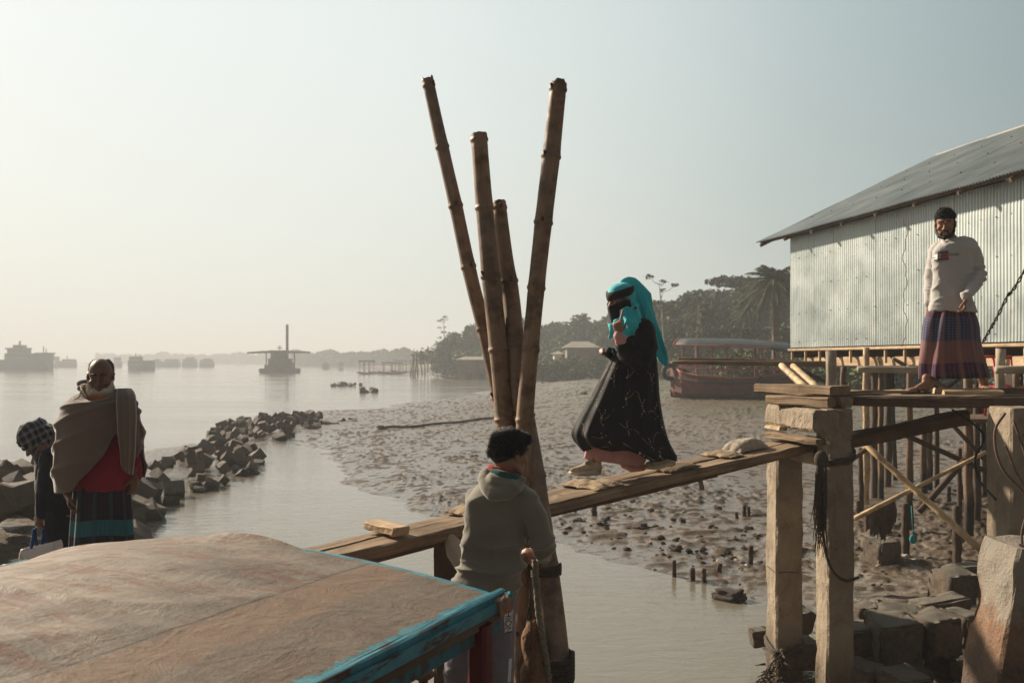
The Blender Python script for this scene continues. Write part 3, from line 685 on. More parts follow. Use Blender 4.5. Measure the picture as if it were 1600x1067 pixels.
post(1367, 548, 700, 12, MT['pole_dark'], 'dark round stilt directly beside the bright bamboo one', Y=19.4, cat='stilt')
post(1318, 573, 640, 10, MT['pole'], 'short brown stilt below the far end of the hut floor', Y=22, cat='stilt')
post(1376, 575, 782, 9, MT['pole'], 'thin brown stilt just right of the bright bamboo stilt', cat='stilt')
post(1386, 560, 760, 11, MT['pole_dark'], 'dark bent stilt behind the thin brown one', cat='stilt', bend=.04)
post(1421, 570, 832, 12, MT['pole'], 'straight mud-stained stilt in line with the left foot of the man', cat='stilt')
post(1443, 655, 772, 11, MT['pole'], 'left one of two stilts behind the crossing bamboo braces', cat='stilt')
post(1453, 655, 765, 9, MT['pole'], 'right one of two stilts behind the crossing bamboo braces', cat='stilt')
post(1513, 560, 838, 15, MT['pole'], 'thick stilt directly under the right foot of the man', cat='stilt')
post(1526, 600, 818, 12, MT['pole_dark'], 'dark stilt behind the thick one under the right foot of the man', cat='stilt')
post(1499, 700, 812, 8, MT['pole_dark'], 'slim dark stilt left of the thick one under the right foot', cat='stilt')
post(1563, 545, 640, 17, MT['pole_grey'], 'square-topped pale post standing right of the man', Y=12.6, cat='stilt')
post(1588, 575, 640, 12, MT['pole'], 'brown rail post at the right edge behind the deck', Y=13, cat='stilt')
rg = random.Random(77)
for row, dd in enumerate((2.2, 4.4, 6.6)):
    for k in range(8):
        c = CR-u_*(.4+k*1.5+rg.uniform(-.3, .3))+n_*(dd+rg.uniform(-.3, .3)); gz = hz(c.x, c.y)
        m = MB(); r = rg.uniform(.05, .075); a = V(rg.uniform(-.1, .1), rg.uniform(-.1, .1), 0)
        m.tube([V(c.x, c.y, gz-.2)+a, V(c.x, c.y, (gz+3)/2)+a*.3+V(rg.uniform(-.02, .02), 0, 0), V(c.x, c.y, 2.98)], [r, r*.95, r*.9], 8); o = m.build('wooden_post', MT['pole_dark'], origin=(c.x, c.y, gz), smooth=True)
        tag(o, 'dark wooden stilt in the rows deep under the hut floor', 'stilt', 'inner stilts under the hut')
def pole(a, b, r0, r1, mat, label, name='bamboo_pole', cat='pole', sag=0.0, n=8, nodes=True, group=None):
    a, b = Vector(a), Vector(b); L = (b-a).length; pts = []; rad = []; N = max(6, int(L/.33)); rg = random.Random(int(L*1000))
    for i in range(N+1):
        for e, k in ((-.02, 1), (0, 1.13), (.02, 1)) if nodes and 0 < i < N else ((0, 1),):
            q = max(0, min(1, i/N+e/L)); pts.append(a.lerp(b, q)+V(0, 0, -sag*math.sin(PI*q))); rad.append((r0+(r1-r0)*q)*k)
    m = MB(); m.tube(pts, rad, n); o = m.build(name, mat, origin=a, smooth=True); return tag(o, label, cat, group)
pole(at(1343, 686, 11.8), at(1536, 862, 11.0), .034, .040, MT['bamboo_pale'], 'pale bamboo brace sloping down to the right across the stilts', cat='brace')
pole(at(1335, 810, 11.6), at(1541, 706, 11.4), .030, .022, MT['bamboo_pale'], 'pale bamboo brace rising to the right across the stilts', cat='brace')
pole(at(1326, 722, 16), at(1372, 688, 16), .04, .035, MT['pole_dark'], 'short dark brace low at the left end of the stilts', cat='brace', nodes=False)
pole(at(1436, 800, 14), at(1508, 718, 14), .05, .045, MT['pole_dark'], 'dark brace leaning up to the thick stilt', cat='brace', nodes=False)
pole(at(1398, 672, 15), at(1545, 738, 15), .04, .04, MT['pole_dark'], 'long dark brace passing behind the crossed bamboo', cat='brace', nodes=False)
pole(at(1476, 650, 13.5), at(1540, 720, 13.5), .03, .03, MT['pole_dark'], 'dark brace below the right foot of the man', cat='brace', nodes=False)
pole(at(1236, 570, 17), at(1330, 615, 17), .035, .035, MT['pole_dark'], 'dark brace below the far corner of the hut', cat='brace', nodes=False)
pole(at(1395, 560, 17), at(1512, 625, 17), .035, .035, MT['pole'], 'brown brace crossing behind the calves of the man, falling right', cat='brace', nodes=False)
pole(at(1455, 625, 19), at(1512, 582, 19), .03, .03, MT['pole_dark'], 'dark brace crossing behind the calves of the man, rising right', cat='brace', nodes=False)
pole(at(1340, 577, 13), at(1444, 578, 13), .042, .046, MT['pole_grey'], 'grey horizontal rail left of the man in the checked lungi', cat='rail', name='handrail', nodes=False)
pole(at(1556, 578, 12.4), at(1680, 577, 12.4), .05, .05, MT['pole_grey'], 'grey horizontal rail right of the man in the checked lungi', cat='rail', name='handrail', nodes=False)
pole(at(1050, 566, 19), at(1296, 569, 19), .035, .06, MT['pole'], 'long brown horizontal pole reaching from the hut past the red boat', name='walkway_pole', nodes=False)
pole(at(1060, 560, 19.5), at(1240, 564, 19.5), .02, .025, MT['pole'], 'thinner horizontal pole behind the long one that passes the red boat', name='walkway_pole', nodes=False)
pole(at(1221, 571, 15), at(1262, 609, 13.5), .045, .05, MT['bamboo_pale'], 'left one of two pale bamboo props leaning on the stacked timbers', cat='prop')
pole(at(1239, 572, 15), at(1280, 609, 13.5), .045, .05, MT['bamboo_pale'], 'right one of two pale bamboo props leaning on the stacked timbers', cat='prop')
# stakes
stk = [(1415, 786, 870, 13, 'tall black-tipped stake in the mud before the man\'s left stilt'), (1496, 790, 893, 14, 'tallest thick stake beside the end of the pale brace'),
       (1355, 800, 832, 8, 'small dark stake left of the mud-hung brace'), (1345, 700, 800, 9, 'old brown stake at the left end of the stilts'),
       (1341, 782, 812, 9, 'low dark stump at the left end of the stilts'), (1482, 760, 785, 8, 'dark stub right of the dark leaning brace'), (1504, 756, 780, 9, 'dark stub close beside the thick stilt'),
       (1092, 742, 768, 9, 'leaning stake under the gangway close to the mud'), (928, 788, 805, 9, 'dark stub in the mud below the gangway, left of the big clod'),
       (1163, 789, 808, 7, 'left stub of three short dark ones on the mud near the concrete frame'), (1170, 791, 808, 5, 'middle stub of three short dark ones near the concrete frame'),
       (1150, 800, 812, 5, 'smallest leaning stub of three near the concrete frame'), (1173, 852, 883, 8, 'dark stake just left of the far concrete leg'),
       (1053, 875, 905, 7, 'leftmost stump of the row standing in the water edge'), (1082, 888, 908, 9, 'middle stump of the row standing in the water edge'),
       (1100, 888, 912, 8, 'third stump of the row standing in the water edge'), (1124, 880, 896, 9, 'muddy stump right of the row at the water edge')]
for k, (px, yt, yb, wpx, lb) in enumerate(stk):
    post(px, yt, yb, wpx, MT['pole_dark'], lb, cat='stake', name='mud_stake', lean=(6 if px == 1092 else (4 if px == 1150 else 0)))
# ------------------------------------------------------------------ the four big bamboo poles
def culm(pts, wid, nodes, Y, label, seed, topcut='flat', ybase=None):
    """pts: picture rows -> centre; wid: row -> width in photo pixels"""
    rg = random.Random(seed); rows = [p[1] for p in pts]; y0, y1 = rows[0], rows[-1]
    cs = spline([at(px, py, Y(py)) for px, py in pts], 14)
    L = [0]
    for a, b in zip(cs, cs[1:]): L.append(L[-1]+(b-a).length)
    def pos(s):
        for i in range(len(L)-1):
            if L[i+1] >= s: return cs[i].lerp(cs[i+1], (s-L[i])/(L[i+1]-L[i]+1e-9))
        return cs[-1]
    def s_of(py):
        z = ZC-(py-HY)/F*Y(py)
        for i in range(len(cs)-1):
            if cs[i+1].z <= z: return L[i]+(L[i+1]-L[i])*(cs[i].z-z)/(cs[i].z-cs[i+1].z+1e-9)
        return L[-1]
    def rad(s): p = pos(s); py = HY+(ZC-p.z)*F/p.y; return interp(py, wid)/F*p.y/2
    ns = sorted(s_of(n) for n in nodes); S = set(); step = .03
    k = 0
    while k*step < L[-1]: S.add(round(k*step, 4)); k += 1
    for n in ns:
        for e in (-.03, -.018, -.012, -.008, -.004, 0, .004, .008, .012, .018, .03): S.add(round(max(0, n+e), 4))
    S = sorted(S); P, RR = [], []
    for s in S:
        r = rad(s); k = 1.0
        for n in ns:
            d = s-n
            k += .10*math.exp(-(d/.012)**2)-.05*math.exp(-((d-.02)/.008)**2)+.05*math.exp(-(d/.05)**2)
        P.append(pos(s)); RR.append(r*k)
    root = thing('bamboo_pole', pos(L[-1]), label, 'bamboo pole', 'bamboo mooring poles')
    m = MB(); n = 20
    rings = []; u = V(0, -1, 0)
    for i, (p, r) in enumerate(zip(P, RR)):
        t = (P[min(i+1, len(P)-1)]-P[max(i-1, 0)]).normalized(); u = (u-t*u.dot(t)).normalized(); x = t.cross(u)
        ring = []
        for j in range(n):
            a = 2*PI*j/n; q = p+(x*math.cos(a)+u*math.sin(a))*r
            if i == 0:
                c = .002*math.sin(j*2.3+seed)+(.014*(math.sin(j*.7+seed) > .2) if topcut == 'broken' else .0); q = q-t*c
            ring.append(q)
        rings.append(ring)
    inner = [[p_.lerp(P[0], .16)-(0*V(0, 0, 1)) for p_ in rings[0]], [p_.lerp(P[0], .18)+(P[1]-P[0]).normalized()*.22 for p_ in rings[0]]]
    m.loft(inner[::-1]+rings, cap=True)
    cu = m.build('culm', MT['bamboo_dark'], root, True)
    for n_s in ns:
        mm = MB(); p = pos(n_s); t = (pos(n_s+.01)-p).normalized(); r = rad(n_s)*1.115
        mm.tube([p-t*.006, p-t*.002, p+t*.002, p+t*.006], [r*.985, r*1.01, r*1.01, r*.985], 20); mm.build('node_ring', NODE, root, True)
        if rg.random() < .5:
            a = rg.uniform(-2.6, -.4); d = V(math.cos(a), math.sin(a), .15); d.normalize(); mm = MB(); mm.tube([p+d*(r*.85), p+d*(r*1.12)-t*.012], [.014, .008], 8, round_=True); mm.build('bud_scar', NODE, root, True)
    return root
NODE = plain('bamboo_node', (.065, .038, .022), (.12, .075, .045), 30., .8, .5, .003)
culm([(668, 124), (691, 230), (712, 322), (735, 430), (758, 520), (778, 610), (797, 700), (812, 790), (826, 900), (838, 1100)], [(124, 18), (230, 20), (430, 22), (700, 24), (1100, 30)], [134, 230, 322, 417, 513, 620, 740, 860, 980], lambda y: 6.15-.0002*(y-124), 'thinnest bamboo pole, leaning farthest left with a broken top', 1, 'broken')
culm([(748, 209), (757, 325), (767, 432), (779, 545), (789, 640), (793, 700), (798, 800), (803, 900), (808, 1100)], [(209, 25), (325, 27), (432, 29), (545, 29), (650, 33), (1100, 32)], [219, 325, 432, 546, 655, 770, 900, 1020], lambda y: 5.85-.0001*(y-209), 'upright bamboo pole with a flat sawn top, left of the shortest one', 2)
culm([(780, 315), (789, 400), (799, 470), (806, 545), (814, 620), (828, 700), (838, 770), (848, 850), (858, 930), (866, 1010), (874, 1110)], [(315, 20), (440, 27), (545, 29), (650, 31), (850, 38), (1000, 44), (1110, 46)], [325, 440, 540, 650, 745, 885, 1035], lambda y: 6.0-.0007*(y-315), 'shortest bamboo pole whose thick foot stands right of the boy', 3)
culm([(873, 130), (861, 245), (849, 348), (838, 450), (829, 545), (821, 640), (818, 720), (817, 800), (816, 900), (815, 1100)], [(130, 25), (245, 28), (348, 27), (450, 26), (545, 26), (640, 27), (720, 24), (1100, 24)], [140, 245, 348, 450, 546, 657, 765, 870, 990], lambda y: 5.72-.0001*(y-130), 'tallest bamboo pole, leaning right with a broken bleached top', 4, 'broken')
# lashings and hanging things
lw = MB(); c = at(853, 886, 5.6)
for k in range(4): ring_rope(lw, c.x, c.y, .082, .09, c.z-.01*k, r=.007, dz=.012, seed=k, turns=1)
lw.tube(spline([at(838, 888, 5.5), at(834, 905, 5.48), at(836, 920, 5.5)], 5), .008, 6)
tag(lw.build('rope_lashing', MT['rope_dark'], origin=c, smooth=True), 'dark rope lashing round the thick pole foot beside the hand of the boy', 'rope')
lw = MB(); c = at(868, 1040, 5.5)
for k in range(7): ring_rope(lw, c.x, c.y, .095, .1, c.z+.05-.02*k, r=.012, dz=.02, seed=10+k, turns=1)
tag(lw.build('rope_lashing', MT['rope_dark'], origin=c, smooth=True), 'thick dark lashing low on the thick pole foot at the bottom edge', 'rope')
hr = MB(); hp = spline([at(836, 872, 5.38), at(838, 910, 5.36), at(842, 960, 5.36), at(850, 1010, 5.38), at(858, 1060, 5.4), at(862, 1110, 5.4)], 12)
for st in range(3):
    pts = []
    for i, p in enumerate(hp): a = i*.75+st*2.09; pts.append(p+V(math.cos(a)*.0095, math.sin(a)*.0095, 0))
    hr.tube(pts, .0105, 6)
tag(hr.build('mooring_rope', plain('green_rope', (.16, .15, .11), (.28, .25, .18), 60., .9, .8, .004), origin=at(838, 880, 5.4), smooth=True), 'grey-green twisted mooring rope hanging from the lashing to the bottom edge', 'rope')
tw = MB(); tw.tube(spline([at(827, 885, 5.45), at(829, 920, 5.42), at(827, 950, 5.42), at(829, 972, 5.42)], 6), .004, 5); tw.tube(spline([at(827, 945, 5.42), at(824, 958, 5.42), at(826, 974, 5.42)], 5), .004, 5)
tag(tw.build('cord', MT['black'], origin=at(827, 885, 5.45), smooth=True), 'thin black cord holding up the rotten log between the poles', 'cord')
lg = MB(); lg.tube([at(832, 966, 5.42), at(832, 985, 5.42), at(833, 1020, 5.42), at(834, 1060, 5.42), at(836, 1120, 5.42)], [.035, .052, .062, .066, .07], 14)
o = lg.build('rotten_log', wood('rotten_wood', (.10, .055, .03), (.26, .14, .07), u=9., v=22., bump=1., bd=.02), origin=at(832, 1000, 5.42), smooth=True); subd_noise(o, 3, .035, 11, 4); tag(o, 'short rotten log with a pitted orange surface hanging among the bamboo poles', 'log')
# pile and pipe under the gangway
m = MB(); m.plank(at(697, 843, 6.5), at(697, 1120, 6.5), .15, .12, up=(0, 1, 0), n=14, jit=.006, seed=70); o = m.build('timber_pile', MT['plank_dark'], origin=at(697, 1100, 6.5)); tag(o, 'square brown timber pile under the gangway behind the boy', 'pile')
m = MB(); m.tube([at(704, 842, 6.3), at(712, 858, 6.28), at(728, 880, 6.2), at(740, 890, 6.2)], [.045, .07, .075, .06], 12, round_=True); o = m.build('driftwood', MT['pole_grey'], origin=at(712, 858, 6.28), smooth=True); subd_noise(o, 2, .012, 12, 5); tag(o, 'pale worn wood knee wedged between the gangway and its timber pile', 'timber')
# ------------------------------------------------------------------ the near boat with its arched canvas roof
K = V(-.066, 4.318, 1.886); ua = V(.416, .909, 0); us = V(-.909, .416, 0); W_ = 2.9
boat = thing('ferry_boat', K-ua*3+us*1.45-V(0, 0, .9), 'near wooden boat with an arched canvas roof and peeling blue edges', 'boat')
def arch(s): return .135*(1-((s-W_/2)/(W_/2))**2)-.07*max(0, s-1.5)**1.5
def roofpt(s, u, dz=0.0): return K+us*s+ua*u+V(0, 0, arch(s)+dz)
ns_, nu = 150, 260; vs = []; uvv = []
UL = 6.2
ss = np.linspace(.0, W_, ns_+1); uu = np.linspace(0, -UL, nu+1)
SS, UU = np.meshgrid(ss, uu); PP = np.stack([SS.ravel(), UU.ravel(), SS.ravel()*0], 1)
wv = fbm(PP*np.array([.9, 2.2, 1])+3, 3, 5); wr_ = 1-np.abs(vn3(np.stack([PP[:, 1]*3.2+PP[:, 0]*1.1+wv*1.2, PP[:, 0]*.7, PP[:, 0]*0], 1), 8)); wr_ = np.clip(wr_-.66, 0, 1)**1.2
mask = np.clip((PP[:, 0]-.45)/.5, 0, 1)*np.clip((2.8-PP[:, 0])/.3, 0, 1)
edge = np.exp(PP[:, 1]/.05)
DZ = wv*.010*mask+(wr_-.03)*.085*mask*(PP[:, 1] < -.12)*np.clip(fbm(PP*.8, 2, 40)+.45, 0, 1)+edge*np.clip(fbm(PP*2.3, 2, 61), -.2, 1)*.045+fbm(PP*9, 2, 62)*.0015
# sewn seam running along the roof
DZ += vn3(np.stack([PP[:, 0]*6+PP[:, 1]*2.2, PP[:, 1]*1.3, PP[:, 0]*0], 1), 77)*.0035*mask
vs = [roofpt(s, u+.03*math.sin(s*5)*math.exp(u/.04)*(.35+.65*math.sin(s*2.1)), dz) for s, u, dz in zip(PP[:, 0], PP[:, 1], DZ)]
fs = []; uvs = []
for j in range(nu):
    for i in range(ns_):
        a = j*(ns_+1)+i; q = (a, a+1, a+ns_+2, a+ns_+1); fs.append(q[::-1]); uvs.append([(PP[k, 0], -PP[k, 1]) for k in q[::-1]])
m = MB(); m.add(vs, fs, uvs)
def canvasmat():
    g = G('stained_canvas'); uv = g.co((1, 1, 1), 'UV', False); s = g.sep(uv, 'X'); u = g.sep(uv, 'Y')
    v = g.co((1, 1, 1), 'Object', False); st = g.co((1.0, 2.6, 1), 'UV', False)
    n = g.noise(st, 1.1, 6, .62, .5); n2 = g.noise(st, 4.5, 6, .7, .8); f = g.noise(v, 55., 4, .7); n3 = g.noise(st, 2.2, 5, .65, 1.2)
    c = g.mix(g.ramp(n, [(.36, 0.), (.64, 1.)]), (.132, .106, .082), (.25, .208, .162))
    red = g.ma('MULTIPLY', g.ramp(n3, [(.46, 0.), (.58, 1.)]), g.ramp(n2, [(.42, 0.), (.54, 1.)]))
    c = g.mix(g.ma('MULTIPLY', red, .62), c, (.145, .050, .024))
    c = g.mix(g.ma('MULTIPLY', g.ramp(n2, [(.58, 0.), (.70, 1.)]), .55), c, (.33, .265, .19))
    c = g.mix(g.ma('MULTIPLY', g.ramp(g.noise(st, 9., 5, .7, .5), [(.6, 0.), (.68, 1.)]), .5), c, (.11, .07, .045))
    nearedge = g.n('MapRange', {'Value': s, 'From Min': .66, 'From Max': .58})
    c = g.mix(g.ma('MULTIPLY', nearedge, .6), c, g.mix(n2, (.11, .078, .058), (.22, .165, .12)))
    band = g.ma('MULTIPLY', g.n('MapRange', {'Value': s, 'From Min': .36, 'From Max': .40}), g.n('MapRange', {'Value': s, 'From Min': .62, 'From Max': .60}))
    c = g.mix(g.ma('MULTIPLY', band, .45), c, (.25, .15, .085))
    seam = g.ma('LESS_THAN', g.ma('ABSOLUTE', g.ma('SUBTRACT', s, .622)), .0035); c = g.mix(seam, c, (.06, .045, .035))
    c = g.mix(g.ramp(f, [(.60, 0.), (.72, .5)]), c, (.09, .06, .045))
    e1 = g.ma('MULTIPLY_ADD', n2, .12, -.01); b1 = g.ma('LESS_THAN', s, e1); b2 = g.ma('MULTIPLY', g.ma('LESS_THAN', u, g.ma('MULTIPLY_ADD', n2, .09, -.01)), g.ma('LESS_THAN', s, g.ma('MULTIPLY_ADD', n2, .9, .45)))
    bl = g.ma('MAXIMUM', b1, b2); pc = g.mix(g.ramp(n2, [(.4, 0.), (.62, 1.)]), (.03, .16, .20), (.09, .27, .31))
    c = g.mix(g.ma('MULTIPLY', bl, g.ramp(g.noise(v, 22., 5, .7), [(.36, .2), (.46, 1.)])), c, pc)
    h = g.ma('ADD', g.ma('MULTIPLY', n2, 1.), g.ma('MULTIPLY', f, .3)); nr = g.bump(g.noise(g.co((5., 2.6, 1), 'UV', False), 1.3, 4, .6, 1.6), .45, .016); nr = g.bump(h, .7, .012, nr); nr = g.bump(g.noise(v, 420., 2, .5), .2, .001, nr)
    return g.set(base=c, rough=g.ramp(n2, [(.3, .62), (.7, .85)]), normal=nr, spec=.3)
cv = m.build('canvas_roof', canvasmat(), boat, True)
def bluemat():
    g = G('peeling_blue_paint'); v = g.co((1, 1, 1), 'Object', False); uv = g.co((1.5, 12., 1), 'UV', False)
    a = g.noise(uv, 1.5, 6, .7, .4); n = g.noise(v, 9., 5, .7)
    c = g.mix(g.ramp(n, [(.35, 0.), (.65, 1.)]), (.025, .16, .21), (.05, .25, .31))
    c = g.mix(g.ramp(a, [(.53, 0.), (.58, 1.)]), c, (.07, .045, .032)); c = g.mix(g.ma('MULTIPLY', g.ramp(g.noise(uv, 3., 5, .7), [(.6, 0.), (.66, 1.)]), .7), c, (.20, .07, .045))
    return g.set(base=c, rough=g.ramp(a, [(.5, .45), (.6, .8)]), normal=g.bump(a, .6, .003), spec=.4)
MT['blue'] = bluemat()
MT['bluedark'] = plain('dark_blue_paint', (.02, .105, .145), (.03, .14, .185), 7., .6, .4, .003, c3=(.06, .04, .03), sc3=12.)
def strip(name, s0, z0, w1, t1, mat, ua0=.03, ul=UL, seed=0, par=boat):
    mm = MB(); mm.plank(K+us*s0+ua*ua0+V(0, 0, z0), K+us*s0-ua*ul+V(0, 0, z0), w1, t1, n=40, jit=.003, seed=seed); return mm.build(name, mat, par)
strip('roof_trim', -.012, -.004, .035, .05, MT['blue'], seed=1)
strip('roof_trim', -.034, -.036, .03, .045, MT['blue'], seed=2)
strip('roof_edge_board', -.008, -.075, .03, .055, MT['plank_dark'], seed=3)
strip('fascia', .012, -.130, .028, .075, MT['bluedark'], seed=4)
for sgn in (W_,): strip('roof_trim', W_+.012, arch(W_)-.004, .035, .05, MT['blue'], seed=5)
fr_ = MB(); N_ = 24
rings = []
for i in range(N_+1):
    s = W_*i/N_; p = roofpt(s, .012, -.028); rings.append([p+ua*.022+V(0, 0, .016), p-ua*.012+V(0, 0, .018), p-ua*.012-V(0, 0, .03), p+ua*.022-V(0, 0, .03)])
fr_.loft(rings); fr_.build('front_trim', MT['blue'], boat)
ed = MB(); ed.plank(K+ua*.035-us*.05+V(0, 0, -.028), K-ua*.10-us*.052+V(0, 0, -.036), .03, .075, n=5, jit=.006, seed=9); ed.build('corner_block', plain('scuffed_red_wood', (.20, .09, .05), (.32, .17, .09), 20., .8, .7, .006, c3=(.04, .2, .25), sc3=9.), boat)
pi_ = MB()
for k in range(9):
    u0 = -.35-k*.7
    rings = []
    for i in range(13):
        s = .05+(W_-.1)*i/12; p = roofpt(s, u0, -.055); rings.append([p+ua*.02+V(0, 0, .02), p-ua*.02+V(0, 0, .02), p-ua*.02-V(0, 0, .02), p+ua*.02-V(0, 0, .02)])
    pi_.loft(rings)
pi_.build('roof_ribs', MT['plank_dark'], boat)
RED = plain('dark_red_paint', (.085, .007, .011), (.13, .011, .016), 6., .55, .3, .003)
for s_, u_p in ((-.005, -.17), (.055, -1.8), (.055, -3.4), (2.84, -.2), (2.84, -1.8), (2.84, -3.4)):
    p = K+us*s_+ua*u_p; mm = MB(); mm.plank(V(p.x, p.y, .55), V(p.x, p.y, 1.80), .085, .085, up=(.416, .909, 0), n=8, jit=.002, seed=3); mm.build('roof_post', RED, boat)
hm = MB(); rings = []
for u_h, hw_, zk, zt in ((-6.4, 1.2, .2, .75), (-5, 1.45, 0, .68), (-3, 1.5, -.1, .62), (-1.5, 1.48, -.1, .64), (-.4, 1.2, 0, .70), (.25, .8, .15, .78), (.7, .35, .35, .86), (.95, .05, .6, .92)):
    c = K+us*1.45+ua*u_h; c.z = 0; ring = []
    for a, b in ((-1, 1), (-.96, .55), (-.75, .15), (-.35, 0), (0, 0), (.35, 0), (.75, .15), (.96, .55), (1, 1)): ring.append(c+us*(a*hw_)+V(0, 0, zk+(zt-zk)*b))
    rings.append(ring)
hm.loft(rings); hm.build('hull', MT['plank_dark'], boat, True)
# ------------------------------------------------------------------ bow deck the people wait on, hidden by the roof
dkb = thing('landing_stage', (-1.9, 6.6, 0), 'wooden landing stage behind the boat roof that the old man waits on', 'landing stage')
mm = MB()
for k in range(10): mm.plank((-3.7, 5.78+k*.16, 1.27), (-1.2-.08*k, 5.78+k*.16, 1.27), .15, .04, n=6, jit=.003, seed=k)
mm.build('deck_boards', MT['plank_dark'], dkb)
for x, y in ((-3.5, 5.9), (-1.5, 5.9), (-3.5, 7.1), (-2.2, 7.1)):
    mm = MB(); mm.tube([(x, y, -.6), (x, y, 1.25)], .05, 8); mm.build('leg', MT['pole_dark'], dkb, True)
mm = MB(); mm.plank((-.75, 4.95, .88), (.15, 5.36, .88), .75, .05, n=6, jit=.003, seed=5); o = mm.build('foredeck_plank', MT['plank_dark'], origin=(-.2, 5.2, .88)); tag(o, 'broad low plank under the feet of the boy in the hoodie, below the picture edge', 'plank')
mm = MB(); p = at(661, 1052, 5.6); mm.tube([(p.x, p.y, .4), (p.x, p.y, p.z-.02)], .028, 10); mm.tube([(p.x, p.y, p.z-.03), (p.x, p.y, p.z-.015), (p.x, p.y, p.z+.01), (p.x, p.y, p.z+.02)], [.04, .062, .062, .03], 14)
o = mm.build('mooring_bollard', MT['rust'], origin=(p.x, p.y, .9), smooth=True); tag(o, 'small rusty mooring bollard peeping up at the bottom edge left of the boy', 'bollard')
# ------------------------------------------------------------------ people
def skin(name, a, b):
    g = G(name); v = g.co((1, 1, 1), 'Object', False); n = g.noise(v, 14., 4, .6)
    return g.set(base=g.mix(n, a, b), rough=g.ramp(n, [(.3, .42), (.7, .6)]), normal=g.bump(g.noise(v, 120., 3, .6), .25, .002), spec=.4, sss=.06)
MT['skin'] = skin('brown_skin', (.24, .115, .068), (.31, .165, .10))
MT['skin_dark'] = skin('dark_skin', (.115, .055, .035), (.17, .085, .055))
MT['hair'] = plain('black_hair', (.008, .007, .007), (.02, .017, .015), 90., .55, .8, .004, spec=.3)
MT['eyewhite'] = plain('eye_white', (.45, .40, .35), (.5, .45, .4), 5., .3, 0)
MT['iris'] = plain('dark_iris', (.01, .008, .006), (.02, .012, .008), 5., .2, 0)
def headR(yaw, pitch=0, roll=0): return (Matrix.Rotation(R(yaw), 3, 'Z') @ Matrix.Rotation(R(pitch), 3, 'X') @ Matrix.Rotation(R(roll), 3, 'Y'))
def add_head(m, c, Rm, s=1.0, jaw=1.0, neck=None):
    c = Vector(c)
    def E(p, r, rx=0, ry=0, rz=0): m.ell(c+Rm @ (Vector(p)*s), [q*s for q in r], Rm @ Euler((rx, ry, rz)).to_matrix(), 18, 12)
    def T(ps, rs, n=10, sq=1): m.tube([c+Rm @ (Vector(p)*s) for p in ps], [q*s for q in rs], n, round_=True, sq=sq)
    E((0, .018, .032), (.076, .096, .084)); E((0, -.005, -.02), (.068, .078, .075)); E((0, -.030, -.058), (.054*jaw, .056, .056))
    E((0, -.066, -.098), (.025*jaw, .022, .019)); E((0, .03, -.03), (.066, .07, .06))
    T([(-.052, -.01, -.07), (-.036, -.045, -.092), (0, -.066, -.102), (.036, -.045, -.092), (.052, -.01, -.07)], [.017]*5)
    T([(0, -.078, .014), (0, -.094, -.012), (0, -.108, -.034)], [.008, .010, .0135]); E((.014, -.088, -.038), (.010, .012, .009)); E((-.014, -.088, -.038), (.010, .012, .009))
    for q in (-1, 1):
        T([(q*.010, -.083, .020), (q*.030, -.084, .025), (q*.052, -.070, .018)], [.008, .0095, .008])
        E((q*.044, -.062, -.030), (.021, .020, .019)); E((q*.033, -.0715, .0105), (.018, .0125, .0065)); E((q*.033, -.0705, -.0105), (.017, .0115, .0065)); E((q*.033, -.062, .0), (.018, .012, .012))
        E((q*.079, .010, -.008), (.008, .018, .030), 0, 0, q*.35); E((q*.083, .022, .012), (.007, .010, .014)); E((q*.075, .0, -.030), (.007, .008, .010))
    T([(-.022, -.080, -.066), (0, -.090, -.063), (.022, -.080, -.066)], [.005, .0075, .005]); T([(-.019, -.078, -.076), (0, -.088, -.077), (.019, -.078, -.076)], [.005, .0085, .005])
    E((0, -.076, -.060), (.026, .014, .016))
    if neck is not None:
        b = c+Rm @ (Vector((0, .028, -.05))*s); m.tube([b, b.lerp(Vector(neck), .5), Vector(neck)], [.054*s, .052*s, .062*s], 14, round_=True)
def add_eyes(parent, c, Rm, s=1.0):
    for q in (-1, 1):
        mm = MB(); mm.ell(Vector(c)+Rm @ (Vector((q*.032, -.0705, .000))*s), .0098*s, None, 12, 8); e = mm.build('eye', MT['eyewhite'], parent, True)
        mm = MB(); mm.ell(Vector(c)+Rm @ (Vector((q*.032, -.0768, .0))*s), .0052*s, None, 10, 6); mm.build('iris', MT['iris'], e, True)
        mm = MB(); mm.tube([Vector(c)+Rm @ (Vector(p)*s) for p in ((q*.012, -.092, .026), (q*.030, -.094, .032), (q*.052, -.078, .026))], [.004*s, .0052*s, .003*s], 8, round_=True); mm.build('eyebrow', MT['hair'], parent, True)
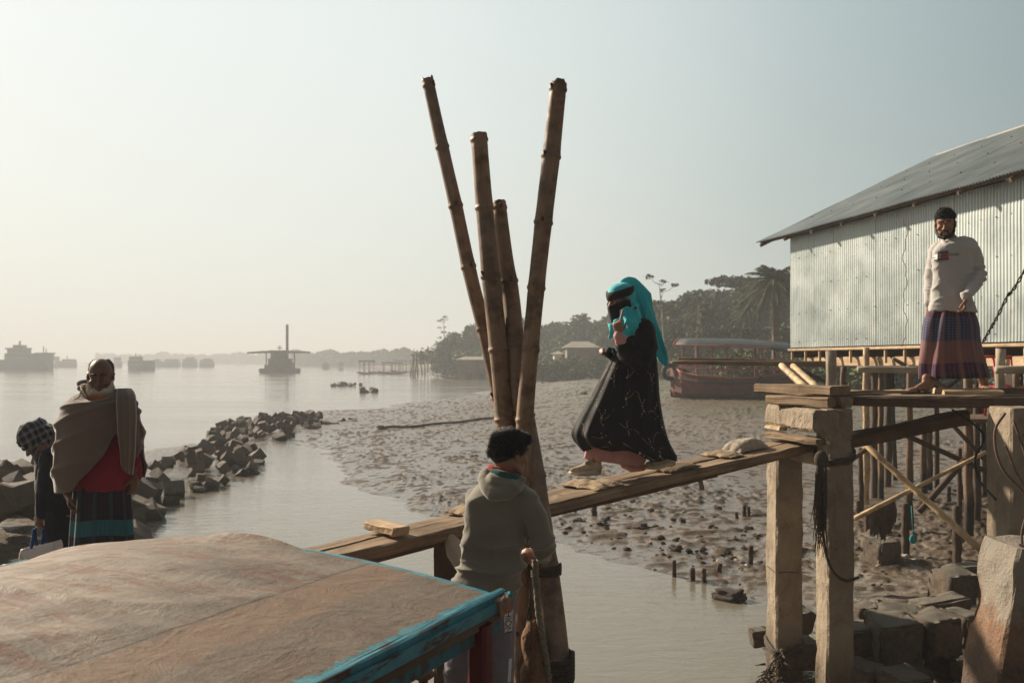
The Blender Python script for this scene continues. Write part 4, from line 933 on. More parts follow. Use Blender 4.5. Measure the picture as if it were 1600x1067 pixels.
def add_hair(parent, c, Rm, s=1.0, mat=None, blobs=None, tufts=700, tl=.022, seed=1, cond=None, amp=.004, name='hair', flow=(0, .3, -.4)):
    c = Vector(c); mm = MB()
    blobs = blobs or [((0, .026, .048), (.083, .100, .083)), ((0, .052, .0), (.072, .074, .078)), ((-.05, .02, .02), (.033, .06, .05)), ((.05, .02, .02), (.033, .06, .05))]
    for p, r in blobs: mm.ell(c+Rm @ (Vector(p)*s), [q*s for q in r], Rm, 20, 14)
    o = mm.fuse(name, mat or MT['hair'], parent, .006, 2, lambda P, N: fbm(P*60, 3, seed)*amp)
    me = o.data; rg = random.Random(seed); og = org(parent); t = MB(); nv = len(me.vertices)
    for k in range(tufts):
        v = me.vertices[rg.randrange(nv)]; p = v.co+og; n = v.normal; l = Rm.inverted() @ (p-c)/s
        if cond and not cond(l): continue
        f = (Rm @ Vector(flow)); f = (f-n*f.dot(n)); d = (f*.9+n*.55+Vector((rg.uniform(-.5, .5), rg.uniform(-.5, .5), rg.uniform(-.4, .4)))).normalized(); L = tl*rg.uniform(.5, 1.2)*s
        t.tube([p-n*.003, p+d*L*.5, p+d*L*.9+f*L*.5], [.0017, .0014, .0004], 3, cap=False)
    t2 = t.mesh(og, 'tufts', True); b = bmesh.new(); b.from_mesh(me); b.from_mesh(t2); b.to_mesh(me); b.free(); bpy.data.meshes.remove(t2)
    return o
def add_hand(m, w_, d, n, side=1, curl=.5, s=1.0, spread=.05, curls=None):
    """w_ wrist, d towards the fingers, n out of the palm; the thumb leaves on the side n x d * side"""
    w_ = Vector(w_); d = Vector(d).normalized(); n = Vector(n); n = (n-d*n.dot(d)).normalized(); t = n.cross(d)*side
    M_ = Matrix((d, t, n)).transposed()
    m.ell(w_+d*.046*s, (.048*s, .038*s, .0155*s), M_, 16, 10); m.ell(w_+d*.062*s, (.032*s, .041*s, .0135*s), M_, 16, 10); m.tube([w_-d*.04*s, w_, w_+d*.03*s], [.028*s, .026*s, .026*s], 12, round_=True, sq=.75, up=n)
    for i, (o, L) in enumerate(((.030, .072), (.010, .081), (-.010, .076), (-.029, .060))):
        cu = curls[i] if curls else curl*(1+.12*i); b = w_+d*(.086-.004*abs(i-1.3))*s+t*o*s; dd = (d+t*spread*(1.5-i)).normalized(); ps = [b-dd*.015*s]; a = 0
        ax = dd.cross(n)
        for k, fr_ in enumerate((.44, .31, .25)):
            a += cu*(1.0, 1.15, .8)[k]; q = dd*math.cos(a)+n*math.sin(a); ps.append((ps[-1] if k else b)+q*L*fr_*s)
        ps.insert(1, b); m.tube(ps, [.0090*s, .0092*s, .0086*s, .0080*s, .0070*s], 8, round_=True)
    b = w_+d*.022*s+t*.026*s; p1 = b+(d*.62+t*.72+n*.25).normalized()*.036*s; p2 = p1+(d*.85+t*.25+n*(.35+curl*.5)).normalized()*.030*s; p3 = p2+(d*.9-t*.05+n*(.3+curl*.6)).normalized()*.022*s
    m.tube([b, p1, p2, p3], [.0145*s, .0115*s, .0100*s, .0085*s], 9, round_=True)
def add_foot(m, ankle, heel, toe, up=(0, 0, 1), s=1.0, toes=True):
    a, h, t = Vector(ankle), Vector(heel), Vector(toe); d = (t-h).normalized(); x = d.cross(Vector(up)).normalized(); L = (t-h).length; z = V(0, 0, 1)
    m.tube([a+z*.06, a, h.lerp(t, .16)+z*.035*s], [.036*s, .038*s, .036*s], 12, round_=True)
    m.tube([h+d*.025+z*.024*s, h.lerp(t, .35)+z*.038*s, h.lerp(t, .62)+z*.026*s, h.lerp(t, .78)+z*.018*s], [.026*s, .034*s, .040*s, .042*s], 14, round_=True, sq=.62, up=z)
    m.tube([a+d*.01, h.lerp(t, .5)+z*.032*s], [.034*s, .03*s], 10, round_=True)
    for i, (o, k, r) in enumerate(((-.030, 1.0, .013), (-.010, .99, .0095), (.008, .96, .009), (.024, .92, .0085), (.037, .87, .008))):
        b = h.lerp(t, .74)+x*o*s*.95; e = h+d*(L*k)+x*o*s; m.tube([b+z*.017*s, e.lerp(b, .4)+z*.017*s, e+z*.011*s], [r*1.1*s, r*s, r*.9*s], 8, round_=True)
def prow(r, Y, n, k=1.0):
    xl, yl, xr, yr = r[:4]; dr = r[4] if len(r) > 4 else .6; dy = r[5] if len(r) > 5 else 0
    a, b = at(xl, yl, Y+dy), at(xr, yr, Y+dy); c = (a+b)/2; h = (b-a)/2*k
    return c, h, h.length*dr
def rrings(rows, Y, n=40, sub=4, fold=None, k=1.0, twist=0.0, sup=2.0):
    """stack of superelliptic rings through rows (xl, yl, xr, yr, depth ratio, dy)"""
    R_ = [tuple(list(r)+[.6, 0][len(r)-4:]) for r in rows]; pts = spline([Vector(r[:3]) for r in R_], sub); q2 = spline([Vector(r[3:6]) for r in R_], sub)
    out = []; N = len(pts)
    for i in range(N):
        r = tuple(pts[i])+tuple(q2[i]); c, h, dep = prow(r, Y, n, k); v = i/(N-1); ring = []
        for j in range(n):
            a = 2*PI*j/n+twist; ca, sa = math.cos(a), math.sin(a); e = 2.0/sup
            ca2, sa2 = math.copysign(abs(ca)**e, ca), math.copysign(abs(sa)**e, sa)
            f = 1+(fold(a, v) if fold else 0)
            ring.append(c+h*ca2*f+V(0, 1, 0)*dep*sa2*f)
        out.append(ring)
    return out
def gmesh(rings, name, mat, parent, cap=False, inner=None, closed=True, solid=0.0):
    m = MB(); n = len(rings[0]); nv = len(rings); vs = [p for r in rings for p in r]; fs = []; uvs = []
    for i in range(nv-1):
        for j in range(n if closed else n-1):
            k = (j+1) % n; fs.append((i*n+j, i*n+k, (i+1)*n+k, (i+1)*n+j)); a, b = j/n, (j+1)/n; c, d = i/(nv-1), (i+1)/(nv-1); uvs.append([(a, c), (b, c), (b, d), (a, d)])
    m.add(vs, fs, uvs); o = m.build(name, mat, parent, True)
    if solid:
        md = o.modifiers.new('thickness', 'SOLIDIFY'); md.thickness = solid; md.offset = -1
    return o
def sh(x, p=.6): return math.copysign(abs(x)**p, x)
def wrinkles(amp=.008, sc=(9, 9, 3), seed=0, fine=.0012, extra=None):
    def fn(P, N):
        Wp = P*np.array(sc)+fbm(P*2.5+seed, 2, seed)[:, None]*1.3; r = 1-np.abs(vn3(Wp, seed+2)); r2 = 1-np.abs(vn3(Wp*2.1+5, seed+4))
        d = amp*(r**3-.3)+amp*.4*(r2**3-.3)+vn3(P*140, seed)*fine
        return d+(extra(P, N) if extra else 0)
    return fn

# ================================================== the man in the checked lungi
Ym = 9.3
def q_(x, y, dy=0): return at(x, y, Ym+dy)
mn = thing('person', q_(1490, 613), 'bearded man in a pale grey jumper and checked purple lungi on the deck', 'person')
hc = q_(1477, 351, -.02); HR = headR(-27, 8)
m = MB(); add_head(m, hc, HR, 1.08, 1.08, q_(1491, 384, .03))
m.tube([q_(1490, 388), q_(1488, 420), q_(1487, 455), q_(1488, 490)], [.08, .11, .11, .11], 20, round_=True, sq=.6, up=(0, 1, 0))
SR, EL, WR = q_(1519, 384, -.02), q_(1529, 430, -.02), q_(1509, 466, -.22)
m.tube([SR, SR.lerp(EL, .5), EL, EL.lerp(WR, .5), WR], [.040, .038, .034, .032, .026], 12, round_=True)
add_hand(m, WR+V(-.004, 0, -.01), (-.06, -.12, -1), (-.8, .5, 0), 1, .55, .98)
SL_, EL_, WL_ = q_(1463, 392, .10), q_(1455, 438, .16), q_(1451, 476, .06)
m.tube([SL_, EL_, WL_], [.040, .034, .026], 12, round_=True); add_hand(m, WL_+V(0, 0, -.01), (-.02, -.05, -1), (.9, .3, 0), -1, .5, .98)
m.tube([q_(1476, 490), q_(1467, 540, .04), q_(1456, 580, .0), q_(1449, 606, -.04)], [.09, .055, .042, .034], 12, round_=True)
m.tube([q_(1502, 490), q_(1515, 540, .06), q_(1530, 580, .12), q_(1538, 601, .20)], [.09, .055, .042, .034], 12, round_=True)
add_foot(m, q_(1447, 600, -.05), q_(1453, 612.5, -.02), q_(1411, 614.5, -.22), s=1.02)
add_foot(m, q_(1538, 596, .22), q_(1533, 610, .30), q_(1549, 612, .04), s=1.02)
m.fuse('body', MT['skin'], mn, .0055, 2)
add_eyes(mn, hc, HR, 1.08)
add_hair(mn, hc, HR, 1.08, blobs=[((0, .022, .057), (.079, .097, .069)), ((0, .050, .012), (.074, .074, .078)), ((0, -.040, .098), (.060, .052, .044)), ((-.054, .026, .026), (.028, .050, .044)), ((.054, .026, .026), (.028, .050, .044))], tufts=4500, tl=.020, seed=3, cond=lambda l: l.z > .06 or l.y > .05)
bm_ = MB()
def LH(c, Rm, s): return lambda p: Vector(c)+Rm @ (Vector(p)*s)
lh = LH(hc, HR, 1.08)
bm_.tube([lh((-.073, .0, -.02)), lh((-.066, -.018, -.060)), lh((-.044, -.056, -.098)), lh((0, -.078, -.112)), lh((.044, -.056, -.098)), lh((.066, -.018, -.060)), lh((.073, .0, -.02))], [.010, .019, .020, .022, .020, .019, .010], 10, round_=True)
bm_.tube([lh((-.034, -.076, -.080)), lh((-.026, -.086, -.056)), lh((0, -.096, -.052)), lh((.026, -.086, -.056)), lh((.034, -.076, -.080))], [.008, .008, .008, .008, .008], 8, round_=True)
bm_.ell(lh((0, -.080, -.098)), .016)
for q in (-1, 1): bm_.tube([lh((q*.0735, -.012, .055)), lh((q*.073, -.008, .015)), lh((q*.072, -.004, -.025))], [.012, .010, .010], 8, round_=True, sq=.6)
bm_.fuse('beard', MT['hair'], mn, .0055, 1, lambda P, N: fbm(P*90, 3, 4)*.004)
# jumper
m = MB()
rows = [(1473, 374, 1504, 369, .85, .03), (1467, 383, 1520, 375, .64, .02), (1459, 393, 1528, 388, .55, .01), (1457, 412, 1524, 411, .56), (1458, 432, 1520, 432, .58), (1456, 452, 1518, 452, .60), (1454, 470, 1520, 470, .62), (1452, 486, 1526, 489, .64)]
m.loft(rrings(rows, Ym, 32, 4))
m.tube([q_(1517, 390, -.01), q_(1525, 410, .0), EL+V(.012, 0, 0), EL.lerp(WR, .5)+V(.012, 0, 0), WR+V(.002, 0, .015)], [.076, .070, .064, .055, .045], 16, round_=True)
m.tube([WR+V(.004, 0, .05), WR+V(0, 0, .0)], [.051, .048], 14, round_=False)
m.tube([SL_+V(.02, 0, .01), EL_, WL_+V(0, 0, .02)], [.078, .066, .046], 16, round_=True)
m.tube(spline([q_(1474, 377, -.01), q_(1480, 382, -.06), q_(1492, 382, -.08), q_(1503, 375, -.02), q_(1505, 370, .05)], 4), .016, 8, round_=True)
def jx(P, N):
    z = (P[:, 2]-q_(1490, 470).z); hem = np.exp(-((z+.06)/.035)**2)*.006
    return hem+np.exp(-((P[:, 2]-EL.z)/.12)**2)*np.clip(P[:, 0]-EL.x+.12, 0, .1)*10*.010*np.sin(P[:, 2]*95+P[:, 1]*30)
JM = cloth('grey_knit_jumper', (.48, .46, .435), (.41, .39, .37), wr=.25, scale=4.)
jo = m.fuse('jumper', JM, mn, .008, 3, wrinkles(.010, (5, 5, 11), 21, .0004, jx))
# chest print: a striped flag and letters that follow the cloth
def bvh_of(o):
    b = bmesh.new(); b.from_mesh(o.data); t = BVHTree.FromBMesh(b); b.free(); return t
def drape(o, tree, og, off=.002, d=V(0, 1, 0)):
    me = o.data; base = o.matrix_world.translation
    for v in me.vertices:
        p = v.co+org(o)-og; h = tree.ray_cast(p-d*1.0, d)
        if h[0] is not None: v.co = h[0]-d*off+og-org(o)
def text_mesh(txt, size, name, mat, parent, origin, xdir, updir, depth=0.0, cuts=0, align='CENTER'):
    cu = bpy.data.curves.new('t', 'FONT'); cu.body = txt; cu.size = size; cu.align_x = align; cu.align_y = 'CENTER'; cu.extrude = depth
    t = bpy.data.objects.new('t', cu); col.objects.link(t); dg = bpy.context.evaluated_depsgraph_get(); me = bpy.data.meshes.new_from_object(t.evaluated_get(dg)); bpy.data.objects.remove(t)
    if cuts:
        b = bmesh.new(); b.from_mesh(me); bmesh.ops.triangulate(b, faces=b.faces); bmesh.ops.subdivide_edges(b, edges=b.edges, cuts=cuts); b.to_mesh(me); b.free()
    xd, ud = Vector(xdir).normalized(), Vector(updir).normalized(); nd = xd.cross(ud); og = org(parent)
    for v in me.vertices: v.co = Vector(origin)+xd*v.co.x+ud*v.co.y+nd*v.co.z-og
    return link_mesh(name, me, mat, parent)
def patch(name, mat, parent, a, b, c, d, n=10):
    m = MB(); vs = []; fs = []
    for i in range(n+1):
        for j in range(n+1): vs.append(a.lerp(b, i/n).lerp(d.lerp(c, i/n), j/n))
    for i in range(n):
        for j in range(n): k = i*(n+1)+j; fs.append((k, k+n+1, k+n+2, k+1))
    m.add(vs, fs); return m.build(name, mat, parent, True)
tree = bvh_of(jo); og = org(mn)
NAVY = plain('faded_navy_print', (.09, .085, .10), (.12, .11, .13), 20., .8, .2); WHT = plain('white_print', (.66, .62, .57), (.72, .68, .62), 20., .8, .2); REDP = plain('red_print', (.45, .09, .08), (.5, .12, .10), 20., .8, .2)
pk = []
def P4(x0, y0, x1, y1, nm, mt, sk=0): o = patch(nm, mt, jo, q_(x0, y1+sk, -.13), q_(x1, y1, -.13), q_(x1, y0, -.13), q_(x0, y0+sk, -.13)); drape(o, tree, og, .003); return o
P4(1465.5, 391, 1484.5, 395, 'print_band', NAVY, 2); P4(1465, 402.5, 1484.5, 405.5, 'print_band', NAVY, 1.2)
P4(1464.5, 395, 1474.5, 402.5, 'print_band', WHT, 1.6); P4(1474.5, 395, 1484.5, 402.5, 'print_band', REDP, .8)
t_ = text_mesh('IME', .034, 'lettering', NAVY, jo, q_(1469, 399.6, -.13), (1, 0, .09), (0, 0, 1), cuts=1); drape(t_, tree, og, .006)
t_ = text_mesh('HIL', .034, 'lettering', plain('dark_red_print', (.3, .04, .04), (.3, .05, .04), 9., .8, .1), jo, q_(1479.5, 398.5, -.13), (1, 0, .05), (0, 0, 1), cuts=1); drape(t_, tree, og, .006)
t_ = text_mesh('FIGER', .034, 'lettering', NAVY, jo, q_(1492.5, 397.6, -.13), (1, 0, .0), (0, 0, 1), cuts=1); drape(t_, tree, og, .004)
# lungi
def lungi_fold(k, amp, ph, centre=-PI/2, gather=1.0):
    def f(a, v):
        w1 = math.sin(k*a+ph+1.2*math.sin(v*2.2+a)); w2 = math.sin((k*1.9)*a+ph*2+v*1.5); g = math.exp(-((a-centre+PI) % (2*PI)-PI)**2/.9)
        return amp*(.35+.9*v)*(.6*sh(w1, .8)+.4*w2)+gather*amp*1.1*g*sh(math.sin(9*a+2*v+ph), .7)*(1.15-.5*v)
    return f
def lungimat(name, bands, vert, uvs=1.0, fine=None):
    g = G(name); uv = g.co((1, 1, 1), 'UV', False); u = g.sep(uv, 'X'); v = g.sep(uv, 'Y'); v = g.ma('ADD', v, g.ma('MULTIPLY', g.ma('SINE', g.ma('MULTIPLY', u, 18.)), .012))
    c = g.ramp(v, bands, 'CONSTANT')
    fu = g.n('Math', {0: g.ma('MULTIPLY', u, 46.)}, operation='FRACT'); st_ = g.ma('GREATER_THAN', fu, .80)
    c = g.mix(g.ma('MULTIPLY', st_, .38), c, vert[0])
    f2 = g.n('Math', {0: g.ma('MULTIPLY_ADD', u, 11.5, .3)}, operation='FRACT'); c = g.mix(g.ma('MULTIPLY', g.ma('GREATER_THAN', f2, .82), .5), c, vert[1])
    if fine:
        a, b, colr = fine; z = g.ma('MULTIPLY', g.ma('GREATER_THAN', v, a), g.ma('LESS_THAN', v, b)); fv = g.n('Math', {0: g.ma('MULTIPLY', v, 34.)}, operation='FRACT')
        c = g.mix(g.ma('MULTIPLY', z, g.ma('MULTIPLY', g.ma('GREATER_THAN', fv, .72), .8)), c, colr)
        c = g.mix(g.ma('MULTIPLY', z, g.ma('MULTIPLY', st_, .7)), c, colr)
    n = g.noise(g.co(), 7., 4, .6); c = g.mix(g.ma('MULTIPLY', n, .4), c, (.05, .03, .04))
    return g.set(base=c, rough=.9, normal=g.bump(g.noise(g.co(), 14., 4, .6), .3, .006), sheen=.15, spec=.2)
LM = lungimat('checked_purple_lungi', [(0, (.04, .016, .038)), (.10, (.26, .09, .05)), (.14, (.045, .017, .045)), (.22, (.025, .02, .05)), (.48, (.20, .095, .095)), (.76, (.055, .02, .065)), (.93, (.015, .01, .022))], ((.30, .14, .16), (.36, .18, .12)), fine=(.22, .48, (.10, .14, .25)))
rows = [(1459, 474, 1516, 477, .55), (1452, 486, 1522, 488, .58), (1445, 505, 1528, 508, .62), (1443, 525, 1529, 527, .62), (1441, 545, 1532, 545, .62, .02), (1439, 562, 1536, 562, .62, .03), (1438, 578, 1540, 576, .60, .04), (1439, 592, 1544, 590, .58, .04)]
gmesh(rrings(rows, Ym, 160, 7, lungi_fold(5, .07, .6, -PI/2-.45, 1.3)), 'lungi', LM, mn, solid=.004)
# sandals
def sandal(heel, toe, w0, mat, par):
    h, t = Vector(heel), Vector(toe); d = (t-h).normalized(); x = d.cross(V(0, 0, 1)).normalized(); m = MB(); r1, r2 = [], []
    for i in range(18):
        a = 2*PI*i/18; p = h.lerp(t, .5)+d*math.cos(a)*(t-h).length*.53+x*math.sin(a)*w0*(1+.18*math.cos(a)); r1.append(p); r2.append(p+V(0, 0, .016))
    m.loft([r1, r2]); mi = h.lerp(t, .52); m.tube([mi+x*.046+V(0, 0, .012), mi+x*.03+d*.03+V(0, 0, .052), h.lerp(t, .80)+V(0, 0, .036), mi-x*.03+d*.03+V(0, 0, .052), mi-x*.046+V(0, 0, .012)], [.012, .013, .011, .013, .012], 8, sq=.4)
    m.build('sandal', mat, par, True)
sandal(q_(1454, 614.2, -.02)+V(0, 0, -.004), q_(1410, 616, -.22)+V(0, 0, -.004), .046, MT['black'], mn); sandal(q_(1533, 611.5, .30)+V(0, 0, -.004), q_(1549, 613.5, .04)+V(0, 0, -.004), .046, MT['black'], mn)
m = MB(); m.box(q_(1444.5, 512, .12), (.035, .03, .085), Euler((0, .15, 0)).to_matrix()); o = m.build('yellow_packet', plain('yellow_packet', (.45, .27, .06), (.55, .33, .08), 9., .6, .2), origin=q_(1444, 512, .12)); tag(o, 'small yellow packet in the far hand of the man in the checked lungi', 'packet')

# ================================================== the woman on the gangway
Yw = 7.6
def q_(x, y, dy=0): return at(x, y, Yw+dy)
wm_ = thing('person', q_(985, 740), 'woman in black abaya, face veil and turquoise headscarf walking down the gangway', 'person')
hc = q_(968, 470, -.02); HR = headR(-58, 10, 0); lh = LH(hc, HR, 1.0)
m = MB(); add_head(m, hc, HR, 1.0, .95, q_(986, 508, .03))
m.tube([q_(992, 512), q_(997, 545), q_(1000, 580), q_(1000, 615)], [.07, .10, .10, .10], 18, round_=True, sq=.6, up=(0, 1, 0))
EN = q_(992, 566, -.22); WN = q_(966, 524, -.30)
m.tube([q_(1005, 520, -.14), EN, EN.lerp(WN, .5), WN], [.05, .042, .038, .026], 12, round_=True)
add_hand(m, WN+V(.0, 0, .012), (-.10, .02, 1), (.35, .9, .1), 1, .9, .92, curls=[.75, .95, 1.1, 1.2])
EF = q_(985, 575, .12); WF = q_(956, 551, .02)
m.tube([q_(985, 520, .16), EF, WF], [.05, .042, .026], 12, round_=True); add_hand(m, WF, (-.85, -.1, .25), (.1, .5, -.8), 1, 1.0, .9)
m.tube([q_(990, 612), q_(957, 668, -.05), q_(927, 718, -.05)], [.10, .065, .04], 12, round_=True); m.tube([q_(1005, 612), q_(1018, 668, .05), q_(1030, 716, .06)], [.10, .065, .04], 12, round_=True)
m.fuse('body', MT['skin'], wm_, .0055, 2)
for q in (-1, 1):
    mm = MB(); mm.ell(lh((q*.032, -.0705, .0)), .0098, None, 12, 8); e = mm.build('eye', MT['eyewhite'], wm_, True); mm = MB(); mm.ell(lh((q*.032, -.0768, .0)), .0056, None, 10, 6); mm.build('iris', MT['iris'], e, True)
# abaya
def af(a, v):
    return .004*math.sin(27*a+3*v)*(v > .1)+(.012+.055*v**1.6)*(.55*sh(math.sin(6*a+.9+2.0*v+.8*math.sin(a*2+v*3)), .75)+.45*math.sin(13*a+2.4-2*v))*(1-.5*math.exp(-((v-.25)/.12)**2))+(.02*math.exp(-((v-.5)/.3)**2)*sh(math.sin(8*a+1.0), .9)*math.exp(-((a-4.0)/.7)**2))
arow = [(974, 503, 1001, 499, .95, .01), (968, 512, 1012, 508, .72, 0), (966, 526, 1019, 522, .66), (964, 542, 1023, 541, .66), (955, 560, 1025, 562, .66), (941, 588, 1027, 590, .66), (925, 620, 1029, 622, .64, -.02), (908, 650, 1034, 655, .62, -.03), (897, 673, 1041, 684, .60, -.04), (899, 686, 1050, 705, .56, -.04), (908, 697, 1056, 717, .54, -.04)]
AR = rrings(arow, Yw, 200, 8, af)
ABM = G('black_satin_abaya'); v = ABM.co((1, 1, 1), 'Object', False); n1 = ABM.noise(v, 6., 4, .6)
ABM = ABM.set(base=ABM.mix(n1, (.007, .006, .007), (.013, .011, .012)), rough=ABM.ramp(n1, [(.3, .62), (.7, .8)]), normal=ABM.bump(n1, .3, .01, ABM.bump(ABM.noise(v, 220., 2, .5), .2, .001)), sheen=0., spec=.2)
# hem dips and flares in soft scallops
nv = len(AR)
for i in range(nv):
    v_ = i/(nv-1)
    if v_ > .8:
        for j in range(len(AR[i])):
            a = 2*PI*j/len(AR[i]); AR[i][j] = AR[i][j]+V(0, 0, (v_-.8)*5*(.022*math.sin(3*a+1)+.014*math.sin(7*a)))
ab = gmesh(AR, 'abaya', ABM, wm_, solid=.004)
m = MB(); m.tube([q_(1006, 516, -.10), q_(1008, 540, -.16), EN+V(.03, 0, -.01), EN.lerp(WN, .35)+V(.0, 0, -.01), EN.lerp(WN, .60)], [.085, .10, .095, .078, .07], 18, round_=True)
m.tube([q_(984, 520, .14), EF+V(0, 0, -.01), q_(966, 560, .06), q_(957, 553, .03)], [.08, .085, .06, .05], 16, round_=True); m.ell(q_(952, 551, .01), (.04, .045, .05))
m.ell(q_(990, 508, 0), (.10, .09, .06)); m.ell(q_(985, 548, -.10), (.10, .10, .12))
SLV = m.fuse('abaya_sleeves', ABM, wm_, .008, 3, wrinkles(.013, (8, 8, 10), 5))
m = MB(); m.tube([EN.lerp(WN, .52)+V(-.004, 0, 0), EN.lerp(WN, .75), WN+V(0, 0, -.005)], [.058, .050, .036], 14, round_=True)
PINK = cloth('dusty_pink_cotton', (.58, .31, .29), (.48, .23, .22), wr=.4)
m.fuse('inner_sleeve', PINK, wm_, .006, 1, wrinkles(.007, (14, 14, 22), 6))
# pink skirt beneath
def pf(a, v): return (.02+.05*v)*(sh(math.sin(9*a+.4+v), .8)*.6+.4*math.sin(17*a))
gmesh(rrings([(950, 600, 1010, 602, .6), (928, 660, 1025, 662, .5, -.02), (917, 700, 1012, 705, .42, -.03), (913, 716, 1002, 728, .38, -.03)], Yw, 120, 8, pf), 'pink_skirt', PINK, wm_, solid=.003)
m = MB(); m.tube([q_(975, 712, .02), q_(975, 725, .02), q_(988, 731, .02), q_(1004, 730, .02)], [.03, .035, .034, .03], 12, round_=True); m.fuse('trouser_cuff', PINK, wm_, .007, 1, wrinkles(.005, (14, 14, 22), 6))
# trainers
def trainer(heel, toe, up, par, upper, sole, s=1.0, open_top=True):
    h, t = Vector(heel), Vector(toe); d = (t-h).normalized(); z = Vector(up).normalized(); z = (z-d*z.dot(d)).normalized(); x = d.cross(z); L = (t-h).length
    m = MB(); rr = []
    prof = [(-.02, .018, .012, .030), (.02, .032, .004, .042), (.15, .037, 0, .045), (.35, .034, .004, .040), (.6, .044, .0, .034), (.8, .046, .004, .032), (.94, .034, .012, .032), (1.0, .016, .018, .030)]
    for q, w0, z0, z1 in prof:
        c = h+d*q*L; rr.append([c+x*w0*s*sx_+z*zz*s for sx_, zz in ((-.95, z0), (0, z0-.002), (.95, z0), (1.03, (z0+z1)/2), (1, z1), (0, z1+.002), (-1, z1), (-1.03, (z0+z1)/2))])
    m.loft(rr); so_ = m.build('shoe_sole', sole, par, True)
    m = MB(); m.tube([h+d*.12*L+z*.105*s, h+d*.14*L+z*.06*s, h+d*.12*L+z*.035*s], [.040*s, .043*s, .043*s], 14, round_=True); m.tube([h+d*.10*L+z*.05*s, h+d*.4*L+z*.066*s, h+d*.65*L+z*.045*s, h+d*.85*L+z*.040*s], [.040*s, .042*s, .041*s, .034*s], 14, round_=True, sq=.75, up=z)
    m.tube([h+d*.25*L+z*.105*s, h+d*.45*L+z*.085*s], [.026*s, .022*s], 10, round_=True)
    u = m.fuse('shoe', upper, par, .006, 2)
    m = MB()
    for k in range(5):
        c = h+d*(.36+k*.085)*L+z*(.105-.011*k)*s; m.tube([c-x*.026*s-z*.008, c+z*.006, c+x*.026*s-z*.008], .0032*s, 5, round_=True)
    m.build('laces', plain('grey_laces', (.30, .27, .2), (.4, .36, .28), 30., .9, .3), par, True)
BG = plain('beige_suede', (.42, .33, .22), (.54, .44, .31), 25., .85, .5, .003, c3=(.22, .18, .11), sc3=14.); SO = plain('cream_rubber', (.52, .42, .32), (.62, .52, .41), 12., .6, .3)
trainer(q_(937, 741.5, -.03), q_(890, 743.5, -.13), (0.05, 0, 1), wm_, BG, SO, 1.02)
trainer(q_(1054, 727, .06), q_(1008, 735.5, -.02), (-.1, 0, 1), wm_, BG, SO, 1.0)
# turquoise headscarf
TQ = cloth('turquoise_georgette', (.03, .52, .57), (.03, .43, .50), wr=.35, sheen=.3, rough=.7)
m = MB(); m.ell(lh((0, .024, .056)), (.092, .112, .080), HR, 22, 14); m.ell(lh((0, .07, .03)), (.075, .075, .085), HR)
m.ell(lh((0, .04, -.05)), (.088, .088, .085), HR)
m.tube([lh((0, .05, -.04)), q_(985, 497, .02), q_(988, 510, .02)], [.088, .092, .10], 18, round_=True)
def fl(ps, ws, th, up=(0, 1, 0)): m.tube(ps, ws, 18, round_=True, sq=th, up=up)
fl([q_(984, 452, .06), q_(998, 470, .07), q_(1010, 500, .10), q_(1020, 530, .12), q_(1030, 552, .12), q_(1040, 567, .12)], [.10, .115, .085, .062, .055, .022], .35)
fl([q_(996, 478, -.08), q_(991, 493, -.13), q_(985, 508, -.17), q_(982, 518, -.17)], [.022, .052, .062, .052], .32)
fl([q_(980, 492, -.12), q_(970, 508, -.10), q_(957, 515, -.12), q_(955, 526, -.14)], [.05, .045, .038, .022], .5)
m.ell(q_(957, 549, -.26), (.012, .012, .022))
def sf(P, N):
    Wp = np.stack([P[:, 0]*26+P[:, 2]*9, P[:, 1]*16, P[:, 2]*3], 1); lo = np.clip((hc.z+.07-P[:, 2])/.10, 0, 1)
    return lo*((1-np.abs(vn3(Wp, 3)))**2-.45)*.036+fbm(P*30, 2, 3)*.0015
scf = m.fuse('headscarf', TQ, wm_, .007, 3, sf)
m = MB(); m.ell(q_(993, 481, -.155), (.014, .01, .012)); m.build('scarf_pin', plain('dark_pin', (.08, .02, .02), (.1, .03, .03), 9., .3, .1), scf, True)
# face veil: band round the brow, cloth below the eyes
BK = cloth('black_chiffon', (.010, .009, .011), (.016, .014, .017), wr=.3, sheen=.1, rough=.8)
m = MB(); rings = []
for i in range(49):
    a = 2*PI*i/48; x, y = math.sin(a), -math.cos(a); ring = []
    for zz, off in ((.007, -.004), (.007, .003), (.042, .007), (.070, .003), (.070, -.006)):
        kk = 1 if y < .1 else max(.55, 1-.5*(y-.1)/.8); ztop = .042+(zz-.042)*kk; sh_ = 1-.07*max(0, y); ring.append(lh((x*(.0965+off)*sh_, .022+y*(.1155+off)*sh_, ztop+.024+.018*y)))
    rings.append(ring)
m.loft(rings, closed=True, cap=False); m.build('veil_band', BK, wm_, True)
m = MB(); vs = []
A0 = [R(-100+200*i/28) for i in range(29)]; Zs = [-.010, -.025, -.045, -.07, -.095, -.12, -.145, -.168]
rin = []
for k, zz in enumerate(Zs):
    ring = []
    for i, a in enumerate(A0):
        sx_, cy = math.sin(a), -math.cos(a); nose = math.exp(-(a/.35)**2)*(.018 if k in (0, 1, 2) else .012); dr = [0, .002, .003, .004, .002, -.002, -.008, -.016][k]
        rx_, ry_ = .101+dr, .098+dr+nose*.8; dz = -.010*math.exp(-(a/.9)**2) if k == 0 else 0; dz += -.035*math.exp(-(a/.7)**2)*(k/7)
        ring.append(lh((sx_*rx_*(1-.25*(k/7)**2), .006+cy*ry_, zz+dz+.012*abs(sx_)*(k < 2)))+(0*V(0, 0, 1)))
    rin.append(ring)
o = gmesh([list(x) for x in rin], 'face_veil', BK, wm_, closed=False, solid=.003)
m = MB(); m.tube([lh((.088, -.045, .03)), lh((.096, -.01, .012)), lh((.092, -.02, -.01))], [.003, .003, .003], 6, round_=True)
